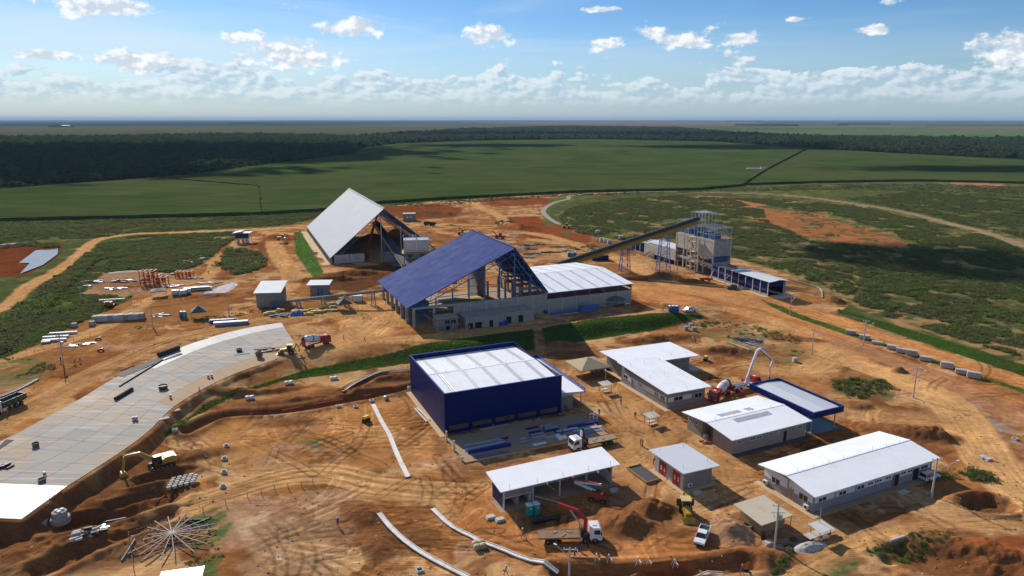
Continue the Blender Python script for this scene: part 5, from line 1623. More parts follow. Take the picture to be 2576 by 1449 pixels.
# ------------------------------------------------------------------ white steep barn behind
r, L, W = site('white', 'white_barn', 'long barn with very steep white roof and open gable behind')
XR, ZR, ZE = L / 2, 25.1, 3.3
nsh = 9
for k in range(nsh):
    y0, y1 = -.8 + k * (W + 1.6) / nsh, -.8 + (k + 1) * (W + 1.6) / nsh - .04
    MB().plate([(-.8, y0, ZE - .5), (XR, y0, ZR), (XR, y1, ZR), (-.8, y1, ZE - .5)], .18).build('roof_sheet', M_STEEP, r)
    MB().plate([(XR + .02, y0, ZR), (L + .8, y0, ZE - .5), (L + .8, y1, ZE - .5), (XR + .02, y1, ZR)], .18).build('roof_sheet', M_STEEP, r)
bx(r, 'ridge_cap', M_STEELG, XR - .4, XR + .4, -.8, W + .8, ZR + .2, ZR + .38)
for k in range(7):
    y = .2 + k * (W - .4) / 6
    truss([(0, y, ZE - .3), (XR, y, ZR - .3)], 1.9, y, 12).build('truss', M_STEELB, r)
    truss([(L, y, ZE - .3), (XR, y, ZR - .3)], 1.9, y, 12).build('truss', M_STEELB, r)
for k in range(18):
    y = .4 + k * (W - .8) / 17
    bx(r, 'concrete_column', M_CONC, -.9, .1, y - .35, y + .35, -.6, 2.6)
for x in (24.0, 33.5, 42.5):
    h = ZE + (ZR - ZE) * (1 - abs(x - XR) / XR) - 2.2
    bx(r, 'gable_column', M_CONCL, x - .2, x + .2, -.2, .2, 0, h)
for a, b in ((1.2, 8.3), (8.5, 15.4), (23.2, 32.0), (32.2, 42.0), (42.2, 51.0)):
    for j in range(2):
        bx(r, 'wall_panel', M_CONCL if a < 16 else M_CONC, a, b, -.2, .2, -.5 + j * 2.3, -.5 + j * 2.3 + 2.27)
bx(r, 'walkway', M_PAVE, -4.6, -1.0, -2.0, W, -.4, .05)
ep = MB()
rj = random.Random(8)
nx, ny = 22, 18
vs, fs = [], []
for j in range(ny + 1):
    for i in range(nx + 1):
        u, v = i / nx * 2 - 1, j / ny * 2 - 1
        hh = max(0, 1 - abs(u) ** 1.4) * max(0, 1 - abs(v) ** 2) * 8.5 * (1 + rj.uniform(-.06, .06))
        vs.append((XR + u * 20, 28 + v * 25, hh - .1))
for j in range(ny):
    for i in range(nx):
        a = j * (nx + 1) + i
        fs.append((a, a + 1, a + nx + 2, a + nx + 1))
o = thing('material_heap', 'brown heap of bulk material inside the steep white barn', 'heap', (*SITE['white'][0], 3.0), R(21.5))
ep.add(vs, fs).build('heap', mat('bulk_material', (.32, .17, .075), .95, var=.3, scale=.3, bump=.2, bscale=.8), o, smooth=True)

# ------------------------------------------------------------------ conveyors
def conveyor(name, label, a, b, w, h, m_top, m_side, m_frame, round_top=True, legs=(), bands=0, zf=3.0):
    """gallery from a to b: belt trough, lattice sides, cover and trestle legs"""
    a, b = Vector(a), Vector(b)
    t_ = thing(name, label, 'conveyor', (a.x, a.y, zf))
    o = Vector((a.x, a.y, zf))
    a, b = a - o, b - o
    d = (b - a).normalized()
    sd = d.cross(Vector((0, 0, 1))).normalized()
    up = sd.cross(d).normalized()
    MB().bar(a - up * .1, b - up * .1, w * .8, .2, up).build('belt', M_CHAS, t_)
    n = max(4, int((b - a).length / 2.5))
    for s in (-1, 1):
        m = MB()
        p, q = a + sd * (w / 2 * s), b + sd * (w / 2 * s)
        m.bar(p, q, .16, .2, up); m.bar(p - up * h, q - up * h, .16, .2, up)
        for i in range(n):
            u, v = p + (q - p) * (i / n), p + (q - p) * ((i + 1) / n)
            m.bar(u, v - up * h, .16); m.bar(u - up * h, u, .16)
        m.build('lattice_side', m_frame, t_)
        if m_side: MB().bar(p - up * (h * .5) + sd * (.16 * s), q - up * (h * .5) + sd * (.16 * s), .06, h * .55, up).build('side_panel', m_side, t_)
    if m_top:
        nn = bands or 1
        for i in range(nn):
            u, v = a + (b - a) * (i / nn), a + (b - a) * ((i + 1) / nn) - d * .08
            m = MB(); k = 8
            ring = [(math.cos(math.pi * j / k) * w / 2 * 1.02, math.sin(math.pi * j / k) * w * .48) for j in range(k + 1)]
            pts = [c + sd * x + up * (z + .12) for c in (u, v) for x, z in ring]
            m.add(pts, [(j, j + 1, k + 2 + j, k + 1 + j) for j in range(k)] + [tuple(range(k + 1)), tuple(range(2 * k + 1, k, -1))])
            m.build('cover_segment', m_top, t_)
    for (f, base, gauge, m_leg) in legs:
        c = a + (b - a) * f
        lz = zat(c.x + o.x, c.y + o.y) - o.z - .2 if base is None else base - o.z
        leg = MB()
        cs = []
        for sx in (-1, 1):
            for sy in (-1, 1):
                top = c + sd * (sx * w * .4) + Vector((0, 0, -h)) + Vector((d.x, d.y, 0)) * sy * gauge * .4
                bot = Vector((top.x, top.y, lz)) + sd * (sx * gauge * .35) + Vector((d.x, d.y, 0)) * sy * gauge * .25
                leg.bar(bot, top, .28); cs.append((bot, top))
        k = max(2, int((c.z - h - lz) / 2.6))
        for (i, j) in ((0, 1), (1, 3), (3, 2), (2, 0)):
            for s in range(k):
                p0, p1 = cs[i][0].lerp(cs[i][1], s / k), cs[j][0].lerp(cs[j][1], (s + 1) / k)
                leg.bar(p0, p1, .14); leg.bar(cs[i][0].lerp(cs[i][1], (s + 1) / k), p1, .14)
        leg.build('trestle', m_leg, t_)
    return t_
conveyor('long_conveyor', 'long inclined conveyor with black tube cover and yellow sides', (20.5, 307.5, 6.6), (84.2, 315, 26.0), 2.9, 1.9, M_PIPE, mat('olive_yellow_steel', (.30, .20, .025), .6), mat('olive_yellow_steel', (.30, .20, .025), .6),
         legs=((.475, None, 3.4, M_STEELB), (.755, None, 4.2, M_STEELB)), bands=26)
conveyor('barn_conveyor', 'open conveyor with yellow walkways leaving the steep white barn', (-46.4, 303, 7.8), (-70.5, 362, 18.6), 3.2, 1.6, None, M_YELL, M_STEELB, legs=((.25, None, 2.6, M_STEELB), (.6, None, 3, M_STEELB)))
lo = at(*T(16, 70, 190), 5.2); hi = at(*T(3, 150, 668), 8.4)
conveyor('low_conveyor', 'low grey conveyor from the small white hut to blue barn', (lo.x, lo.y, 5.6), (hi.x + 6, hi.y + 1.5, 9.4), 1.0, .7, None, None, mat('weathered_steel', (.16, .16, .165), .6),
         legs=((.03, None, 1.6, M_STEELB), (.2, None, 1.2, M_CONC), (.38, None, 1.2, M_CONC), (.55, None, 1.2, M_CONC), (.75, None, 1.2, M_CONC)))

# hopper tower at the end of the barn conveyor
r = thing('hopper_tower', 'pale sheet metal bin on blue steel frame behind the blue barn', 'tower', (-47.5, 304, 3.0), R(8))
for x in (0, 5.6, 11):
    for y in (0, 6.6):
        bx(r, 'leg', M_STEELB, x, x + .3, y, y + .3, -.4, 10)
MB().box(.1, 5.5, .1, 6.8, 10.0, 15.4).build('bin', M_GALV, r)
MB().box(5.9, 11.2, .1, 6.8, 10.0, 15.4).build('bin', M_GALV, r)
bx(r, 'joint_plate', M_WHITEP, 5.52, 5.88, -.05, .3, 10, 15.2)
for x in (2.8, 8.5):
    MB().tube((x, 3.4, 10), (x, 3.4, 7.0), 2.4, .6, 12).build('cone', M_STEELB, r)
MB().box(-.8, 12, -1.2, 7.8, 9.6, 9.8).build('platform', M_YELL, r)
rail = MB()
for x in np.linspace(-.8, 11.9, 9):
    rail.box(x, x + .07, -1.2, -1.13, 9.81, 10.9)
rail.box(-.8, 12, -1.21, -1.14, 10.9, 11.0)
rail.build('railing', M_YELL, r)
fr = MB()
for x in (0, 5.6, 11.1):
    fr.bar((x, 0, 15.4), (x, 0, 16.7), .16); fr.bar((x, 6.8, 15.4), (x, 6.8, 16.7), .16); fr.bar((x, 0, 16.7), (x, 6.8, 16.7), .18)
fr.bar((0, 0, 16.7), (11.1, 0, 16.7), .18); fr.bar((0, 6.8, 16.7), (11.1, 6.8, 16.7), .18)
fr.build('top_frame', M_STEELB, r)
bc = MB()
for x in (0, 5.6):
    bc.bar((x, 0, 0), (x + 5.5, 0, 4.8), .16); bc.bar((x + 5.5, 0, 4.8), (x, 0, 9.6), .16)
bc.build('bracing', M_STEELB, r)

# ------------------------------------------------------------------ plant: long low blue wings and concrete tower
PX, PY = SITE['plant'][0]
PA = SITE['plant'][1]
def pl(x, y, z=1.5):
    return Vector((PX + math.cos(PA) * x - math.sin(PA) * y, PY + math.sin(PA) * x + math.cos(PA) * y, z))
r = thing('blue_wing', 'low blue clad wing with pale posts right of the concrete tower', 'building', pl(0, 0), PA)
L, W = 8.4, 36.0
for k in range(8):
    y0, y1 = k * W / 8, (k + 1) * W / 8
    bx(r, 'wall_panel', M_BLUES, -.05, .1, y0 + .5, y1 - .02, .8, 5.6)
    bx(r, 'wall_post', M_CONCL, -.16, .12, y0, y0 + .48, -.4, 5.7)
    bx(r, 'plinth_panel', M_CONC, -.08, .1, y0 + .5, y1 - .02, -.4, .78)
bx(r, 'back_wall', M_BLUES, L - .12, L, 0, W, -.4, 5.6)
bx(r, 'end_panel', M_BLUE, .12, L - .14, .02, .2, 3.6, 5.9)
for x in (L - 1.2, L - .5):
    bx(r, 'end_post', M_CONCL, x, x + .35, -.2, .0, -.4, 5.4)
MB().plate([(-.5, -1.0, 5.75), (4.5, -1.0, 6.35), (4.5, 23.5, 6.35), (-.5, 23.5, 5.75)], .12).build('roof_panel', M_WHITEY, r)
MB().plate([(4.52, -1.0, 6.35), (L + .5, -1.0, 5.75), (L + .5, 26.5, 5.75), (4.52, 26.5, 6.35)], .12).build('roof_panel', M_WHITEY, r)
for y in (26.5, 29, 31.5, 34):
    bx(r, 'roof_beam', M_CONC, .15, L - .15, y, y + .4, 5.1, 5.6)
bx(r, 'walkway', M_PAVE, -2.6, -.2, -1, W, -.5, .02)
bx(r, 'ramp', M_CONCL, 1.0, 7.5, -3.5, -.3, -.5, .3)
bx(r, 'floor', M_DARK, .2, L - .2, .3, W - .3, -.4, .0)

PA = R(23.4)
r = thing('concrete_tower', 'tall raw concrete process tower topped with pale steel frames', 'tower', (89.4, 308.0, 1.5), PA)
L, W = 10.0, 27.5
HT = 16.0
ycols = [0, 6.6, 10.4, 15.6, 21.2, 27.0]
for y in ycols:
    for x in (0, L - .6):
        bx(r, 'column', M_CONCL, x, x + .6, y, y + .6, -.5, HT)
for i in range(len(ycols) - 1):
    a, b = ycols[i] + .62, ycols[i + 1] - .02
    lowb = 7.6 if i < 2 else 9.0
    for j in range(4):
        z0 = lowb + j * (HT - 1.0 - lowb) / 4
        bx(r, 'wall_panel', M_CONCL, .12, .4, a, b, z0, z0 + (HT - 1.0 - lowb) / 4 - .03)
    bx(r, 'ring_beam', M_CONCL, .05, .5, a, b, HT - .97, HT - .05)
    bx(r, 'ring_beam', M_CONCL, .05, .5, a, b, 4.4, 5.4)
    bx(r, 'rear_wall', M_CONCL, L - .4, L - .12, a, b, 5, HT - .05)
for j in range(5):
    z0 = 8.6 + j * (HT - .6 - 8.6) / 5
    bx(r, 'wall_panel', M_CONC, .62, L - .62, .1, .38, z0, z0 + (HT - .6 - 8.6) / 5 - .03)
bx(r, 'ring_beam', M_CONC, .62, L - .62, .05, .45, HT - .58, HT - .05)
bx(r, 'spandrel', M_CONC, .62, L - .62, .1, .4, 4.4, 6.0)
bx(r, 'wall_panel', M_CONC, .62, L - .62, 27.1, 27.5, 5, HT)
for z in (4.2, 9.2, HT):
    bx(r, 'floor_slab', M_CONC, .62, L - .62, .62, W - .6, z - .3, z - .06)
bx(r, 'blue_equipment', M_STEELB, 2, 8, 2, 5.5, 5.5, 7.8)
def skeleton(x0, x1, y0, y1, z0, z1, nroof, name='roof_frame'):
    m = MB()
    for x in (x0, (x0 + x1) / 2, x1):
        for y in np.linspace(y0, y1, 4):
            m.bar((x, y, z0), (x, y, z1), .2)
    for z in (z0 + (z1 - z0) * .45, z1):
        for x in (x0, x1): m.bar((x, y0, z), (x, y1, z), .2)
        for y in (y0, y1): m.bar((x0, y, z), (x1, y, z), .2)
    m.bar((x1, y0, z0), (x1 - (x1 - x0) * .4, y0, z1), .14); m.bar((x0, y0, z0), (x0, y0 + (y1 - y0) * .3, z1), .14)
    for i in range(nroof):
        y = y0 + (y1 - y0) * i / (nroof - 1)
        m.bar((x0 - .5, y, z1 + .15), (x1 + .5, y, z1 + .15), .16)
    for x in (x0, (x0 * 2 + x1) / 3, (x0 + 2 * x1) / 3, x1): m.bar((x, y0 - .5, z1 + .32), (x, y1 + .5, z1 + .32), .14)
    return m.build(name, M_STEELG, r)
skeleton(.3, L - .3, .3, 12.0, HT, HT + 5.2, 9)
skeleton(.3, L - .3, 18.5, 27.0, HT, HT + 6.0, 8)
skeleton(1.5, L - .8, 11.0, 18.5, HT, HT + 10.5, 8)
for k in range(4):
    bx(r, 'roof_sheet', M_GALV, 2.0 + k * 1.5, 2.9 + k * 1.5, 11.5, 17.5, HT + 10.9, HT + 10.96)
bx(r, 'rust_edge', mat('red_primer', (.33, .12, .07), .8), -.05, L + .05, -.05, .03, HT - .04, HT + .15)
for (y, h) in ((4.0, 2.2), (8.0, 2.6), (14.2, 4.0), (21.5, 2.4), (24.5, 2.6)):
    bx(r, 'machine', M_STEELB, 2.2, 7.0, y, y + 2.3, HT, HT + h)
# stair tower in front
st = MB()
for y in (11.2, 14.2):
    for x in (-3.4, -.9):
        st.bar((x, y, -.5), (x, y, HT + .3), .32)
for z in np.arange(2.2, HT + .2, 2.3):
    st.box(-3.5, -.8, 11.1, 14.3, z, z + .22)
st.build('stair_frame', M_CONCL, r)
sy = MB()
for k, z in enumerate(np.arange(0, HT - 2, 2.3)):
    ya, yb = (11.4, 14.0) if k % 2 else (14.0, 11.4)
    sy.bar((-3.0 + (k % 2), ya, z), (-3.0 + (k % 2), yb, z + 2.3), .9, .18)
    sy.bar((-3.5, ya, z + 1.0), (-3.5, yb, z + 3.2), .08)
    sy.bar((-3.5, 11.3, z + 3.0), (-3.5, 14.2, z + 3.0), .1)
sy.build('stair_flights', M_YELL, r)

r = thing('concrete_wing', 'low concrete wing with long grey roof left of the tower', 'building', (78.3, 332.0, 1.5), PA)
L, W = 9.0, 26.0
for y0 in (0, 8.7, 17.4):
    for j in range(3):
        if j == 0 and y0 < 17: continue
        bx(r, 'wall_panel', M_CONCL, 0, .25, y0, y0 + 8.6, j * 2.3, j * 2.3 + 2.27)
for y in (0, 4.3, 8.6, 13, 17.4):
    bx(r, 'column', M_CONC, -.05, .4, y, y + .4, -.5, 2.3)
for j in range(3):
    bx(r, 'end_wall', M_CONCL, .27, L, W - .25, W, j * 2.3 - .2, j * 2.3 + 2.07)
bx(r, 'rear_wall', M_CONCL, L - .25, L, 0, W - .3, -.5, 6.8)
MB().plate([(1.2, -1.5, 7.15), (L + .6, -1.5, 7.75), (L + .6, W + .4, 7.75), (1.2, W + .4, 7.15)], .12).build('roof_panel', M_WHITEY, r)
bx(r, 'terrace', M_CONC, .27, 1.3, 0, W - .3, 6.6, 6.85)
rl = MB()
for y in np.linspace(.3, 25, 12): rl.box(.3, .37, y, y + .07, 6.86, 7.9)
rl.box(.3, .37, .3, 25, 7.9, 7.98); rl.box(.3, .37, .3, 25, 7.4, 7.46)
rl.build('railing', M_STEELG, r)
sr = MB(); sr.bar((-1.0, 25.5, 0), (-1.0, 19.5, 3.6), 1.2, .2)
for s in (-1.6, -.4): sr.bar((s, 25.5, 1.0), (s, 19.5, 4.6), .08)
sr.build('outside_stair', M_YELL, r)
r = thing('blue_wing', 'short blue clad wing with white roof left of the concrete wing', 'building', (70.8, 357.0, 1.5), PA)
L, W = 8.0, 17.0
for k in range(4):
    y0, y1 = k * W / 4, (k + 1) * W / 4
    bx(r, 'wall_panel', M_BLUES, -.05, .1, y0 + .5, y1 - .02, .8, 5.6)
    bx(r, 'wall_post', M_CONCL, -.16, .12, y0, y0 + .48, -.4, 5.7)
    bx(r, 'plinth_panel', M_CONC, -.08, .1, y0 + .5, y1 - .02, -.4, .78)
bx(r, 'rear_wall', M_BLUES, L - .1, L, 0, W, -.4, 5.6)
MB().plate([(-.4, -.3, 5.75), (L + .4, -.3, 6.3), (L + .4, W + .4, 6.3), (-.4, W + .4, 5.75)], .12).build('roof_panel', M_WHITEY, r)

# ------------------------------------------------------------------ small huts of the upper site
def hut(name, p, rz, L, W, h, m, label, ov=.7, drop=.4, doors=(), dm=None, rm=None):
    t_ = thing(name, label, 'hut', p, rz)
    walls(t_, L, W, h, m, base=-.4)
    MB().plate([(-ov, -ov, h + .05), (L + ov, -ov, h + .05), (L + ov, W + ov, h + drop), (-ov, W + ov, h + drop)], .13).build('roof_panel', rm or M_WHITEY, t_)
    for a, b, z0, z1 in doors:
        opening(t_, 'door', 'front', a, b, z0, z1, L, W, dm or M_DARK, M_CONC)
    return t_
hut('pump_house', (-93.3, 249.0, 3), R(5), 8.4, 10.5, 5.3, M_BLOCK, 'tall block hut with square white roof at start of the low conveyor', drop=1.9)
hut('pump_house', (*at(*T(2, 850, 1449), 3)[:2], 3), R(4), 6.6, 5.5, 4.4, M_BLOCK, 'white roofed hut with two blue doors below the grass embankment', ov=1.1, doors=((2.6, 3.6, 0, 3), (4.0, 5.0, 0, 3)), dm=M_STEELB)
p = on(*T(1, 2365, 300))
r = thing('open_shelter', 'white roofed open shelter with dark back standing alone in scrub', 'hut', p, R(6))
for x in (0, 7.6):
    for y in (0, 5):
        bx(r, 'post', M_CONCL, x, x + .3, y, y + .3, -.3, 5.6)
gable_roof(r, 7.9, 5.3, 5.5, 5.6, .8, M_WHITEY)
MB().plate([(-.8, -.9, 5.62), (4, -.9, 6.4), (4, 6.2, 6.4), (-.8, 6.2, 5.62)], .12).build('roof_panel', M_WHITEY, r)
bx(r, 'screen', mat('brown_screen', (.05, .045, .042), .8), .3, 7.6, .1, .25, 2.6, 5.5)
for a in (.9, 3.6, 5.6):
    bx(r, 'wall_panel', M_CONCL, a, a + 1.7, .05, .3, -.3, 2.55)
p = on(*T(2, 1970, 545))
hut('block_hut', p, R(5), 8.5, 5.5, 5.0, M_BLOCK, 'lone grey block hut near the red earth behind the steep barn', ov=.2, drop=.1, doors=((2.5, 3.6, 2, 3.4), (5, 6.1, 2, 3.4)), dm=M_WHITEP, rm=M_CONCL)

# site shack near the bottom right
p = on(*T(14, 1330, 1080))
r = thing('site_shack', 'plywood shack with pale beige sheet roof near the leaning pole', 'hut', p, R(26))
walls(r, 5.6, 5.0, 2.5, M_WOOD)
for x0, x1 in ((-.9, 2.8), (2.83, 6.4)):
    MB().plate([(x0, -.9, 2.55), (x1, -.9, 2.55), (x1, 5.9, 3.0), (x0, 5.9, 3.0)], .09).build('roof_sheet', mat('beige_fibre_sheet', (.55, .47, .34), .8, var=.06, ribs=('x', .35, .02)), r)
bx(r, 'awning_post', M_WOOD, 6.2, 6.3, -.8, -.7, 0, 2.5)
MB().lathe([(.3, 0), (.32, .6), (.3, 1.2)], 'z', (-.5, -1.0, 0), 10).build('drum', M_PIPE, r)
MB().lathe([(.3, 0), (.32, .6), (.3, 1.2)], 'z', (.3, -1.1, 0), 10).build('drum', M_RUST, r)
b = thing('workbench', 'long low concrete topped bench right of the plywood shack', 'bench', p + Vector((7.2, -1.8, 0)), R(26))
for i in range(3):
    bx(b, 'slab', M_CONCL, i * 2.1, i * 2.1 + 2.05, -.8, .8, .75, .87)
    bx(b, 'trestle', M_WOOD, i * 2.1 + .8, i * 2.1 + 1.0, -.7, .7, 0, .74)
junk('black_sacks', 'heap of black plastic sacks left of the plywood shack', 'heap', ont(14, 1270, 990), R(26), 12, (1.6, 1.0, (.6, 1.2)), [M_RUBB, M_CHAS, M_STEELG], 12, (.3, .6), 'sack')
HAZE = True

# ------------------------------------------------------------------ vehicles
WHEEL = {}
def wheel(root, x, y, rad, w, name='wheel'):
    key = (round(rad, 2), round(w, 2))
    if key not in WHEEL:
        WHEEL[key] = (MB().lathe([(rad * .6, -w / 2), (rad * .95, -w / 2), (rad, -w * .35), (rad, w * .35), (rad * .95, w / 2), (rad * .6, w / 2)], 'y', n=14).mesh('tyre', M_RUBB),
                      MB().lathe([(rad * .2, -w * .56), (rad * .58, -w * .46), (rad * .58, w * .46), (rad * .2, w * .56)], 'y', n=12).mesh('rim', mat('dusty_rim', (.22, .18, .14), .6)))
    t_, r_ = WHEEL[key]
    o = share(name, t_, root, (x, y, rad))
    share('rim', r_, o)
    return o

def place(front, rear):
    """ground point between two contact points and the heading rear -> front"""
    a, b = on(*front), on(*rear)
    return (a + b) / 2, math.atan2(a.y - b.y, a.x - b.x), (a - b).length

def car(name, label, front, rear, m, pickup=False, cat='car'):
    p, h, _ = place(front, rear)
    r = thing(name, label, cat, p, h)
    L, W = (5.3, 1.84) if pickup else (4.4, 1.78)
    hw = W / 2
    prof = [(-L / 2, .45), (-L / 2, 1.02), (L / 2 - 1.5, 1.05), (L / 2 - .15, .88), (L / 2, .55), (L / 2 - .05, .38), (-L / 2 + .1, .38)]
    body = MB().prism(prof, -hw, hw).build('body', m, r)
    if pickup:
        MB().box(-L / 2 + .12, -.75, -hw + .12, hw - .12, .95, 1.09).build('cargo_bed', M_RUBB, r)
        for s in (-1, 1): bx(r, 'bed_side', m, -L / 2, -.72, s * (hw - .05) - .05, s * (hw - .05) + .05, 1.05, 1.35)
        bx(r, 'tailgate', m, -L / 2, -L / 2 + .08, -hw + .1, hw - .1, 1.05, 1.33)
        c0, c1, c2, c3 = -.7, -.45, .75, 1.35
    else:
        c0, c1, c2, c3 = -L / 2 + .05, -L / 2 + .35, .45, 1.15
    def cab(inset, z0, z1, q):
        b = [(c0 + q, -hw + .04), (c3 - q, -hw + .04), (c3 - q, hw - .04), (c0 + q, hw - .04)]
        t_ = [(c1, -hw + inset), (c2, -hw + inset), (c2, hw - inset), (c1, hw - inset)]
        return MB().add([(x, y, z0) for x, y in b] + [(x, y, z1) for x, y in t_], [(0, 1, 5, 4), (1, 2, 6, 5), (2, 3, 7, 6), (3, 0, 4, 7), (4, 5, 6, 7)])
    g = cab(.2, 1.03, 1.62, 0).build('cabin_glass', M_GLASS, r)
    MB().plate([(c1 - .03, -hw + .18, 1.62), (c2 + .03, -hw + .18, 1.62), (c2 + .03, hw - .18, 1.62), (c1 - .03, hw - .18, 1.62)], .07).build('roof', m, r)
    for s in (-1, 1):
        pil = MB()
        for x0, x1 in ((c3, c2), (c0, c1), ((c0 + c3) / 2 - .1, (c1 + c2) / 2 - .1)):
            pil.bar((x0, s * (hw - .03), 1.03), (x1, s * (hw - .19), 1.63), .07)
        pil.build('pillars', m, r)
        bx(r, 'headlight', M_FRAME, L / 2 - .22, L / 2 - .03, s * (hw - .3) - .16, s * (hw - .3) + .16, .68, .84)
        bx(r, 'tail_light', M_REDD, -L / 2 - .02, -L / 2 + .04, s * (hw - .14) - .09, s * (hw - .14) + .09, .75, 1.0)
        for x in (-L / 2 + .95, L / 2 - .95): wheel(r, x, s * (hw - .1), .37, .25)
        if not pickup: bx(r, 'roof_rail', M_RUBB, c1, c2, s * (hw - .3) - .03, s * (hw - .3) + .03, 1.70, 1.74)
    bx(r, 'bumper', M_CHAS, L / 2 - .06, L / 2 + .06, -hw + .1, hw - .1, .4, .6)
    return r
car('pickup_truck', 'white pickup parked below the backhoe loader', T(14, 770, 1190), T(14, 835, 1045), M_CARB, True, 'pickup')
car('estate_car', 'white estate car parked at right end of the long house', T(15, 1815, 520), T(15, 1725, 548), M_CARB)
car('pickup_truck', 'white pickup beside three blue portable toilets on the upper pad', T(4, 1155, 1440), T(4, 1320, 1446), M_CARB, True, 'pickup')
car('dark_car', 'small dark vehicle beside the right blue wing', T(4, 1722, 1172), T(4, 1772, 1172), mat('dark_paint', (.03, .03, .035), .3, coat=.4))
car('car', 'white van bodied car under the tan tent', T(9, 350, 470), T(9, 460, 430), mat('grey_paintwork', (.35, .36, .38), .3, coat=.4))
car('car', 'black car parked beside the rear office wing', T(9, 530, 425), T(9, 565, 395), mat('dark_paint', (.03, .03, .035), .3, coat=.4))

def lorry(name, label, front, rear, cabm, kind, cat='truck', L=9.0, bodym=None):
    p, h, _ = place(front, rear)
    r = thing(name, label, cat, p, h)
    hl = L / 2
    bx(r, 'chassis', M_CHAS, -hl, hl - .3, -.45, .45, .75, 1.05)
    xc = hl - 2.1
    c = MB().prism([(xc, 1.0), (hl, .55), (hl + .02, 1.6), (hl - .22, 2.75), (hl - .5, 2.95), (xc, 2.95)], -1.2, 1.2).build('cab', cabm, r)
    MB().add([(hl + .03, -1.05, 1.68), (hl + .03, 1.05, 1.68), (hl - .17, 1.05, 2.62), (hl - .17, -1.05, 2.62), (hl, -1.05, 1.68), (hl, 1.05, 1.68), (hl - .2, 1.05, 2.62), (hl - .2, -1.05, 2.62)],
             [(0, 1, 2, 3), (4, 7, 6, 5), (0, 3, 7, 4), (1, 5, 6, 2), (0, 4, 5, 1), (3, 2, 6, 7)]).build('windscreen', M_GLASS, c)
    for s in (-1, 1):
        bx(c, 'side_window', M_GLASS, xc + .7, hl - .4, s * 1.2 - .02, s * 1.2 + .02, 1.75, 2.55)
        bx(c, 'headlight', M_FRAME, hl + .0, hl + .06, s * .85 - .2, s * .85 + .2, .85, 1.05)
        bx(c, 'mirror', M_CHAS, hl - .3, hl - .15, s * 1.42 - .1, s * 1.42 + .1, 1.7, 2.3)
    bx(c, 'bumper', M_CHAS if kind != 'mixer' else cabm, hl - .1, hl + .12, -1.2, 1.2, .45, .8)
    bx(c, 'roof_hatch', M_WHITEP, hl - 1.6, hl - .9, -.4, .4, 2.95, 3.05)
    axles = [hl - 1.25, -hl + 1.4, -hl + 2.75] if L < 9.6 else [hl - 1.2, hl - 2.9, -hl + 1.4, -hl + 2.75]
    for x in axles:
        for s in (-1, 1): wheel(r, x, s * 1.02, .52, .42)
    if kind == 'mixer':
        d = MB().lathe([(.5, -3.1), (.95, -2.4), (1.18, -1.2), (1.22, .2), (1.0, 1.7), (.55, 2.5)], 'x', n=18).build('drum', M_CARB, r, smooth=True)
        d.location = (-.9, 0, 2.55); d.rotation_euler = (0, R(11), 0)
        MB().lathe([(1.235, -.6), (1.235, -.35)], 'x', n=18).build('drum_band', cabm, d)
        bx(r, 'drum_support', cabm, xc - 1.0, xc - .2, -1.0, 1.0, 1.05, 2.6)
        bx(r, 'water_tank', cabm, xc - 1.1, xc - .2, -1.1, 1.1, 2.4, 3.1)
        bx(r, 'rear_frame', cabm, -hl + .1, -hl + .4, -1.0, 1.0, 1.05, 2.9)
        MB().tube((-hl + .6, 0, 3.6), (-hl - .1, 0, 2.9), .35, .6, 10).build('hopper', M_CHAS, r)
        MB().bar((-hl - .1, 0, 2.4), (-hl - 1.0, 0, 1.2), .5, .12).build('chute', M_CHAS, r)
        for x in axles[-2:]:
            for s in (-1, 1): bx(r, 'mudguard', cabm, x - .6, x + .6, s * 1.02 - .24, s * 1.02 + .24, 1.08, 1.14)
    elif kind == 'flatbed':
        bx(r, 'bed', bodym or M_DECK, -hl - .2, xc - 1.6, -1.25, 1.25, 1.15, 1.32)
        bx(r, 'headboard', M_CHAS, xc - 1.58, xc - 1.48, -1.2, 1.2, 1.33, 2.5)
        for s in (-1, 1): bx(r, 'bed_rail', M_RUST, -hl - .2, xc - 1.6, s * 1.26 - .03, s * 1.26 + .03, 1.1, 1.36)
        for k, (x, y, l, a) in enumerate(((-2.6, .3, .8, .3), (-1.2, -.5, 1.1, .9), (-.2, .4, .9, -.4))):
            MB().cbox(x, y, 1.38, l, .18, .1, a).build('loose_board', M_WOOD, r)
    elif kind == 'dump':
        m = MB()
        m.prism([(-1.2, 1.2), (1.2, 1.2), (1.3, 2.6), (1.22, 2.6), (1.12, 1.3), (-1.12, 1.3), (-1.22, 2.6), (-1.3, 2.6)], -hl - .1, xc - .25, 'x')
        m.build('tipper_body', bodym, r)
        bx(r, 'headboard', bodym, xc - .24, xc - .12, -1.28, 1.28, 1.2, 2.9)
        bx(r, 'tailgate', bodym, -hl - .2, -hl - .1, -1.2, 1.2, 1.2, 2.5)
        for k in range(4):
            for s in (-1, 1): bx(r, 'rib', bodym, -hl + .5 + k * 1.5, -hl + .62 + k * 1.5, s * 1.33 - .05, s * 1.33 + .05, 1.2, 2.6)
        MB().box(-hl, xc - .4, -1.1, 1.1, 1.32, 1.9).build('load', M_EARTH, r)
    return r, hl, xc
lorry('mixer_truck', 'concrete mixer with red cab and white drum beside the yard end', T(7, 1050, 345), T(7, 790, 410), M_REDP, 'mixer', 'mixer truck', 8.8)
r, hl, xc = lorry('mixer_truck', 'concrete mixer with white and red cab backed up to the pump', T(9, 1625, 800), T(9, 1845, 655), M_REDP, 'mixer', 'mixer truck', 9.2)
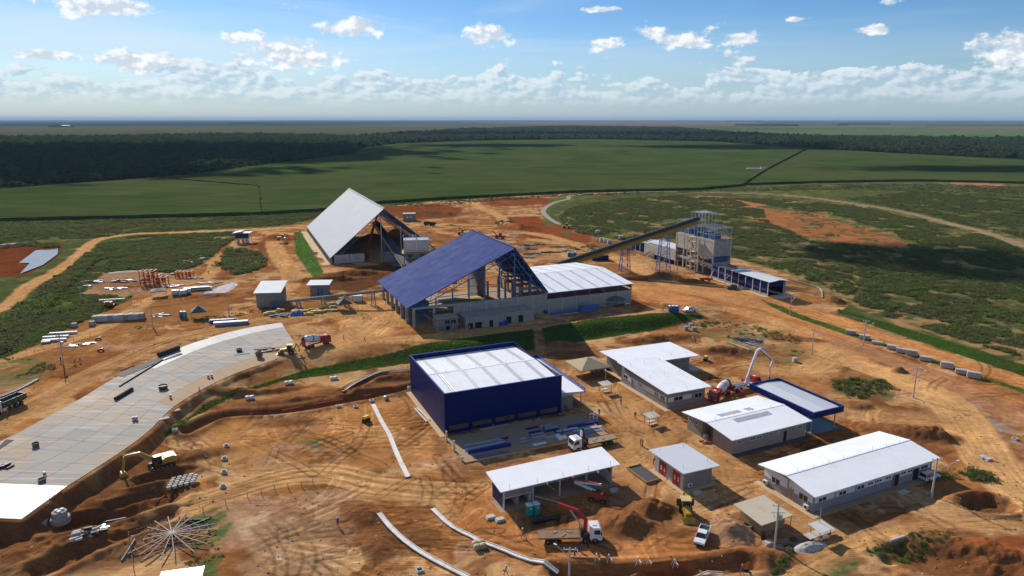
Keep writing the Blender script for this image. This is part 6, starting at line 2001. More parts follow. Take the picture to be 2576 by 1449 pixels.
# concrete pump with raised boom
r, hl, xc = lorry('concrete_pump', 'red and white concrete pump truck with raised folding boom', T(9, 2110, 600), T(9, 1880, 660), M_REDP, 'plain', 'pump truck', 9.8)
bx(r, 'deck', M_CARB, -hl, xc - .2, -1.15, 1.15, 1.1, 1.35)
MB().lathe([(.7, 1.35), (.55, 2.2), (.45, 3.2)], 'z', (1.2, 0, 0), 12).build('turret', M_CARB, r)
bx(r, 'hopper', M_CHAS, -hl - .6, -hl + .8, -.9, .9, .8, 1.9)
for k in range(5):
    MB().tube((-4 + k * .2, -.8 + k * .4, 1.5), (.4, -.8 + k * .4, 1.6), .11, n=6).build('pipe', M_STEELG, r)
h = r.rotation_euler.z
def lv(dx, dz):       # boom plane runs across the picture to the right
    return Vector((1.2 + dx * math.cos(-h), dx * math.sin(-h), 3.1 + dz))
jts = [lv(0, 0), lv(1.9, 7.4), lv(2.7, 7.9), lv(5.8, 5.4), lv(6.3, 4.6), lv(5.8, 2.9), lv(5.85, 0), lv(5.85, -2.4)]
ws = (.55, .5, .45, .4, .38, .26, .2)
for i in range(7):
    s = MB().bar(jts[i], jts[i + 1], ws[i]).build('boom_section' if i < 5 else 'end_hose', M_CARB if i < 6 else M_RUBB, r)
MB().tube(jts[0] + Vector((.35, .2, .3)), jts[1] + Vector((.3, .2, -1)), .1, n=6).build('boom_pipe', M_REDP, r)
MB().tube(jts[2] + Vector((0, .25, -.4)), jts[4] + Vector((0, .25, -.2)), .1, n=6).build('boom_pipe', M_REDP, r)
for x, s in ((2.6, 1), (2.6, -1), (-3.6, 1), (-3.6, -1)):
    o = MB().bar((x, s * .8, 1.1), (x + (.8 if x > 0 else -.5), s * 3.6, 1.0), .3).build('outrigger', M_REDP, r)
    bx(o, 'foot', M_REDP, x + (.6 if x > 0 else -.7), x + (1.0 if x > 0 else -.3), s * 3.6 - .2, s * 3.6 + .2, 0, .95)
# crane lorries
r, hl, xc = lorry('crane_truck', 'white cab flatbed lorry with folded crane beside the hall slab', T(8, 1710, 1180), T(8, 2090, 1100), M_CARB, 'flatbed', 'truck', 11.0)
x0 = xc - .8
bx(r, 'crane_base', M_CHAS, x0 - .5, x0 + .4, -1.0, 1.0, 1.05, 1.9)
MB().bar((x0, 0, 1.9), (x0 + .1, 0, 4.9), .35).build('crane_mast', M_CHAS, r)
MB().bar((x0, 0, 4.9), (x0 - .5, .2, 2.4), .28).build('crane_arm', M_CHAS, r)
bx(r, 'crane_box', M_CARB, x0 + .15, x0 + .5, -.3, .3, 2.8, 4.2)
for s in (-1, 1): MB().bar((x0 - .2, s * .6, 1.2), (x0 - .6, s * 2.6, .1), .2).build('outrigger', M_CHAS, r)
r, hl, xc = lorry('crane_truck', 'white cab lorry with rusty bed and raised red crane arm', T(13, 1450, 1080), T(13, 900, 1100), M_CARB, 'flatbed', 'truck', 10.6, M_RUST)
x0 = xc - .8
bx(r, 'crane_base', M_CHAS, x0 - .5, x0 + .5, -1.1, 1.1, 1.05, 1.8)
MB().bar((x0, 0, 1.8), (x0 + .2, 0, 4.0), .55).build('crane_mast', M_REDP, r)
MB().bar((x0 + .2, 0, 3.9), (x0 - 1.2, .6, 5.3), .5).build('crane_arm', M_REDP, r)
MB().bar((x0 - 1.2, .6, 5.3), (x0 - 4.4, 2.0, 5.9), .45).build('crane_arm', M_REDP, r)
MB().bar((x0 - 4.4, 2.0, 5.92), (x0 - 8.2, 3.4, 6.4), .32).build('crane_jib', M_CHAS, r)
MB().tube((x0 - .3, 0, 2.4), (x0 - 2.4, 1.1, 5.2), .14, n=8).build('ram', M_STEELG, r)
for s in (-1, 1): MB().bar((x0 + .2, s * .6, 1.2), (x0 + .4, s * 2.4, .05), .22).build('outrigger', M_CHAS, r)
lorry('dump_truck', 'green sided tipper lorry loaded with earth at the left edge', T(6, -60, 850), T(6, 200, 735), M_CARB, 'dump', 'truck', 8.6, mat('green_tipper', (.03, .10, .06), .5, dirt=(.25, .15, .08), dirt_amt=.6, dscale=.8))
lorry('dump_truck', 'dark tipper lorry on the red ground behind the steep white barn', T(2, 2235, 600), T(2, 2350, 605), M_CHAS, 'dump', 'truck', 8.0, M_CHAS)

# earth movers
def tracks_part(root, x0, x1, y, w=.55, h=.85):
    t_ = MB().prism([(x0, .25), (x0 + .3, 0), (x1 - .3, 0), (x1, .25), (x1, h - .25), (x1 - .3, h), (x0 + .3, h), (x0, h - .25)], y - w / 2, y + w / 2).build('track', M_CHAS, root)
    for k in range(5):
        MB().lathe([(.22, -w / 2 - .03), (.22, w / 2 + .03)], 'y', (x0 + .5 + k * (x1 - x0 - 1) / 4, y, .36), 10).build('roller', M_CAT, t_)
p, b = on(*T(11, 1620, 245)), on(*T(11, 1215, 340))
r = thing('excavator', 'yellow tracked excavator digging the pit beside the concrete yard', 'excavator', p + Vector((0, 0, .05)), math.atan2(b.y - p.y, b.x - p.x) + .05)
for s in (-1, 1): tracks_part(r, -2.2, 2.2, s * 1.25)
bx(r, 'undercarriage', M_CHAS, -1.2, 1.2, -1.0, 1.0, .4, 1.0)
bx(r, 'house', M_CAT, -2.5, 1.3, -1.4, 1.4, 1.05, 2.1)
bx(r, 'counterweight', M_CAT, -2.9, -2.51, -1.4, 1.4, 1.1, 2.2)
bx(r, 'engine_cover', mat('cream_cover', (.60, .45, .18), .5), -2.5, -.6, -1.3, 1.3, 2.1, 2.35)
c = MB().prism([(-.1, 1.1), (1.6, 1.1), (1.65, 1.9), (1.3, 3.0), (-.1, 3.0)], .35, 1.4).build('cab', M_PIPE, r)
MB().box(-.1, 1.3, .38, 1.37, 3.0, 3.08).build('cab_roof', M_STEELG, c)
MB().box(.1, 1.2, 1.40, 1.42, 1.9, 2.85).build('cab_window', M_GLASS, c)
D = (p - b).length
MB().bar((1.0, -.3, 1.8), (3.4, -.3, 4.1), .55).build('boom', M_CAT, r)
MB().bar((3.4, -.3, 4.1), (6.3, -.3, 4.2), .5).build('boom', M_CAT, r)
MB().bar((6.3, -.3, 4.2), (D - .5, -.3, 1.2), .42).build('stick', M_CAT, r)
MB().tube((2.0, -.3, 2.0), (3.6, -.3, 3.7), .13, n=8).build('ram', M_STEELG, r)
MB().tube((4.2, -.3, 4.6), (6.6, -.3, 4.6), .12, n=8).build('ram', M_STEELG, r)
MB().prism([(D - .8, 1.2), (D - .1, 1.1), (D + .2, .3), (D - .4, -.1), (D - 1.3, .2)], -.95, .35).build('bucket', M_CAT, r)

def backhoe(label, front, rear, doors=True):
    p, h, _ = place(front, rear)
    r = thing('backhoe_loader', label, 'backhoe', p, h)
    bx(r, 'chassis', M_CAT, -1.6, 1.9, -.5, .5, .7, 1.15)
    MB().prism([(.1, 1.15), (2.2, 1.15), (2.2, 1.55), (.1, 1.85)], -.45, .45).build('bonnet', M_CAT, r)
    c = MB().box(-1.3, .1, -.75, .75, 1.15, 2.75).build('cab', M_GLASS, r)
    bx(c, 'cab_roof', mat('cream_cover', (.60, .45, .18), .5), -1.55, .3, -.9, .9, 2.76, 2.95)
    for x in (-1.3, .04):
        for y in (-.78, .72): bx(c, 'pillar', M_CAT, x, x + .08, y, y + .08, 1.15, 2.75)
    if doors:
        for s in (-1, 1): MB().cbox(-.9, s * 1.15, 1.95, .05, .9, 1.4, .2 * s).build('door', M_GLASS, r)
    for s in (-1, 1):
        wheel(r, -1.0, s * .95, .74, .46, 'rear_wheel'); wheel(r, 1.75, s * .9, .5, .36, 'front_wheel')
        MB().bar((.4, s * .6, 1.7), (2.6, s * .6, .9), .2).build('loader_arm', M_CAT, r)
        MB().tube((.9, s * .6, 1.1), (2.2, s * .6, 1.1), .07, n=6).build('ram', M_STEELG, r)
        MB().bar((-2.0, s * .5, 1.0), (-2.2, s * 1.2, .1), .18).build('stabiliser', M_CAT, r)
    MB().prism([(2.5, .25), (3.3, .15), (2.7, .35), (2.65, 1.05), (2.5, 1.0)], -1.15, 1.15).build('front_bucket', M_CAT, r)
    MB().bar((-1.8, 0, 1.1), (-2.5, 0, 3.2), .3).build('backhoe_boom', M_CAT, r)
    MB().bar((-2.5, 0, 3.2), (-3.4, 0, 1.3), .25).build('backhoe_stick', M_CAT, r)
    MB().prism([(-3.6, 1.3), (-3.1, 1.3), (-2.9, .8), (-3.3, .5)], -.35, .35).build('rear_bucket', M_CAT, r)
    return r
backhoe('yellow backhoe loader with open doors facing down below the red doors', T(14, 690, 990), T(14, 622, 800))
backhoe('yellow backhoe loader standing at the end of the concrete yard', T(7, 470, 480), T(7, 690, 470), False)

def boom_lift(label, p, h, folded=True, m=None):
    r = thing('boom_lift', label, 'boom lift', p, h)
    m = m or M_ORAN
    bx(r, 'chassis', m, -1.5, 1.5, -.8, .8, .5, .9)
    for x in (-1.1, 1.1):
        for s in (-1, 1): wheel(r, x, s * 1.0, .5, .36)
    bx(r, 'turntable', m, -1.7, .9, -.9, .9, .95, 1.9)
    bx(r, 'engine_cover', M_CHAS, -1.2, .3, -.6, .6, 1.9, 2.05)
    if folded:
        MB().bar((-3.4, 0, 2.6), (5.6, 0, 2.9), .36).build('boom', M_FRAME, r)
        MB().bar((-3.4, 0, 2.6), (-1.2, 0, 1.6), .34).build('lift_arm', m, r)
        MB().bar((5.6, 0, 2.9), (8.2, 0, 1.4), .26).build('jib', m, r)
        B = Vector((8.6, 0, .6))
    else:
        MB().bar((-.6, 0, 1.9), (-4.8, .2, 2.8), .34).build('boom', M_FRAME, r)
        MB().bar((-4.8, .2, 2.9), (.4, .2, 3.3), .32).build('boom', M_FRAME, r)
        MB().bar((.4, .2, 3.3), (-6.5, .5, 3.4), .26).build('jib', m, r)
        B = Vector((-7.0, .5, 2.6))
    bk = MB()
    for z in (0, .55, 1.1):
        for (a, b) in (((-.5, -.8), (.5, -.8)), ((.5, -.8), (.5, .8)), ((.5, .8), (-.5, .8)), ((-.5, .8), (-.5, -.8))):
            bk.bar(B + Vector((*a, z)), B + Vector((*b, z)), .07)
    for a in ((-.5, -.8), (.5, -.8), (.5, .8), (-.5, .8)): bk.bar(B + Vector((*a, 0)), B + Vector((*a, 1.1)), .07)
    bk.build('basket', m, r)
    return r
boom_lift('orange boom lift with pale boom lowered in the left yard', ont(1, 1105, 940), R(8))
boom_lift('red boom lift with folded arm parked at the open shed', ont(13, 1460, 690), R(-20), False, mat('lift_red', (.42, .06, .02), .45))
p = on(*T(2, 1500, 1010))
r = thing('crawler_crane', 'crawler crane with long red boom inside the steep white barn', 'crane', p, R(70))
for s in (-1, 1): tracks_part(r, -2.4, 2.4, s * 1.6, .8, 1.0)
bx(r, 'house', M_REDP, -2.6, 1.6, -1.5, 1.5, 1.1, 2.9)
bx(r, 'cab', M_GLASS, .6, 1.9, .5, 1.5, 1.2, 3.0)
MB().bar((1.0, 0, 2.2), (7.5, -2.5, 17.5), .9).build('boom', mat('boom_red', (.30, .035, .03), .5), r)
MB().bar((7.5, -2.5, 17.5), (9.0, -3.1, 21.0), .6).build('boom_tip', M_CHAS, r)

def simple_machine(name, label, cat, p, h, m, roll=False):
    r = thing(name, label, cat, p, h)
    bx(r, 'body', m, -2.2, .6, -1.0, 1.0, .9, 2.0)
    c = MB().box(.0, 1.3, -.8, .8, 2.0, 3.1).build('cab', M_GLASS, r)
    bx(c, 'cab_roof', m, -.2, 1.5, -.95, .95, 3.1, 3.25)
    for s in (-1, 1): wheel(r, -1.4, s * 1.0, .75, .5)
    if roll:
        MB().lathe([(.75, -1.0), (.75, 1.0)], 'y', (2.0, 0, .75), 16).build('drum', M_STEELG, r)
        for s in (-1, 1): MB().bar((.6, s * 1.08, 1.1), (2.2, s * 1.08, .8), .15, .4).build('yoke', m, r)
    else:
        for s in (-1, 1): wheel(r, 2.0, s * .95, .6, .4)
        bx(r, 'hopper', m, 1.4, 3.6, -1.3, 1.3, 1.0, 1.9)
        MB().bar((-1.5, 0, 2.0), (-4.5, 0, 4.4), .6, .3).build('conveyor_arm', m, r)
        MB().bar((1.0, .6, 3.2), (2.4, .6, 5.4), .2).build('mast', M_CAT, r)
        MB().bar((.4, -.6, 3.2), (-.2, -.6, 5.2), .2).build('mast', M_CAT, r)
    return r
simple_machine('paving_machine', 'yellow machine with raised arms standing on the bend of the paved road', 'machine', ont(20, 950, 500), R(10), M_CAT)
simple_machine('road_roller', 'small yellow roller beside the dark earth mound on the left track', 'roller', ont(2, 500, 775), R(20), M_CAT, True)
simple_machine('road_roller', 'yellow roller partly hidden behind the ridge of the blue barn', 'roller', ont(3, 820, 148), R(0), M_CAT, True)
simple_machine('red_harvester', 'red machine standing behind the blue barn roof', 'machine', ont(3, 1170, 185), R(-20), M_REDP)
p = on(*T(4, 1440, 1080))
r = thing('red_trailer', 'red trailer with pale drawbar before the concrete tower', 'trailer', p, R(8))
bx(r, 'bed', M_REDP, -2.6, 2.6, -1.1, 1.1, .9, 1.5)
for x in (-1.4, 1.2):
    for s in (-1, 1): wheel(r, x, s * 1.0, .45, .3)
MB().bar((-2.6, 0, .9), (-5.0, 0, .6), .16).build('drawbar', M_STEELG, r)
MB().bar((2.0, .4, 1.5), (3.4, .6, 5.0), .3).build('ladder', M_FRAME, r)

# ------------------------------------------------------------------ people
def skin_person(name, J, E, radii, paint):
    """one continuous body grown round a posed skeleton"""
    me = bpy.data.meshes.new(name)
    me.from_pydata(J, E, [])
    o = bpy.data.objects.new(name, me)
    COL.objects.link(o)
    sk = o.modifiers.new('skin', 'SKIN')
    for i, r_ in enumerate(radii):
        me.skin_vertices[0].data[i].radius = (r_, r_ * .85)
        me.skin_vertices[0].data[i].use_root = (i == 0)
    sb = o.modifiers.new('sub', 'SUBSURF'); sb.levels = 1; sb.render_levels = 1
    dg = bpy.context.evaluated_depsgraph_get()
    ev = bpy.data.meshes.new_from_object(o.evaluated_get(dg))
    bpy.data.objects.remove(o)
    return ev
def body_mesh(pose, shirt, trousers):
    # 0 pelvis 1 chest 2 neck 3 head 4 crown | arms, legs
    lean, step_, reach = pose
    L = lean
    J = [(0, 0, .95), (L * .35, 0, 1.3), (L * .5, 0, 1.48), (L * .56, 0, 1.6), (L * .6, 0, 1.72)]
    E = [(0, 1), (1, 2), (2, 3), (3, 4)]
    Rr = [.15, .17, .07, .10, .085]
    for s in (-1, 1):
        i = len(J)
        J += [(L * .42, s * .2, 1.42), (L * .42 + .03, s * .27, 1.13), (L * .45 + reach, s * .26, .93), (L * .45 + reach + .04, s * .25, .84), (L * .45 + reach + .10, s * .21, .86)]
        E += [(1, i), (i, i + 1), (i + 1, i + 2), (i + 2, i + 3), (i + 2, i + 4)]
        Rr += [.075, .058, .042, .038, .016]
    for s in (-1, 1):
        i = len(J)
        st_ = step_ * s
        J += [(0, s * .1, .88), (st_ * .5 + .04, s * .11, .48), (st_, s * .11, .09), (st_ + .14, s * .12, .05)]
        E += [(0, i), (i, i + 1), (i + 1, i + 2), (i + 2, i + 3)]
        Rr += [.10, .075, .055, .05]
    me = skin_person('person', J, E, Rr, None)
    me.materials.clear()
    for m in (trousers, shirt, mat('skin', (.33, .18, .11), .6), M_CHAS): me.materials.append(m)
    for f in me.polygons:
        c = f.center
        mi = 0
        if c.z > .98 and c.z < 1.5: mi = 1
        if c.z >= 1.5: mi = 2
        if abs(c.y) > .2 and .86 < c.z < 1.5: mi = 1
        if abs(c.y) > .17 and c.z < .90 and c.z > .76: mi = 2
        if c.z < .13: mi = 3
        f.material_index = mi
    me.polygons.foreach_set('use_smooth', [True] * len(me.polygons))
    return me
CLO = {'navy': (mat('navy_overall', (.03, .05, .16), .8), mat('navy_trousers', (.028, .04, .12), .8)),
       'orange': (mat('orange_shirt', (.55, .13, .03), .8), mat('grey_trousers', (.14, .14, .15), .8)),
       'pale': (mat('pale_shirt', (.42, .42, .44), .8), mat('grey_trousers', (.14, .14, .15), .8)),
       'green': (mat('green_vest', (.10, .40, .15), .8), mat('navy_trousers', (.028, .04, .12), .8)),
       'dark': (mat('dark_shirt', (.07, .06, .06), .8), mat('dark_trousers', (.05, .05, .055), .8))}
POSE = [(0.0, .10, .06), (.08, .34, .12), (.55, .18, .32)]
BODY = {}
HELM = {c: MB().lathe([(.155, 0), (.15, .02), (.118, .03), (.11, .10), (.07, .15), (.02, .165)], 'z', n=12).mesh('helmet', mat('helmet_' + c, v, .4)) for c, v in
        (('white', (.8, .8, .78)), ('yellow', (.7, .5, .05)), ('blue', (.05, .12, .45)), ('orange', (.7, .2, .03)))}
def person(q, clothes, pose, helmet, rz, label, group=None):
    key = (clothes, pose)
    if key not in BODY: BODY[key] = body_mesh(POSE[pose], *CLO[clothes])
    p = on(*q)
    o = link('person', BODY[key], None, p, rz)
    tag(o, label, 'person', group, 'thing')
    h = share('helmet', HELM[helmet], o, (POSE[pose][0] * .6, 0, 1.70))
    return o
PEOPLE = [
    (T(12, 985, 948), 'navy', 0, 'white', 2.0, 'person in navy with white helmet standing by a small concrete box'),
    (T(13, 695, 1060), 'orange', 1, 'white', .4, 'person in orange shirt walking below the portable toilets'),
    (T(13, 1258, 1190), 'dark', 1, 'blue', -1.2, 'person in dark clothes nearest the rusty bed crane lorry'),
    (T(13, 1218, 1262), 'dark', 2, 'blue', .0, 'person in dark clothes bending to a steel trestle'),
    (T(13, 527, 1440), 'pale', 1, 'white', -.5, 'person in pale shirt walking between the two curved channels'),
    (T(9, 662, 806), 'navy', 1, 'blue', 1.4, 'person in navy walking left of the office walkway'),
    (T(9, 815, 948), 'navy', 1, 'white', -1.6, 'person in navy walking between the two small shelters'),
    (T(9, 425, 918), 'navy', 0, 'white', .8, 'person in navy beside the white frames on the hall slab'),
    (T(9, 876, 1250), 'navy', 0, 'orange', 0, 'left one of two persons in navy standing together'),
    (T(9, 898, 1256), 'navy', 0, 'yellow', 3.1, 'yellow helmeted one of two persons in navy standing together'),
    (T(9, 1475, 1104), 'navy', 2, 'blue', .3, 'person in navy bending at the block house corner'),
    (T(9, 1663, 1160), 'navy', 0, 'orange', .2, 'person in navy at the block house entrance, left of another'),
    (T(9, 1692, 1192), 'navy', 0, 'blue', 2.2, 'person in navy at the block house entrance, nearest to camera'),
    (T(9, 1440, 118), 'pale', 0, 'white', 0, 'person in pale shirt on the earth mound behind office wing'),
    (T(9, 1468, 138), 'navy', 1, 'blue', 1.0, 'person in navy on the earth mound behind office wing'),
    (T(8, 1645, 795), 'navy', 2, 'blue', 2.8, 'person in navy crouching under the lean-to of the hall'),
    (T(8, 1605, 1040), 'navy', 0, 'blue', 0, 'person in navy standing among the sheet stacks on the slab'),
    (T(8, 1420, 1005), 'navy', 0, 'blue', 1.0, 'person in navy between blue and pale sheets on the slab'),
    (T(14, 362, 442), 'navy', 2, 'blue', .5, 'person in navy raking the dark gravel bed'),
    (T(14, 1160, 1436), 'navy', 1, 'orange', 0, 'person in navy pushing a wheelbarrow at the lower edge'),
    (T(6, 35, 850), 'pale', 0, 'blue', 0, 'person in pale shirt at the cab of the green tipper'),
    (T(6, 78, 856), 'orange', 0, 'blue', 0, 'person in orange shirt at the cab of the green tipper'),
    (T(6, 750, 342), 'orange', 2, 'orange', 0, 'person in orange bending beside the long road above the yard'),
    (T(6, 808, 318), 'pale', 1, 'white', 2.6, 'person in pale shirt carrying a post beside the long road'),
    (T(6, 612, 322), 'navy', 0, 'blue', 0, 'person in blue standing at the foot of a pole, left yard'),
    (T(6, 2008, 632), 'orange', 1, 'orange', .6, 'person in orange walking along the edge of the concrete yard'),
    (T(7, 1250, 302), 'pale', 1, 'white', 1.0, 'person in pale shirt walking right of the red cab mixer'),
    (T(7, 1503, 318), 'pale', 2, 'white', 0, 'person in pale shirt bending over wheel tracks by the grass bank'),
    (T(3, 740, 1058), 'green', 0, 'white', 0, 'person in green vest in front of the unfinished hut'),
    (T(3, 895, 1046), 'pale', 0, 'white', 0, 'person in pale shirt before the low concrete rooms'),
    (T(3, 937, 1046), 'navy', 0, 'blue', 0, 'person in navy before the low concrete rooms'),
    (T(4, 905, 1432), 'orange', 0, 'white', 0, 'person in orange left of the three blue toilets'),
    (T(4, 925, 1436), 'pale', 0, 'white', 1, 'person in pale shirt left of the three blue toilets'),
    (T(5, 165, 1214), 'pale', 0, 'white', 0, 'person in pale shirt alone on the wide orange road'),
    (T(1, 2097, 612), 'dark', 1, 'white', 1.2, 'person in dark clothes on the track below the scrub island'),
    (T(4, 545, 705), 'pale', 0, 'white', 0, 'person in pale shirt at the foot of the short blue wing'),
]
for a in PEOPLE: person(*a)
def motorbike(q, label):
    p = on(*q)
    r = thing('motorbike', label, 'motorbike', p, R(15))
    for x in (-.65, .65): wheel(r, x, 0, .3, .12)
    bx(r, 'frame', M_CHAS, -.6, .5, -.1, .1, .35, .7)
    bx(r, 'saddle', M_RUBB, -.6, .1, -.14, .14, .7, .82)
    bx(r, 'tank', M_BLUP, .1, .5, -.15, .15, .7, .9)
    MB().bar((.55, -.35, 1.05), (.55, .35, 1.05), .05).build('handlebar', M_STEELG, r)
motorbike(T(1, 990, 1275), 'motorbike standing on the left track by the white beams')
motorbike(T(1, 1015, 1388), 'motorbike standing on the grass verge of the left track')

# ------------------------------------------------------------------ poles and wires
def pole(base, top, label, lamp=None, double=False, transformer=False):
    b = on(*base)
    # height from where its top is seen above the same spot
    d = ray(*top)
    t_ = b.y / d[1]
    hgt = min(13, max(5.5, CAM_H + d[2] * t_ - b.z))
    r = thing('utility_pole', label, 'pole', b)
    MB().tube((0, 0, -.3), (0, 0, hgt), .2, .13, 8).build('shaft', M_CONCL, r)
    MB().bar((-1.0, 0, hgt - .35), (1.0, 0, hgt - .35), .12).build('crossarm', M_CONCL, r)
    for x in (-.9, 0, .9): MB().tube((x, 0, hgt - .3), (x, 0, hgt), .07, n=6).build('insulator', M_FRAME, r)
    if lamp:
        a = MB().bar((0, 0, hgt * .68), (lamp[0], lamp[1], hgt * .68 + 1.3), .09).build('lamp_arm', M_STEELG, r)
        MB().cbox(lamp[0], lamp[1], hgt * .68 + 1.3, .6, .25, .12, math.atan2(lamp[1], lamp[0])).build('lamp_head', M_FRAME, a)
    if transformer:
        MB().bar((-1.2, 0, hgt - 1.6), (1.2, 0, hgt - 1.6), .12).build('crossarm', M_CONCL, r)
        MB().lathe([(.3, 0), (.33, .1), (.33, .8), (.3, .9)], 'z', (.5, 0, hgt - 2.9), 10).build('transformer', M_STEELG, r)
        for x in (-.7, .1): MB().bar((x, 0, hgt - 1.6), (x + .25, -.1, hgt - 2.6), .08).build('fuse', M_FRAME, r)
    return b + Vector((0, 0, hgt - .05))
tops = []
tops.append(pole(T(4, 1090, 1015), T(4, 1105, 820), 'pole in front of the concrete wing, leftmost of the right row'))
tops.append(pole(T(4, 1300, 1020), T(4, 1320, 785), 'pole in front of the concrete tower stair'))
tops.append(pole(T(4, 1665, 1182), T(4, 1685, 990), 'pole in front of the right blue wing', (1.8, .8)))
tops.append(pole(T(5, 165, 1022), T(5, 185, 830), 'pole just right of the right blue wing end', (1.6, .8)))
tops.append(pole(T(5, 385, 1420), T(5, 412, 1165), 'pole on the near side of the orange road by weeds', (3.4, 1.2)))
tops.append(pole(T(5, 905, 1328), T(5, 942, 1075), 'pole between the precast beam bundles', (3.0, 1.2)))
tops.append(pole(T(10, 1545, 622), T(10, 1590, 340), 'pole beside weeds right of the blue canopy', (3.0, 1.2)))
tops.append(pole(T(15, 1792, 690), T(15, 1850, 355), 'pole with street lamp at right end of the long house', (5.0, 1.5)))
tops.append(pole(T(15, 462, 1118), T(15, 505, 745), 'pole with transformer gear beside the plywood shack', None, transformer=True))
tops.append(pole(T(13, 1165, 1470), T(13, 1140, 1270), 'lamp pole at the lower edge near the channel end', (-2.2, 1.6)))
lt = [pole(T(1, 2305, 1028), T(1, 2290, 800), 'pole right of the small dark tent in the left yard'),
      pole(T(1, 1540, 1150), T(1, 1510, 940), 'pole beside the diagonal left track'),
      pole(T(6, 640, 345), T(6, 570, 40), 'pole beside the long road above the yard, farthest left', transformer=True),
      pole(T(1, 822, 880), T(1, 805, 745), 'thin pole among green scrub rows in the left yard')]
def wires(pairs, label):
    r = thing('power_line', label, 'wires', pairs[0][0])
    for a, b in pairs:
        for off in (-.9, 0, .9):
            m = MB(); prev = None
            for k in range(9):
                f = k / 8
                c = a.lerp(b, f) - pairs[0][0] + Vector((off, 0, -.9 * 4 * f * (1 - f)))
                if prev is not None: m.tube(prev, c, .022, n=4, cap=False)
                prev = c
            m.build('wire', M_CHAS, r)
wires([(tops[0], tops[1]), (tops[1], tops[2]), (tops[2], tops[3]), (tops[3], tops[5])], 'sagging wires strung along the poles before the plant')
wires([(tops[4], tops[6])], 'sagging wires between the poles of the near roadside')
wires([(lt[0], lt[1]), (lt[1], lt[2])], 'sagging wires between the poles of the left yard')

# ------------------------------------------------------------------ precast beam bundles along the road
BUN = None
ends = ORD = ['first', 'second', 'third', 'fourth', 'fifth', 'sixth', 'seventh', 'eighth', 'ninth', 'tenth', 'eleventh', 'twelfth', 'thirteenth']
for k, (x, y, n) in enumerate([(967, 30, 3), (1093, 76, 3), (1210, 124, 2), (1353, 172, 3), (1440, 202, 3), (1532, 230, 4), (1660, 278, 3), (1857, 345, 4), (1997, 400, 3), (2105, 438, 4)]):
    p = ont(10, x, y)
    r = thing('beam_bundle', 'stack of pale precast beams along the orange road, %s from the plant' % ends[k], 'beams', p + Vector((0, 0, .05)), R(-30), 'precast beam bundles along the road')
    for j in range(n):
        for i in range(3):
            bx(r, 'beam', M_CONCL, -1.6, 1.6, -.75 + i * .52, -.30 + i * .52, .12 + j * .42, .45 + j * .42)
        for xx in (-1.1, .95):
            bx(r, 'batten', M_WOOD, xx, xx + .12, -.75, .75, .0 + j * .42 + .02, .11 + j * .42)

# ------------------------------------------------------------------ portable toilets and containers
def toilet(p, h, m, label, group):
    r = thing('portable_toilet', label, 'toilet', p, h, group)
    bx(r, 'cabin', m, -.55, .55, -.55, .55, .08, 2.15)
    bx(r, 'skid', M_CHAS, -.58, .58, -.58, .58, 0, .08)
    MB().add([(-.6, -.6, 2.15), (.6, -.6, 2.15), (.6, .6, 2.15), (-.6, .6, 2.15), (-.4, -.5, 2.4), (.4, -.5, 2.4), (.4, .5, 2.4), (-.4, .5, 2.4)],
             [(0, 1, 5, 4), (1, 2, 6, 5), (2, 3, 7, 6), (3, 0, 4, 7), (4, 5, 6, 7), (3, 2, 1, 0)]).build('roof', mat('pale_roof_plastic', (.55, .62, .60), .5), r)
    d = bx(r, 'door', m, -.42, .42, -.58, -.56, .15, 2.05)
    bx(d, 'sign', M_WHITEP, -.12, .2, -.6, -.585, 1.45, 1.7)
    bx(d, 'handle', M_CHAS, .3, .36, -.62, -.585, 1.0, 1.15)
    MB().tube((.45, .45, 2.2), (.45, .45, 2.8), .06, n=6).build('vent_pipe', M_CHAS, r)
toilet(ont(13, 765, 838), R(24), M_TEAL, 'left one of two teal portable toilets beside the open shed', 'teal toilets')
toilet(ont(13, 833, 826), R(24), M_TEAL, 'right one of two teal portable toilets beside the open shed', 'teal toilets')
for k, x in enumerate((1008, 1050, 1090)):
    toilet(ont(4, x, 1447), R(10), M_BLUP, '%s of three blue portable toilets left of the pickup' % ('leftmost', 'middle one', 'rightmost')[k], 'blue toilets')
toilet(ont(1, 1830, 1052), R(10), M_BLUP, 'blue portable toilet left of the small dark tent', 'left yard toilets')
toilet(ont(1, 1862, 1052), R(10), M_TEAL, 'teal portable toilet left of the small dark tent', 'left yard toilets')
for k, x in enumerate((1000, 1034, 1068, 1102)):
    toilet(ont(20, x, 955), R(5), (M_BLUP, M_TEAL, M_TEAL, M_BLUP)[k], '%s of four toilets in a row behind the annex' % ('leftmost', 'second', 'third', 'rightmost')[k], 'far toilets')
def container(p, h, m, label, L=6.0, W=2.4, H_=2.5):
    r = thing('container', label, 'container', p, h)
    bx(r, 'box', m, 0, L, 0, W, .1, H_)
    for i in range(int(L / .6)):
        bx(r, 'rib', m, .15 + i * .6, .4 + i * .6, -.05, -.002, .2, H_ - .1)
    for x in (0, L - .15):
        for y in (-.04, W - .1): bx(r, 'corner_post', M_CHAS, x - .02, x + .17, y - .02, y + .16, 0, H_ + .03)
container(ont(20, 1380, 1025), R(5), M_BLUES, 'dark blue container below the long conveyor', 8, 2.6)
container(ont(16, 1665, 170), R(10), M_WHITEP, 'small white cabin beside the dark green tent', 3.6, 2.2, 2.4)

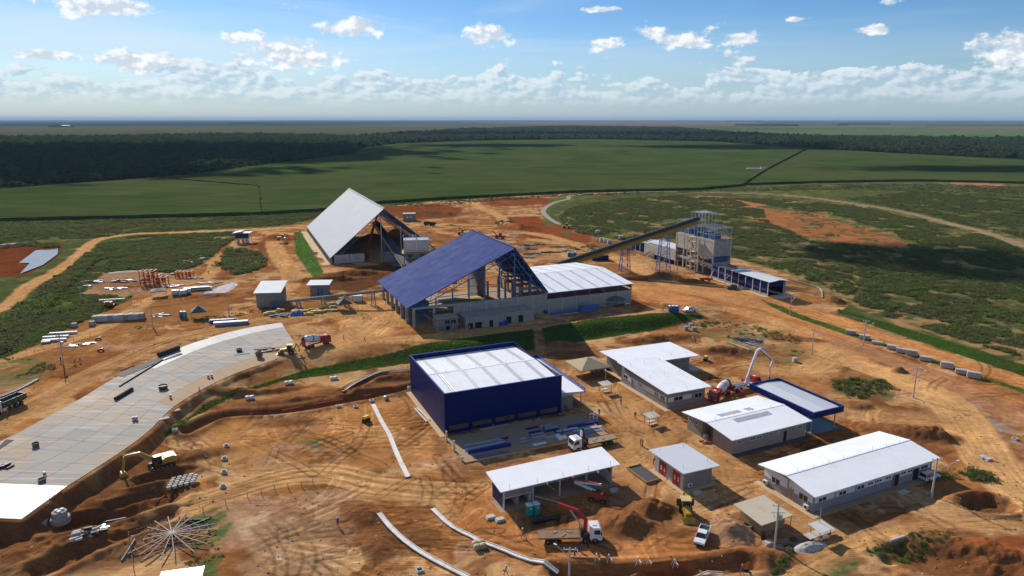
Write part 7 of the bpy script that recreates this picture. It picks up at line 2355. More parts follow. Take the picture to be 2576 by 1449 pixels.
# ------------------------------------------------------------------ concrete yard furniture
def tub(p, rad, h, m, label, inner=None):
    r = thing('mixing_tub', label, 'tub', p)
    MB().lathe([(rad * .85, 0), (rad, h), (rad * .93, h), (rad * .8, .12)], 'z', n=18).build('shell', m, r)
    MB().lathe([(rad * .82, h * .75), (rad * .82, h * .78)], 'z', n=18).build('contents', inner or M_DARK, r)
M_TUB = mat('dark_blue_tub', (.03, .04, .075), .5)
tub(ont(6, 2408, 212), .85, .9, M_TUB, 'dark blue round tub at the upper end of the concrete yard')
tub(ont(6, 1643, 590), 1.15, 1.15, M_TUB, 'largest round tub in middle of the concrete yard', M_PAVE)
tub(ont(6, 362, 1172), .7, 1.0, mat('grey_tub', (.10, .10, .10), .6), 'grey round tub on near left part of the concrete yard')
tub(ont(11, 425, 395), .7, .7, mat('grey_tub', (.10, .10, .10), .6), 'low grey tub beside the fresh white concrete')
def barrel(p, label, group):
    r = thing('traffic_barrel', label, 'barrel', p, 0, group)
    for k, m in enumerate((M_REDP, M_WHITEP, M_REDP, M_WHITEP)):
        MB().lathe([(.34 - .03 * k, k * .28), (.32 - .03 * k, (k + 1) * .28 - .01)], 'z', n=12).build('band', m, r)
    MB().lathe([(.42, -.02), (.42, .05)], 'z', n=12).build('foot', M_RUBB, r)
for k, (q, w) in enumerate(((T(6, 2098, 482), 'left of a pair near the upper sandy edge'), (T(6, 2132, 476), 'right of a pair near the upper sandy edge'), (T(6, 1718, 685), 'single one near the person in orange'),
                           (T(6, 1345, 912), 'left of a pair in the middle of the yard'), (T(6, 1375, 908), 'right of a pair in the middle of the yard'), (T(11, 452, 345), 'beside the low grey tub'),
                           (T(11, 887, 412), 'at the corner of the fresh white concrete'))):
    barrel(on(*q), 'red and white traffic barrel, ' + w, 'traffic barrels on the yard')
def roll(a, b, rad, m, label, cat='roll'):
    a, b = on(*a), on(*b)
    r = thing('material_roll', label, cat, a)
    d = b - a
    MB().tube((0, 0, rad), d + Vector((0, 0, rad)), rad, n=12).build('roll', m, r)
    n = d.normalized()
    MB().tube(-n * .05 + Vector((0, 0, rad)), Vector((0, 0, rad)) + n * .02, rad * .35, n=8).build('core', M_DARK, r)
M_MESH = mat('black_mesh', (.035, .034, .036), .8, var=.3, scale=1.5)
M_BRNR = mat('brown_mat', (.075, .045, .03), .9, var=.2)
roll(T(6, 1600, 268), T(6, 1800, 195), .75, M_BRNR, 'thick brown roll lying across the upper concrete yard')
roll(T(6, 1165, 705), T(6, 1330, 605), .5, M_BRNR, 'dark roll lying in the middle of the concrete yard')
roll(T(6, 1205, 568), T(6, 1640, 300), .22, M_MESH, 'long thin black roll beside the black mesh sheets')
roll(T(13, 800, 925), T(13, 1065, 868), .42, M_PIPE, 'black pipe lying in shade of the open shed')
def sheet(pts, m, label, cat='sheet', th=.05, name='mesh_sheet', z=.03):
    P = [on(*p) for p in pts]
    r = thing(name, label, cat, P[0])
    MB().plate([p - P[0] + Vector((0, 0, z)) for p in P], th).build('sheet', m, r)
    return r
def lsheet(pts, zz, m, label, cat='sheet', th=.05, name='mesh_sheet'):
    P = [at(*p, zz) for p in pts]
    r = thing(name, label, cat, P[0])
    MB().plate([p - P[0] for p in P], th).build('sheet', m, r)
lsheet([T(6, 1150, 455), T(6, 1250, 462), T(6, 1640, 300), T(6, 1580, 270)], 3.11, M_MESH, 'black mesh sheet spread on the upper concrete yard')
lsheet([T(6, 1440, 380), T(6, 1640, 300), T(6, 1840, 235), T(6, 1810, 225)], 3.17, M_MESH, 'narrow black mesh strip beside the thick brown roll')
lsheet([T(6, -20, 1175), T(6, 60, 1095), T(6, 140, 1100), T(6, 0, 1190)], 3.11, M_BRNR, 'brown mat at the left edge of the concrete yard', 'mat', name='floor_mat')
junk('black_tarpaulin', 'crumpled black tarpaulin on the yard at left edge', 'tarpaulin', at(*T(6, 45, 1375), 3.1), R(40), 9, (1.6, .8, (.8, 1.6)), [M_RUBB, M_MESH], 21, (.2, .5), 'fold')
for k, (a, b) in enumerate(((T(6, 1215, 405), T(6, 1350, 355)), (T(6, 1965, 115), T(6, 2095, 78)), (T(6, 2360, 255), T(6, 2515, 232)))):
    roll(a, b, .12, M_CHAS, ('dark bars beside the black mesh sheet', 'dark bar on the pale edge of the concrete yard', 'dark bar near the upper dark blue tub')[k], 'bar')
junk('scrap_heap', 'heap of timber and bars at the end of the concrete yard', 'heap', at(*T(7, 370, 430), 3.1), R(20), 30, (3.2, 1.6, (1.5, 4)), [M_WOOD, M_STEELG, M_GALV, M_RUST], 22, h=1.4)
p = at(*T(7, 235, 520), 3.1)
r = thing('cable_drum', 'large brown cable drum at the edge of the concrete yard', 'drum', p, R(20))
MB().lathe([(1.0, -.55), (1.0, -.45), (.6, -.44), (.6, .44), (1.0, .45), (1.0, .55)], 'y', (0, 0, 1.0), 18).build('drum', M_RUST, r)
for s in (-.56, .56): MB().lathe([(.25, s - .02), (.25, s + .02)], 'y', (0, 0, 1.0), 10).build('hub', M_CHAS, r)
for k, q in enumerate([T(6, 2480, 430), T(6, 2350, 485), T(6, 2230, 540), T(6, 2105, 600), T(6, 1985, 665), T(6, 1880, 730), T(6, 1760, 805), T(6, 1650, 885), T(7, 80, 712), T(7, 240, 655), T(7, 410, 600), T(7, 575, 560), T(7, 730, 512)]):
    p = on(*q)
    r = thing('drain_slab', 'grey slab let into the outer yard edge, %s from the red cab mixer' % ORD[12 - k if k > 7 else k + 5], 'slab', p + Vector((0, 0, .02)), R(28 if k > 7 else 38), 'grey slabs along the outer edge of the yard')
    bx(r, 'slab', M_CONCL, -1.1, 1.1, -.5, .5, -.1, .1)
    bx(r, 'rim', M_CONC, -1.2, 1.2, -.62, -.51, -.1, .14)

# ------------------------------------------------------------------ open channels of precast pieces
M_CHAN = mat('white_channel', (.70, .68, .64), .8, var=.08, scale=.8, dirt=(.50, .33, .18), dirt_amt=.5, dscale=.5)
def channel(pts, w, label, m=None):
    P = smooth_line(np.array([onp(*q)[:2] for q in pts]), 8)
    d = np.r_[0, np.cumsum(np.hypot(*np.diff(P, axis=0).T))]
    n = max(3, int(d[-1] / 2.4))
    s = np.linspace(0, d[-1], n + 1)
    X, Y = np.interp(s, d, P[:, 0]), np.interp(s, d, P[:, 1])
    r = thing('drain_channel', label, 'channel', (X[0], Y[0], zat(X[0], Y[0])))
    o = Vector(r.location)
    Z = np.array([zat(p_, q_) for p_, q_ in zip(X, Y)])
    Z = np.maximum(np.convolve(np.pad(Z, 3, 'edge'), np.ones(7) / 7, 'valid'), Z + .02) + .06
    for i in range(n):
        a, b = Vector((X[i], Y[i], Z[i] + .10)) - o, Vector((X[i + 1], Y[i + 1], Z[i + 1] + .10)) - o
        a, b = a, b - (b - a) * .015
        sd = (b - a).cross(Vector((0, 0, 1))).normalized()
        MB().bar(a, b, w, .12).bar(a + sd * (w / 2 - .06) + Vector((0, 0, .09)), b + sd * (w / 2 - .06) + Vector((0, 0, .09)), .12, .18).bar(a - sd * (w / 2 - .06) + Vector((0, 0, .09)), b - sd * (w / 2 - .06) + Vector((0, 0, .09)), .12, .18).build('channel_piece', m or M_CHAN, r)
channel([T(7, 1605, 1085), T(7, 1700, 1280), T(7, 1800, 1449), T(12, 1540, 130), T(12, 1610, 300), T(12, 1690, 462)], 1.0, 'straight white channel running down left of the blue hall')
channel([T(12, 1400, 838), T(12, 1560, 1010), T(12, 1800, 1200), T(12, 2050, 1340), T(12, 2300, 1465)], 0.95, 'lower left one of two curved white channels')
channel([T(12, 1935, 768), T(12, 2130, 950), T(12, 2410, 1092), T(13, 200, 1078), T(13, 450, 1172), T(13, 700, 1270), T(13, 1055, 1385)], 0.85, 'curved white channel sweeping below the open shed')
channel([T(7, 1238, 955), T(7, 1350, 862), T(7, 1500, 782), T(7, 1700, 712), T(7, 1900, 680), T(7, 2105, 655)], .9, 'curved pale channel behind the blue hall corner', M_CONCL)
channel([T(13, 1240, 1420), T(14, 60, 1442), T(14, 640, 1425), T(14, 1000, 1392)], .7, 'grey channel lying in the trench at the lower edge', M_CONCL)
channel([T(6, 0, 668), T(6, 200, 590), T(6, 380, 495)], 1.0, 'straight pale channel on the far side of the left road', M_CONCL)
channel([T(5, 140, 665), T(5, 300, 705), T(5, 440, 745), T(5, 480, 775), T(5, 492, 850)], .5, 'thin pale kerb bending round the end of the right blue wing', M_CONCL)

# ------------------------------------------------------------------ small precast boxes, bags, blocks
def basin(p, label, rz=R(24), s=1.1, group=None):
    r = thing('catch_basin', label, 'basin', p, rz, group)
    h = s / 2
    for b in ((-h, h, -h, -h + .15), (-h, h, h - .15, h), (-h, -h + .15, -h + .15, h - .15), (h - .15, h, -h + .15, h - .15)):
        bx(r, 'wall', M_CONCL, *b, -.3, .4)
    bx(r, 'bottom', M_DARK, -h + .16, h - .16, -h + .16, h - .16, -.2, .05)
for k, (q, lab) in enumerate(((T(7, 1185, 1110), 'white rimmed basin beside the orange netting'), (T(7, 1395, 1115), 'pale basin left of the straight channel head'), (T(7, 1590, 1045), 'basin at the head of the straight channel'),
                              (T(7, 2050, 885), 'basin in the trench left of the blue hall'), (T(6, 1760, 1005), 'basin on the grassy edge of the yard'), (T(10, 2490, 1010), 'white ring basin near the right edge'),
                              (T(12, 1808, 1400), 'white box basin at the lower edge'), (T(15, 2490, 195), 'pale basin beside the right hand track'))):
    if k == 7: continue
    basin(on(*q), lab)
for k, q in enumerate((T(6, 2277, 1168), T(6, 2258, 1295), T(6, 2253, 1430), T(11, 2243, 448))):
    p = on(*q)
    r = thing('footing_block', 'small precast footing block, %s of four in a column' % ('topmost', 'second', 'third', 'lowest')[k], 'block', p, R(24), 'footing blocks in the dug ground')
    bx(r, 'base', M_CONCL, -.55, .55, -.55, .55, -.1, .4)
    bx(r, 'socket', M_CONC, -.35, .35, -.35, .35, .41, .75)
def bags(p, label, n, seed, m=None):
    rj = random.Random(seed)
    r = thing('bulk_bags', label, 'bags', p, R(20))
    for i in range(n):
        x, y = (i % 2) * 1.05 - .5 + rj.uniform(-.05, .05), (i // 2) * 1.0
        MB().add([(x + dx * q, y + dy * q, z) for z, q in ((0, .42), (.3, .52), (.75, .5), (.95, .3)) for dx, dy in ((-1, -1), (1, -1), (1, 1), (-1, 1))],
                 [(a * 4 + i_, a * 4 + (i_ + 1) % 4, a * 4 + 4 + (i_ + 1) % 4, a * 4 + 4 + i_) for a in range(3) for i_ in range(4)] + [(12, 13, 14, 15)]).build('bag', m or M_WHITEP, r, smooth=True)
bags(ont(7, 590, 840), 'pair of white bulk bags nearest the grass corner', 2, 1)
bags(ont(7, 1130, 785), 'pair of white bulk bags right of the dark pits', 2, 2)
bags(ont(7, 118, 1020), 'pair of white bulk bags at the lower end of the bank', 2, 3)
bags(ont(6, 2515, 690), 'pair of grey white bulk bags under the green bank', 2, 4)
bags(ont(13, 268, 1175), 'group of cream bulk bags lying on the curved channel', 4, 5, M_TAN)
bags(ont(7, 1785, 1020), 'wrapped pale bale beside the orange netting', 1, 6, M_GALV)
r = thing('block_stack', 'staggered rows of small grey precast blocks beside the pit', 'blocks', ont(11, 1810, 400), R(30))
for j in range(5):
    for i in range(5 - (j > 3)):
        bx(r, 'block', M_CONCL if (i + j) % 2 else M_CONC, i * 1.05 - 2.5 + .3 * j, i * 1.05 - 1.75 + .3 * j, j * .85 - 2, j * .85 - 1.45, 0, .5)
r = thing('concrete_tank', 'round concrete tank with three pale lids near the fresh slab', 'tank', ont(11, 605, 760), R(20))
MB().lathe([(1.6, -.8), (1.6, .2), (1.5, .3)], 'z', n=20).build('base_ring', M_CONC, r)
MB().lathe([(1.2, .3), (1.2, 1.3), (1.05, 1.4)], 'z', n=20).build('body', M_CONC, r)
for x, y in ((-.45, .15), (.4, .35), (.1, -.5)): MB().lathe([(.34, 1.4), (.34, 1.65), (.25, 1.7)], 'z', (x, y, 0), 12).build('lid', M_WHITEP, r)
bx(r, 'side_box', M_CONC, -4.0, -1.8, -1.2, .3, -.8, .3)

# rods of a tent roof laid out like a wheel
p = ont(11, 1735, 965)
r = thing('rod_layout', 'wheel of long steel rods laid out like spokes at lower left', 'rods', p + Vector((0, 0, .1)))
rj = random.Random(3)
R0 = 7.2
for k in range(18):
    a = k * 2 * math.pi / 18 + rj.uniform(-.05, .05)
    MB().bar((math.cos(a) * .4, math.sin(a) * .4, 1.0), (math.cos(a) * R0 * rj.uniform(.82, 1.05), math.sin(a) * R0 * rj.uniform(.82, 1.05), .35), .15).build('rod', M_BLUP if k == 2 else mat('dusty_rod', (.33, .24, .19), .7), r)
for q in (.25, .42, .6, .8):
    m = MB()
    for k in range(18):
        a, b = k * 2 * math.pi / 18, (k + 1) * 2 * math.pi / 18
        z = 1.0 - .65 * q + .09
        m.bar((math.cos(a) * R0 * q, math.sin(a) * R0 * q, z), (math.cos(b) * R0 * q, math.sin(b) * R0 * q, z), .035)
    m.build('ring', mat('dusty_rod', (.33, .24, .19), .7), r)
MB().lathe([(.5, .3), (.5, 1.1)], 'z', n=12).build('hub', M_CHAS, r)
for x, y in ((3, 0), (-3, 0), (0, 3), (0, -3), (5.5, 2), (-5.5, -2), (-5, 2.5), (4.5, -3)): bx(r, 'trestle', M_WOOD, x - .1, x + .1, y - .1, y + .1, -.1, .5)
roll(T(11, 1840, 800), T(11, 2080, 785), .22, M_PIPE, 'dark pipe bundle above the wheel of rods', 'pipes')
roll(T(11, 1225, 1190), T(11, 1360, 975), .12, M_STEELG, 'grey pipes lying left of the wheel of rods', 'pipes')
junk('rubble_heap', 'heap of blocks and grey sheet scrap beside the haul road', 'heap', ont(11, 900, 920), R(30), 22, (2.6, 1.2, (.6, 1.6)), [M_CONC, M_STEELG, M_CONCL, M_CHAS], 31, (.25, .6))
junk('pipe_heap', 'grey pipes and frames stacked above the rubble heap', 'heap', ont(11, 1130, 800), R(35), 10, (2.6, .8, (2.5, 4)), [M_STEELG, M_CHAS], 32, (.15, .3))
p = at(*T(11, 1900, 1400), 0)
r = thing('white_hut', 'corner of a white roofed hut cut by the lower edge', 'hut', (p.x - 2.2, p.y - 4.6, 0), R(14))
walls(r, 5, 4, 1.6, M_CONC)
MB().plate([(-.6, -.6, 1.65), (5.6, -.6, 1.65), (5.6, 4.6, 1.9), (-.6, 4.6, 1.9)], .1).build('roof_panel', M_WHITE, r)

# A-shaped steel stands
for k, (q, w) in enumerate(((T(13, 1245, 1258), 'held by the bending person'), (T(13, 1437, 1295), 'second from left'), (T(13, 1562, 1302), 'third from left'), (T(13, 1852, 1325), 'fourth from left'),
                            (T(14, 215, 1340), 'fifth from left'), (T(14, 312, 1342), 'sixth from left'), (T(14, 552, 1360), 'rightmost'))):
    p = on(*q)
    r = thing('steel_stand', 'small A shaped steel stand below the lorries, ' + w, 'stand', p, R(100), 'A shaped steel stands')
    for s in (-.4, .4):
        MB().bar((s, -.4, 0), (s * .3, 0, 1.25), .05).bar((s, .4, 0), (s * .3, 0, 1.25), .05).build('leg', M_FRAME, r)
    bx(r, 'crossbar', M_FRAME, -.45, .45, -.52, -.45, .35, .42)
    bx(r, 'top_bar', M_FRAME, -.2, .2, -.04, .04, 1.24, 1.3)

# rest shelters
def shelter(q, label, m):
    p = on(*q)
    r = thing('rest_shelter', label, 'shelter', p, R(26))
    for x in (-1.3, 1.2):
        for y in (-1.0, .9): bx(r, 'post', M_WOOD, x, x + .1, y, y + .1, -.1, 2.2)
    MB().plate([(-1.6, -1.4, 2.25), (1.6, -1.4, 2.25), (1.6, 1.4, 2.45), (-1.6, 1.4, 2.45)], .07).build('roof_sheet', m, r)
    bx(r, 'bench', M_WHITEP, -1.1, 1.1, -.9, -.5, .42, .5)
    bx(r, 'table', M_WHITEP, -1.0, 1.0, -.1, .7, .72, .8)
    MB().tube((.6, .9, 0), (.7, .9, 5.2), .07, n=6).build('lightning_mast', M_STEELG, r)
shelter(T(9, 490, 665), 'small open shelter right of the tan tent', M_CONCL)
shelter(T(9, 990, 1018), 'small open shelter on the mound before the block house', M_CONCL)
shelter(T(15, 845, 1040), 'small striped roof shelter right of the plywood shack', mat('striped_sheet', (.62, .60, .55), .6, ribs=('x', .5, .06)))
# gravel
def heap(q, rx, ry, h, m, label, seed, name='gravel_heap', cat='heap'):
    p = on(*q)
    r = thing(name, label, cat, p, R(20))
    rj = random.Random(seed)
    n = 16; vs = []; fs = []
    for j in range(n + 1):
        for i in range(n + 1):
            u, v = i / n * 2 - 1, j / n * 2 - 1
            q_ = min(1, math.hypot(u, v))
            vs.append((u * rx, v * ry, h * (1 - q_ ** 1.5) * rj.uniform(.8, 1.2) - .06))
    fs = [(j * (n + 1) + i, j * (n + 1) + i + 1, (j + 1) * (n + 1) + i + 1, (j + 1) * (n + 1) + i) for j in range(n) for i in range(n)]
    MB().add(vs, fs).build('heap', m, r, smooth=True)
heap(T(15, 760, 1110), 3.6, 1.4, .9, M_GRAV, 'pale gravel heap below the striped shelter', 1)
heap(T(1, 1250, 590), 7, 2, .5, M_GRAV, 'flat pale spoil in the left yard beside the scrub', 2, 'spoil_patch', 'spoil')
p = on(*T(15, 1440, 1065)); q = on(*T(15, 1560, 1028))
r = thing('concrete_post', 'single concrete post lying beside the lower right track', 'post', p)
MB().bar(Vector((0, 0, .2)), q - p + Vector((0, 0, .2)), .4, .4).build('post', M_CONCL, r)
MB().bar((q - p) * .999 + Vector((0, 0, .2)), (q - p) * 1.01 + Vector((0, 0, .2)), .25, .25).build('end', M_DARK, r)
for k, (q, lab) in enumerate(((T(10, 2190, 1185), 'left one of two pale slabs lying by the right track'), (T(10, 2240, 1205), 'right one of two pale slabs lying by the right track'), (T(13, 370, 870), 'pale timber box left of the shed corner'),
                              (T(13, 465, 895), 'pale slab below the shed corner'), (T(14, 1400, 1160), 'pale box at the foot of the transformer pole'), (T(15, 1750, 668), 'wooden box at the foot of the street lamp pole'),
                              (T(13, 1610, 600), 'pair of stacked panels right of the red boom lift'), (T(14, 885, 575), 'cover slab right of the red door house'), (T(14, 760, 705), 'flat slabs before the red door house'))):
    p = on(*q)
    r = thing('pale_slab', lab, 'slab', p, R(20))
    for j in range(2): MB().cbox(j * .12, j * .08, .12 + j * .24, 1.5, 1.0, .22, j * .06).build('layer', M_CONCL if k != 5 else M_WOOD, r)
def wheelbarrow(q):
    p = on(*q)
    r = thing('wheelbarrow', 'wheelbarrow pushed by the person at the lower edge', 'barrow', p, R(0))
    wheel(r, .7, 0, .2, .1)
    MB().add([(-.4, -.3, .65), (.5, -.3, .65), (.5, .3, .65), (-.4, .3, .65), (-.2, -.2, .35), (.35, -.2, .35), (.35, .2, .35), (-.2, .2, .35)], [(0, 1, 5, 4), (1, 2, 6, 5), (2, 3, 7, 6), (3, 0, 4, 7), (4, 5, 6, 7)]).build('tray', M_CHAS, r)
    for s in (-.25, .25): MB().bar((.7, s * .4, .25), (-1.0, s, .7), .05).build('handle', M_CHAS, r)
wheelbarrow(T(14, 1200, 1432))
def compactor(q, label):
    p = on(*q)
    r = thing('compactor', label, 'compactor', p, R(60))
    MB().lathe([(.45, -.5), (.45, .5)], 'y', (.5, 0, .45), 14).build('drum', M_CHAS, r)
    MB().lathe([(.45, -.5), (.45, .5)], 'y', (-.6, 0, .45), 14).build('drum', M_CHAS, r)
    bx(r, 'engine', mat('bright_yellow', (.75, .55, .02), .4), -.8, .7, -.45, .45, .9, 1.5)
    MB().bar((-.8, 0, 1.3), (-1.8, 0, 1.5), .08).build('handle', M_CHAS, r)
compactor(T(7, 1525, 1290), 'bright yellow compactor left of the straight channel')
compactor(T(9, 1582, 325), 'yellow compactor behind the office wings')

# ------------------------------------------------------------------ sheet stacks on the hall slab
def stack(q, L, W, n, mats, label, rz=R(23.4), part='sheet', cat='sheets', zz=.14, th=.09):
    p = at(*q, zz)
    r = thing('sheet_stack', label, cat, p, rz)
    rj = random.Random(label)
    for j in range(n):
        m = mats[j % len(mats)]
        MB().cbox(rj.uniform(-.3, .3), rj.uniform(-.1, .1), th / 2 + j * (th + .005), L * rj.uniform(.85, 1), W, th, rj.uniform(-.03, .03)).build(part, m, r)
PB, PG = mat('blue_sheet_stock', (.018, .03, .22), .4), M_GALV
stack(T(8, 835, 1108), 9.5, .9, 3, [PG], 'pale long sheets farthest from the kerb, left on slab')
stack(T(8, 835, 1148), 9.5, .9, 3, [PG], 'pale long sheets next to the blue ones, left on slab')
stack(T(8, 885, 1172), 10.0, .8, 6, [PB], 'thick stack of long blue sheets, left on slab')
stack(T(8, 890, 1225), 9.5, 1.2, 1, [mat('violet_sheet', (.16, .13, .25), .4)], 'flat violet sheets nearest the slab kerb on the left')
stack(T(8, 1020, 1072), 2.0, .6, 3, [PB], 'short blue sheets at the right end of pale sheets')
stack(T(8, 620, 1000), 4.0, .8, 4, [PB, PG, M_CHAS], 'jumble of blue sheets at the left hall corner')
stack(T(8, 930, 955), 7.5, .6, 2, [PG], 'long pale sheets along the hall front')
stack(T(8, 1030, 905), 4.5, .7, 2, [PG], 'pale sheets leaning nearest the hall middle window')
stack(T(8, 1290, 868), 4.0, .7, 3, [PB, PG], 'blue sheets along the hall front on the right')
stack(T(8, 1440, 836), 3.4, .5, 1, [PG], 'single pale sheet along the hall front on the right')
for k, (x, y, l, ms) in enumerate(((1305, 965, 3.0, [PB]), (1330, 1005, 3.2, [PB]), (1350, 1030, 3.4, [PG, PB]), (1370, 1055, 3.6, [PG]), (1440, 945, 3.2, [PG]), (1485, 965, 3.4, [PG]), (1500, 990, 3.4, [PB]), (1495, 1055, 3.6, [PG]))):
    stack(T(8, x, y), l, .55, 3, ms, ('row of short sheets in the middle of the slab, ' + ('farthest blue', 'second blue', 'mixed third', 'pale nearest', 'pale upper right', 'pale lower right', 'blue right', 'broad pale right')[k]))
stack(T(8, 1800, 935), 8.0, .9, 5, [PB], 'longest blue sheets at right end of the slab')
stack(T(8, 1640, 990), 6.0, .9, 4, [PB, PG], 'blue and pale sheets behind the crane lorry')
stack(T(8, 1850, 972), 8.5, .8, 2, [PG], 'long pale sheets at right end of the slab')
stack(T(8, 1850, 1005), 9.5, 1.1, 1, [mat('violet_sheet', (.16, .13, .25), .4)], 'flat violet sheets nearest the kerb at right end')
stack(T(8, 1245, 1100), 3.6, .6, 3, [mat('grey_profile', (.26, .28, .31), .4)], 'dark grey profiles in the middle of the slab')
stack(T(8, 1210, 1072), 1.5, .7, 2, [PG], 'short pale sheet bundle above the grey profiles')
stack(T(8, 1385, 1120), 3.2, .7, 2, [mat('white_stock', (.70, .71, .72), .4)], 'white sheets nearest the slab kerb in the middle')
bags(at(*T(8, 1600, 1075), .14), 'white plastic heap beside the cab of the crane lorry', 3, 9)
r = thing('white_barrier', 'white square frames standing at right end of the slab', 'frames', at(*T(8, 1905, 880), .14), R(20))
for x, y in ((-.9, 0), (.4, .3), (-.2, -.6)):
    MB().bar((x, y, 0), (x, y, 1.6), .09).bar((x + 1.1, y, 0), (x + 1.1, y, 1.6), .09).bar((x, y, 1.6), (x + 1.1, y, 1.6), .09).bar((x, y, .8), (x + 1.1, y, .8), .09).bar((x, y, .05), (x + 1.1, y, .05), .09).build('frame', M_FRAME, r)

# ------------------------------------------------------------------ stockyards
M_ORNF = mat('primer_orange', (.50, .105, .018), .6)
def frame_stack(q, L, W, H_, label):
    p = on(*q)
    r = thing('steel_skeleton', label, 'frame', p, R(5))
    nx, nz = max(2, int(L / 1.6)), max(1, int(H_ / 1.5))
    for j in range(nz + 1):
        for y in (0, W):
            MB().bar((0, y, j * H_ / nz), (L, y, j * H_ / nz), .3).build('beam', M_ORNF, r)
    for i in range(nx + 1):
        for y in (0, W): MB().bar((i * L / nx, y, 0), (i * L / nx, y, H_), .3).build('post', M_ORNF, r)
        MB().bar((i * L / nx, 0, H_), (i * L / nx, W, H_), .26).build('tie', M_ORNF, r)
    for i in range(nx):
        for j in range(nz):
            if (i * 3 + j * 5) % 4 < 2: bx(r, 'plate', M_ORNF, i * L / nx + .2, (i + 1) * L / nx - .2, W * .4, W * .4 + .1, j * H_ / nz + .2, (j + 1) * H_ / nz - .2)
    for i in range(nx): MB().bar((i * L / nx, 0, 0), ((i + 1) * L / nx, 0, H_), .12).build('brace', M_ORNF, r)
frame_stack(T(1, 1415, 730), 5.6, 4, 6.0, 'tall orange steel frame in the left yard')
frame_stack(T(1, 1550, 730), 4.6, 3.4, 3.4, 'lower orange steel frame beside the tall one')
frame_stack(T(1, 1765, 652), 6.4, 3.4, 2.6, 'long low orange steel frame right of the others')
JK = [(1, 930, 695, 'scrap near the rear of the left yard', 14), (1, 830, 745, 'scrap beside the scrub in the left yard', 12), (1, 1210, 690, 'blue and grey stock left of the orange frame', 18), (1, 1150, 765, 'stock with a white drum in the left yard', 14),
      (1, 1370, 680, 'blue lengths touching the orange frame', 8), (1, 1735, 740, 'blue and white stock right of the dark tent roof', 14), (1, 2110, 705, 'white scrap beside the diagonal track', 10), (1, 1960, 655, 'pale scrap on the diagonal track edge', 8),
      (1, 1890, 490, 'bluish scrap under the shelter scrub', 6), (1, 2090, 455, 'pale blocks on the rear track', 6), (1, 1690, 618, 'small blue stock behind the orange frames', 6), (1, 1600, 1030, 'white sheet scrap beside the track pole', 12),
      (1, 780, 1330, 'white strips in the track below the pole', 12), (16, 250, 440, 'dark bars beside the long blue beams', 8)]
for k, (t_, x, y, lab, n) in enumerate(JK):
    white = 'white' in lab or 'pale' in lab
    junk('stock_heap', lab, 'heap', ont(t_, x, y), R(10), n, (3.6, 1.6, (1.2, 3.6)), [M_CONCL, M_GALV] if white else [M_STEELB, M_GALV, M_CHAS, M_CONC, M_STEELB], 100 + k, (.25, .6) if not white else (.15, .5), h=.3 if white else 1.0)
for k, (x, y) in enumerate(((1770, 830), (1850, 828), (1890, 815))):
    p = ont(1, x, y)
    r = thing('steel_drum', '%s of three big grey drums beside the left track' % ('leftmost', 'middle', 'rightmost')[k], 'drum', p, R(20), 'grey drums')
    MB().lathe([(1.2, -1.2), (1.25, -1.15), (1.25, 1.15), (1.2, 1.2)], 'x', (0, 0, 1.2), 16).build('shell', M_STEELG, r)
    MB().lathe([(.95, -1.22), (.95, -1.205)], 'x', (0, 0, 1.2), 16).build('mouth', M_CHAS, r)
stack(T(1, 1990, 775), 11, 1.6, 5, [M_STEELB, M_GALV, M_YELL], 'long blue and yellow lengths right of the grey drums', R(16), 'length', 'lengths', 3.0, .28)
stack(T(1, 2330, 1120), 11, 1.8, 4, [M_STEELB, M_GALV], 'long blue beams beside the upper end of the yard', R(14), 'beam', 'beams', 3.0, .3)
stack(T(1, 2240, 1090), 9, 1.4, 3, [M_STEELB], 'blue beams behind the other blue beams', R(14), 'beam', 'beams', 3.0, .3)
stack(T(18, 1250, 690), 11, 1.4, 3, [M_GALV, M_STEELB, M_STEELB], 'blue and white beams lying before the annex wall', R(24), 'beam', 'beams', 3.0, .3)
stack(T(18, 1680, 640), 8, 1.6, 5, [M_STEELB], 'thick stack of blue beams before the annex wall', R(24), 'beam', 'beams', 3.0, .42)
r = thing('culvert_row', 'long row of pale concrete box culverts in the left yard', 'culverts', ont(1, 925, 1095), R(13))
for i in range(10):
    bx(r, 'culvert', M_CONCL if i % 3 else M_CONC, i * 1.62, i * 1.62 + 1.57, 0, 2.4, 0, 1.9 + .1 * (i % 2))
for k, (x, y) in enumerate(((930, 1125), (750, 1145))):
    p = ont(1, x, y); r = thing('concrete_block', ('grey concrete block left of the culvert row', 'grey concrete block farther left of the culvert row')[k], 'block', p, R(10))
    MB().prism([(-.9, 0), (.9, 0), (.7, 1.4), (-.7, 1.4)], -.8, .8).build('block', M_CONC, r)
    bx(r, 'lifting_eye', M_CHAS, -.1, .1, -.05, .05, 1.4, 1.55)
for k, (x, y, l) in enumerate(((640, 1215, 9), (560, 1255, 8), (540, 1285, 7), (460, 1305, 2.5))):
    stack(T(1, x, y), l, .9, 2, [M_CONCL, M_WHITEP], ('white beams at the edge of the scrub, ' + ('farthest row', 'middle row', 'near row', 'short near piece')[k]), R(14), 'beam', 'beams', 3.0, .35)
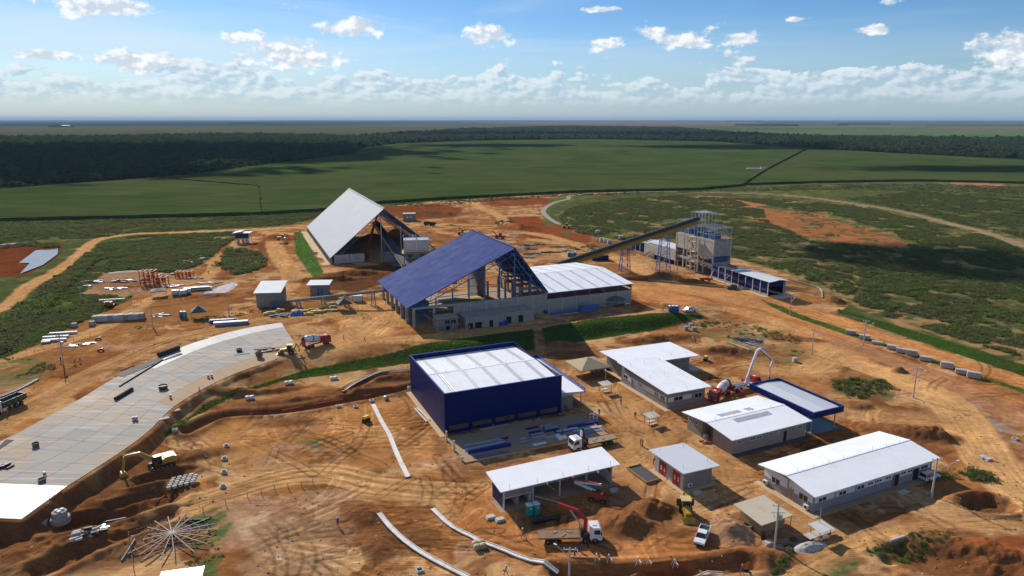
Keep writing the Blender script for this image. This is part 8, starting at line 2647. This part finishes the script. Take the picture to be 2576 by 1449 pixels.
# yellow panels and blue tarpaulin before the blue barn
YH = [(880, 330, 8), (1060, 300, 6), (1210, 280, 7), (1270, 345, 7), (640, 360, 7), (30, 400, 4), (240, 350, 5), (1290, 215, 6), (980, 370, 5), (790, 410, 5)]
for k, (x, y, n) in enumerate(YH):
    junk('yellow_stock', 'yellow steel panels before the blue barn, ' + ('tallest heap in the middle', 'big box right of the middle', 'crumpled heap right', 'long low row on the right', 'low row behind the tarpaulin', 'leftmost beams',
         'flat beams left', 'olive beams behind the dark green tent', 'small heap between two tarpaulins', 'small heap touching the big tarpaulin')[k], 'panels', ont(16, x, y), R(12), n, (1.8, .6, (1.2, 3.4)),
         [M_YELL, mat('pale_yellow', (.62, .50, .16), .5)], 200 + k, (.4, .8), 'panel', 1.0)
for k, (x, y, s) in enumerate(((600, 420, 2.2), (1075, 360, 1.0), (1322, 290, .6))):
    p = ont(16, x, y); r = thing('blue_tarpaulin', ('big crumpled blue tarpaulin beside the yellow panels', 'small blue tarpaulin among yellow panels', 'blue bundle beside the dark green tent')[k], 'tarpaulin', p, R(12))
    rj = random.Random(k); vs = []; n = 8
    for j in range(n + 1):
        for i in range(n + 1):
            u, v = i / n * 2 - 1, j / n * 2 - 1
            vs.append((u * s * 1.3, v * s * .5, max(.03, s * .55 * (1 - abs(u) ** 3) * (1 - v * v) * rj.uniform(.5, 1.3))))
    MB().add(vs, [(j * (n + 1) + i, j * (n + 1) + i + 1, (j + 1) * (n + 1) + i + 1, (j + 1) * (n + 1) + i) for j in range(n) for i in range(n)]).build('cloth', M_TARP, r)
container(ont(18, 110, 905), R(30), M_BLUP, 'blue skip before the low concrete rooms', 3.2, 1.8, 1.3)
container(ont(18, 900, 690), R(24), M_BLUP, 'small blue bin at the annex wall corner', 1.2, 1.0, 1.2)
stack(T(20, 640, 825), 11, 5, 1, [M_CONCL], 'flat pale slab among stock behind the blue barn', R(3), 'slab', 'slab', 2.8, .15)
for k, (x, y, n) in enumerate(((300, 775, 16), (480, 765, 12), (330, 840, 16), (860, 800, 16), (700, 890, 18), (900, 880, 12), (390, 915, 14), (340, 975, 8), (250, 860, 6), (60, 690, 8), (160, 600, 6))):
    junk('timber_stock', 'weathered stock behind the blue barn, ' + ('farthest row left', 'farthest row right', 'second row left', 'beside the pale slab', 'third row middle', 'third row right', 'third row left', 'single nearest heap', 'white sheets nearest ridge',
         'white sheets by the bushes', 'scrap on the red earth')[k], 'heap', ont(20, x, y), R(5), n, (4.5, 1.0, (1.5, 4)), [M_WOOD, M_CONC, M_STEELG, M_RUST] if k < 8 else [M_WHITEP, M_GALV], 300 + k, (.2, .5), h=1.2 if k < 8 else .3)
for k, (x, y) in enumerate(((1532, 712), (1592, 728), (1655, 748), (1840, 672), (1465, 585))):
    p = ont(20, x, y)
    r = thing('block_pallet', 'pale pallet of blocks behind the conveyor, ' + ('left of the near three', 'middle of the near three', 'right of the near three', 'alone before the scrub', 'small one farthest left')[k], 'pallet', p, R(5))
    for j in range(3):
        for i in range(2): bx(r, 'block_layer', M_CONCL, -1.2 + i * 1.2, -.05 + i * 1.2, -.8, .8, .15 + j * .65, .78 + j * .65)
    bx(r, 'pallet', M_WOOD, -1.2, 1.2, -.8, .8, 0, .14)
junk('pipe_stack', 'blue pipes and fittings lying among weeds behind the pump truck', 'pipes', ont(9, 2050, 110), R(-20), 12, (3.4, 1.2, (1.5, 3)), [M_STEELB, M_CHAS, M_STEELB], 41, (.25, .5))
for k, (a, b) in enumerate(((T(9, 1990, 130), T(9, 2240, 210)), (T(9, 1850, 140), T(9, 2060, 215)))):
    roll(a, b, .22, mat('light_blue_pipe', (.06, .24, .48), .4) if k == 0 else M_CONC, ('light blue pipe lying behind the pump truck boom', 'grey pipe lying behind the pump truck boom')[k], 'pipe')
p = ont(10, 445, 290)
r = thing('block_pallet', 'pallet of pale blocks standing alone on the weedy mound', 'pallet', p, R(5))
for j in range(3): bx(r, 'block_layer', M_CONCL, -.6, .6, -.6, .6, .12 + j * .42, .5 + j * .42)
bx(r, 'pallet', M_WOOD, -.62, .62, -.62, .62, 0, .11)
for k, (x, y) in enumerate(((1725, 830), (1738, 822), (1745, 832))):
    p = on(x, y)
    r = thing('block_pallet', 'grey pallet of blocks on the grass corner, ' + ('left', 'rear', 'right')[k], 'pallet', p, R(15))
    for j in range(3): bx(r, 'block_layer', M_CONC, -.7, .7, -.6, .6, .12 + j * .42, .5 + j * .42)
    bx(r, 'pallet', M_WOOD, -.7, .7, -.6, .6, 0, .11)
for a, b, lab in ((T(7, 2110, 1140), T(7, 2255, 1300), 'long white post lying left of the blue hall'), (T(7, 2135, 1135), T(7, 2290, 1282), 'thinner white post crossing the long white one')):
    p, q = on(*a), on(*b)
    r = thing('white_post', lab, 'post', p)
    MB().bar(Vector((0, 0, .2)), q - p + Vector((0, 0, .2)), .3, .3).build('post', M_CHAN, r)
    MB().bar((q - p) + Vector((0, 0, .2)), (q - p) * 1.01 + Vector((0, 0, .2)), .2, .2).build('end_plate', M_STEELG, r)
# ponds
for k, (pts, zz) in enumerate((([T(1, 190, 497), T(1, 360, 372), T(1, 585, 352), T(1, 580, 410), T(1, 430, 520), T(1, 200, 608), T(1, 300, 500)], 2.7), ([T(1, -40, 322), T(1, 0, 306), T(1, 300, 290), T(1, 140, 312)], 2.7),
                             ([T(15, 2500, 1160), T(15, 2620, 1110), T(15, 2700, 1200), T(15, 2700, 1310), T(15, 2540, 1250)], .25))):
    P = [at(*q, zz) for q in pts]
    o = MB().plate([p for p in P], .04).build('water', M_WATER)
    tag(o, ('muddy pond left of the hedge rows', 'thin pale pond at the far left', 'muddy pond cut by the right edge')[k], kind='structure')
# paved road bending towards the plant, up the far side
pr_ = smooth_line(np.array([on(*q)[:2] for q in [T(20, 870, 440), T(20, 700, 350), T(20, 600, 260), T(20, 600, 200), T(20, 680, 130), T(20, 820, 70), T(20, 1000, 25), (1440, 492), (1560, 484), (1700, 482)]]), 6)
m = MB(); vs, fs = [], []
for i in range(len(pr_)):
    a, b = pr_[max(0, i - 1)], pr_[min(len(pr_) - 1, i + 1)]
    d = (b - a) / np.hypot(*(b - a)); nn = np.array([-d[1], d[0]])
    for s in (-1.9, 1.9):
        q = pr_[i] + nn * s
        vs.append((q[0], q[1], max(zat(*q), zat(*pr_[i])) + .12))
for i in range(len(pr_) - 1): fs.append((2 * i, 2 * i + 1, 2 * i + 3, 2 * i + 2))
o = m.add(vs, fs).build('road', mat('dusty_asphalt', (.30, .225, .16), .85, var=.1, scale=.3))
tag(o, 'dusty road bending behind the plant', kind='structure')
# far farm shed
p = at(155, 319, 0)
r = thing('farm_shed', 'white farm shed among trees at far left', 'building', p, 0)
walls(r, 70, 25, 10, M_WHITEP)
gable_roof(r, 70, 25, 10, 14, 2, M_WHITEY)
# white irrigation gear in the crop
p = at(1895, 429, 0)
r = thing('irrigation_pump', 'white pump unit beside the crop track', 'pump', p, 0)
bx(r, 'tank', M_WHITEP, -9, 9, -2, 2, 0, 3.4); bx(r, 'cabin', M_WHITEP, 10, 16, -2, 2, 0, 4.5); bx(r, 'roof', M_STEELG, 9.5, 16.5, -2.5, 2.5, 4.5, 4.8)

# orange safety netting
def netting(pts, label):
    r = thing('safety_net', label, 'netting', on(*pts[0]))
    o = Vector(r.location)
    P = [on(*q) - o for q in pts]
    for i in range(len(P) - 1):
        a, b = P[i], P[i + 1]
        n = max(1, int((b - a).length / 2.2))
        for k in range(n):
            u, v = a.lerp(b, k / n), a.lerp(b, (k + 1) / n)
            if (k * 7 + i * 3) % 5 in (1, 3): continue
            sag = .2 * ((k * 7 + i * 3) % 3) / 2
            MB().add([u, v, v + Vector((0, 0, .45 - sag)), u + Vector((0, 0, .4)), u + Vector((.03, .03, 0)), v + Vector((.03, .03, 0)), v + Vector((.03, .03, .45 - sag)), u + Vector((.03, .03, .4))],
                     [(0, 1, 2, 3), (7, 6, 5, 4), (3, 2, 6, 7), (0, 4, 5, 1), (1, 5, 6, 2), (0, 3, 7, 4)]).build('net_panel', mat('orange_net', (.55, .13, .05), .8), r)
        MB().bar(a, a + Vector((0, 0, 1.0)), .06).build('stake', M_WOOD, r)
netting([T(7, 510, 1165), T(7, 760, 1110), T(7, 1240, 1025), T(7, 1500, 985), T(7, 1760, 945)], 'long orange safety net along the trench left of the hall')
netting([T(11, 1560, 620), T(11, 1680, 540), T(11, 1745, 470), T(11, 1745, 400)], 'orange safety net round the pit beside the block stack')
netting([T(11, 500, 590), T(11, 620, 500), T(11, 730, 405)], 'orange safety net at the edge of the fresh concrete')
netting([T(9, 1340, 990), T(9, 1420, 1015), T(9, 1340, 1030)], 'short orange net at the block house corner')
junk('red_netting_heap', 'heap of red netting before the block house', 'heap', ont(9, 1600, 1215), R(0), 12, (1.2, .8, (.5, 1.2)), [mat('orange_net', (.55, .13, .05), .8), M_RUST], 61, (.15, .3))
p = ont(9, 1580, 1175)
r = thing('cable_reel', 'pale reel at the block house entrance', 'reel', p, R(30))
MB().lathe([(.6, -.3), (.6, -.24), (.3, -.23), (.3, .23), (.6, .24), (.6, .3)], 'y', (0, 0, .6), 14).build('reel', M_WHITEP, r)
MB().lathe([(.15, -.33), (.15, .33)], 'y', (0, 0, .6), 8).build('axle', M_CHAS, r)
# wire fence posts along the haul road
for nm, pts, lab in (('a', [T(11, 1350, 1300), T(11, 1300, 960), T(12, 80, 670), T(12, 350, 590), T(12, 620, 550), T(12, 850, 500)], 'thin wire fence with short posts along the haul road'),
                     ('b', [T(1, 0, 1440), T(1, 260, 1370), T(1, 740, 1280), T(1, 1070, 1195)], 'thin wire fence along the left track'),
                     ('c', [T(1, 1480, 1160), T(1, 1800, 1100), T(1, 2320, 1030)], 'thin wire fence below the small dark tent')):
    P = [on(*q) for q in pts]
    r = thing('wire_fence', lab, 'fence', P[0])
    for i in range(len(P) - 1):
        n = max(2, int((P[i + 1] - P[i]).length / 3.5))
        for k in range(n):
            u = P[i].lerp(P[i + 1], k / n); v = P[i].lerp(P[i + 1], (k + 1) / n)
            u.z, v.z = zat(u.x, u.y), zat(v.x, v.y)
            MB().bar(u - P[0], u - P[0] + Vector((0, 0, 1.3)), .09).build('post', M_WOOD, r)
            MB().bar(u - P[0] + Vector((0, 0, 1.1)), v - P[0] + Vector((0, 0, 1.1)), .025).build('wire', M_CHAS, r)

# loose stones and clods on the bare earth
def clod(k, m):
    bm = bmesh.new(); bmesh.ops.create_icosphere(bm, subdivisions=1, radius=1.0)
    r_ = random.Random(k)
    for v in bm.verts: v.co = Vector((v.co.x * r_.uniform(.7, 1.3), v.co.y * r_.uniform(.7, 1.3), v.co.z * r_.uniform(.4, .8)))
    me = bpy.data.meshes.new('clod'); bm.to_mesh(me); bm.free(); me.materials.append(m)
    return me
P_CLOD = protos('clod', [M_EARTH, M_EARTH, M_CONC, mat('orange_clod', (.36, .15, .05), .95), M_EARTH], 5, clod)
q = fill(gpoly([(-60, 1449), (-60, 900), (400, 700), (900, 690), (1500, 620), (2000, 760), (2640, 980), (2640, 1449)]), 26000, 77)
dn = fbm(q[:, 0], q[:, 1], 9, 700)
q = q[(dn > .50) & in_frame(q)]
for P, _ in PADS: q = q[~inside(q[:, 0], q[:, 1], P)]
s = .05 + .22 * np.random.default_rng(4).random(len(q)) ** 3
scatter('rubble', np.column_stack([q, zmany(q[:, 0], q[:, 1])]), np.column_stack([s, s, s]), P_CLOD, 'loose clods and stones scattered over the bare orange earth', 'rubble', seed=9)

# ------------------------------------------------------------------ clouds overhead: their shadows drift over wood, crop and scrub
M_CLOUD = mat('cloud', (.85, .86, .88), 1.0, var=.02, spec=0)
def cloud(cx, cy, rx, ry, alt, n, seed, label, turn=0.0):
    """lumpy cumulus whose shadow falls on (cx, cy)"""
    k = alt / math.tan(SUN_EL)
    ox, oy = cx + sun_dir.x / math.cos(SUN_EL) * k, cy + sun_dir.y / math.cos(SUN_EL) * k
    r_ = np.random.default_rng(seed)
    bm = bmesh.new()
    ct, st_ = math.cos(turn), math.sin(turn)
    for i in range(n):
        q = r_.normal(0, .42, 2)
        dd = np.hypot(*q)
        s = (r_.uniform(.12, .34) * max(.18, 1.25 - 1.1 * dd)) * min(rx, ry)
        x, y = q[0] * rx, q[1] * ry
        mt = Matrix.Translation((x * ct - y * st_, x * st_ + y * ct, abs(r_.normal(0, .35)) * s * 2)) @ Matrix.Diagonal((s, s, s * .7, 1))
        bmesh.ops.create_icosphere(bm, subdivisions=1, radius=1.0, matrix=mt)
    me = bpy.data.meshes.new('cloud'); bm.to_mesh(me); bm.free()
    me.materials.append(M_CLOUD)
    o = link('cloud', me, None, (ox, oy, alt))
    return tag(o, label, kind='structure')
cloud(-700, 900, 560, 170, 1150, 420, 1, 'cloud shading the left wood and crop corner', .22)
cloud(-900, 1500, 900, 420, 1200, 620, 2, 'cloud shading the deep left wood', .1)
cloud(235, 345, 115, 50, 640, 420, 3, 'cloud shading the scrub right of the plant', -.35)
cloud(560, 1800, 330, 170, 1200, 420, 4, 'cloud shading the far crop right of centre', 0)
cloud(-60, 1900, 260, 130, 1200, 380, 5, 'cloud shading the crop left of centre', .1)
cloud(760, 1000, 420, 90, 1150, 420, 6, 'cloud shading the crop beside the field track', 0)
cloud(200, 3100, 2200, 330, 1400, 520, 8, 'cloud shading the far band of wood', 0)

# ------------------------------------------------------------------ haze: the air over the plain
hz = MB().box(-30000, 30000, -300, 43000, -9, 125)
mh = bpy.data.materials.new('haze')
mh.use_nodes = True
mh.node_tree.nodes.remove(mh.node_tree.nodes['Principled BSDF'])
pv_ = mh.node_tree.nodes.new('ShaderNodeVolumePrincipled')
pv_.inputs['Color'].default_value = (.46, .68, .95, 1)
pv_.inputs['Density'].default_value = .000034
pv_.inputs['Anisotropy'].default_value = .0
mh.node_tree.links.new(pv_.outputs[0], mh.node_tree.nodes['Material Output'].inputs['Volume'])
if HAZE:
    tag(hz.build('haze', mh), 'thin blue haze over the whole plain', kind='stuff')
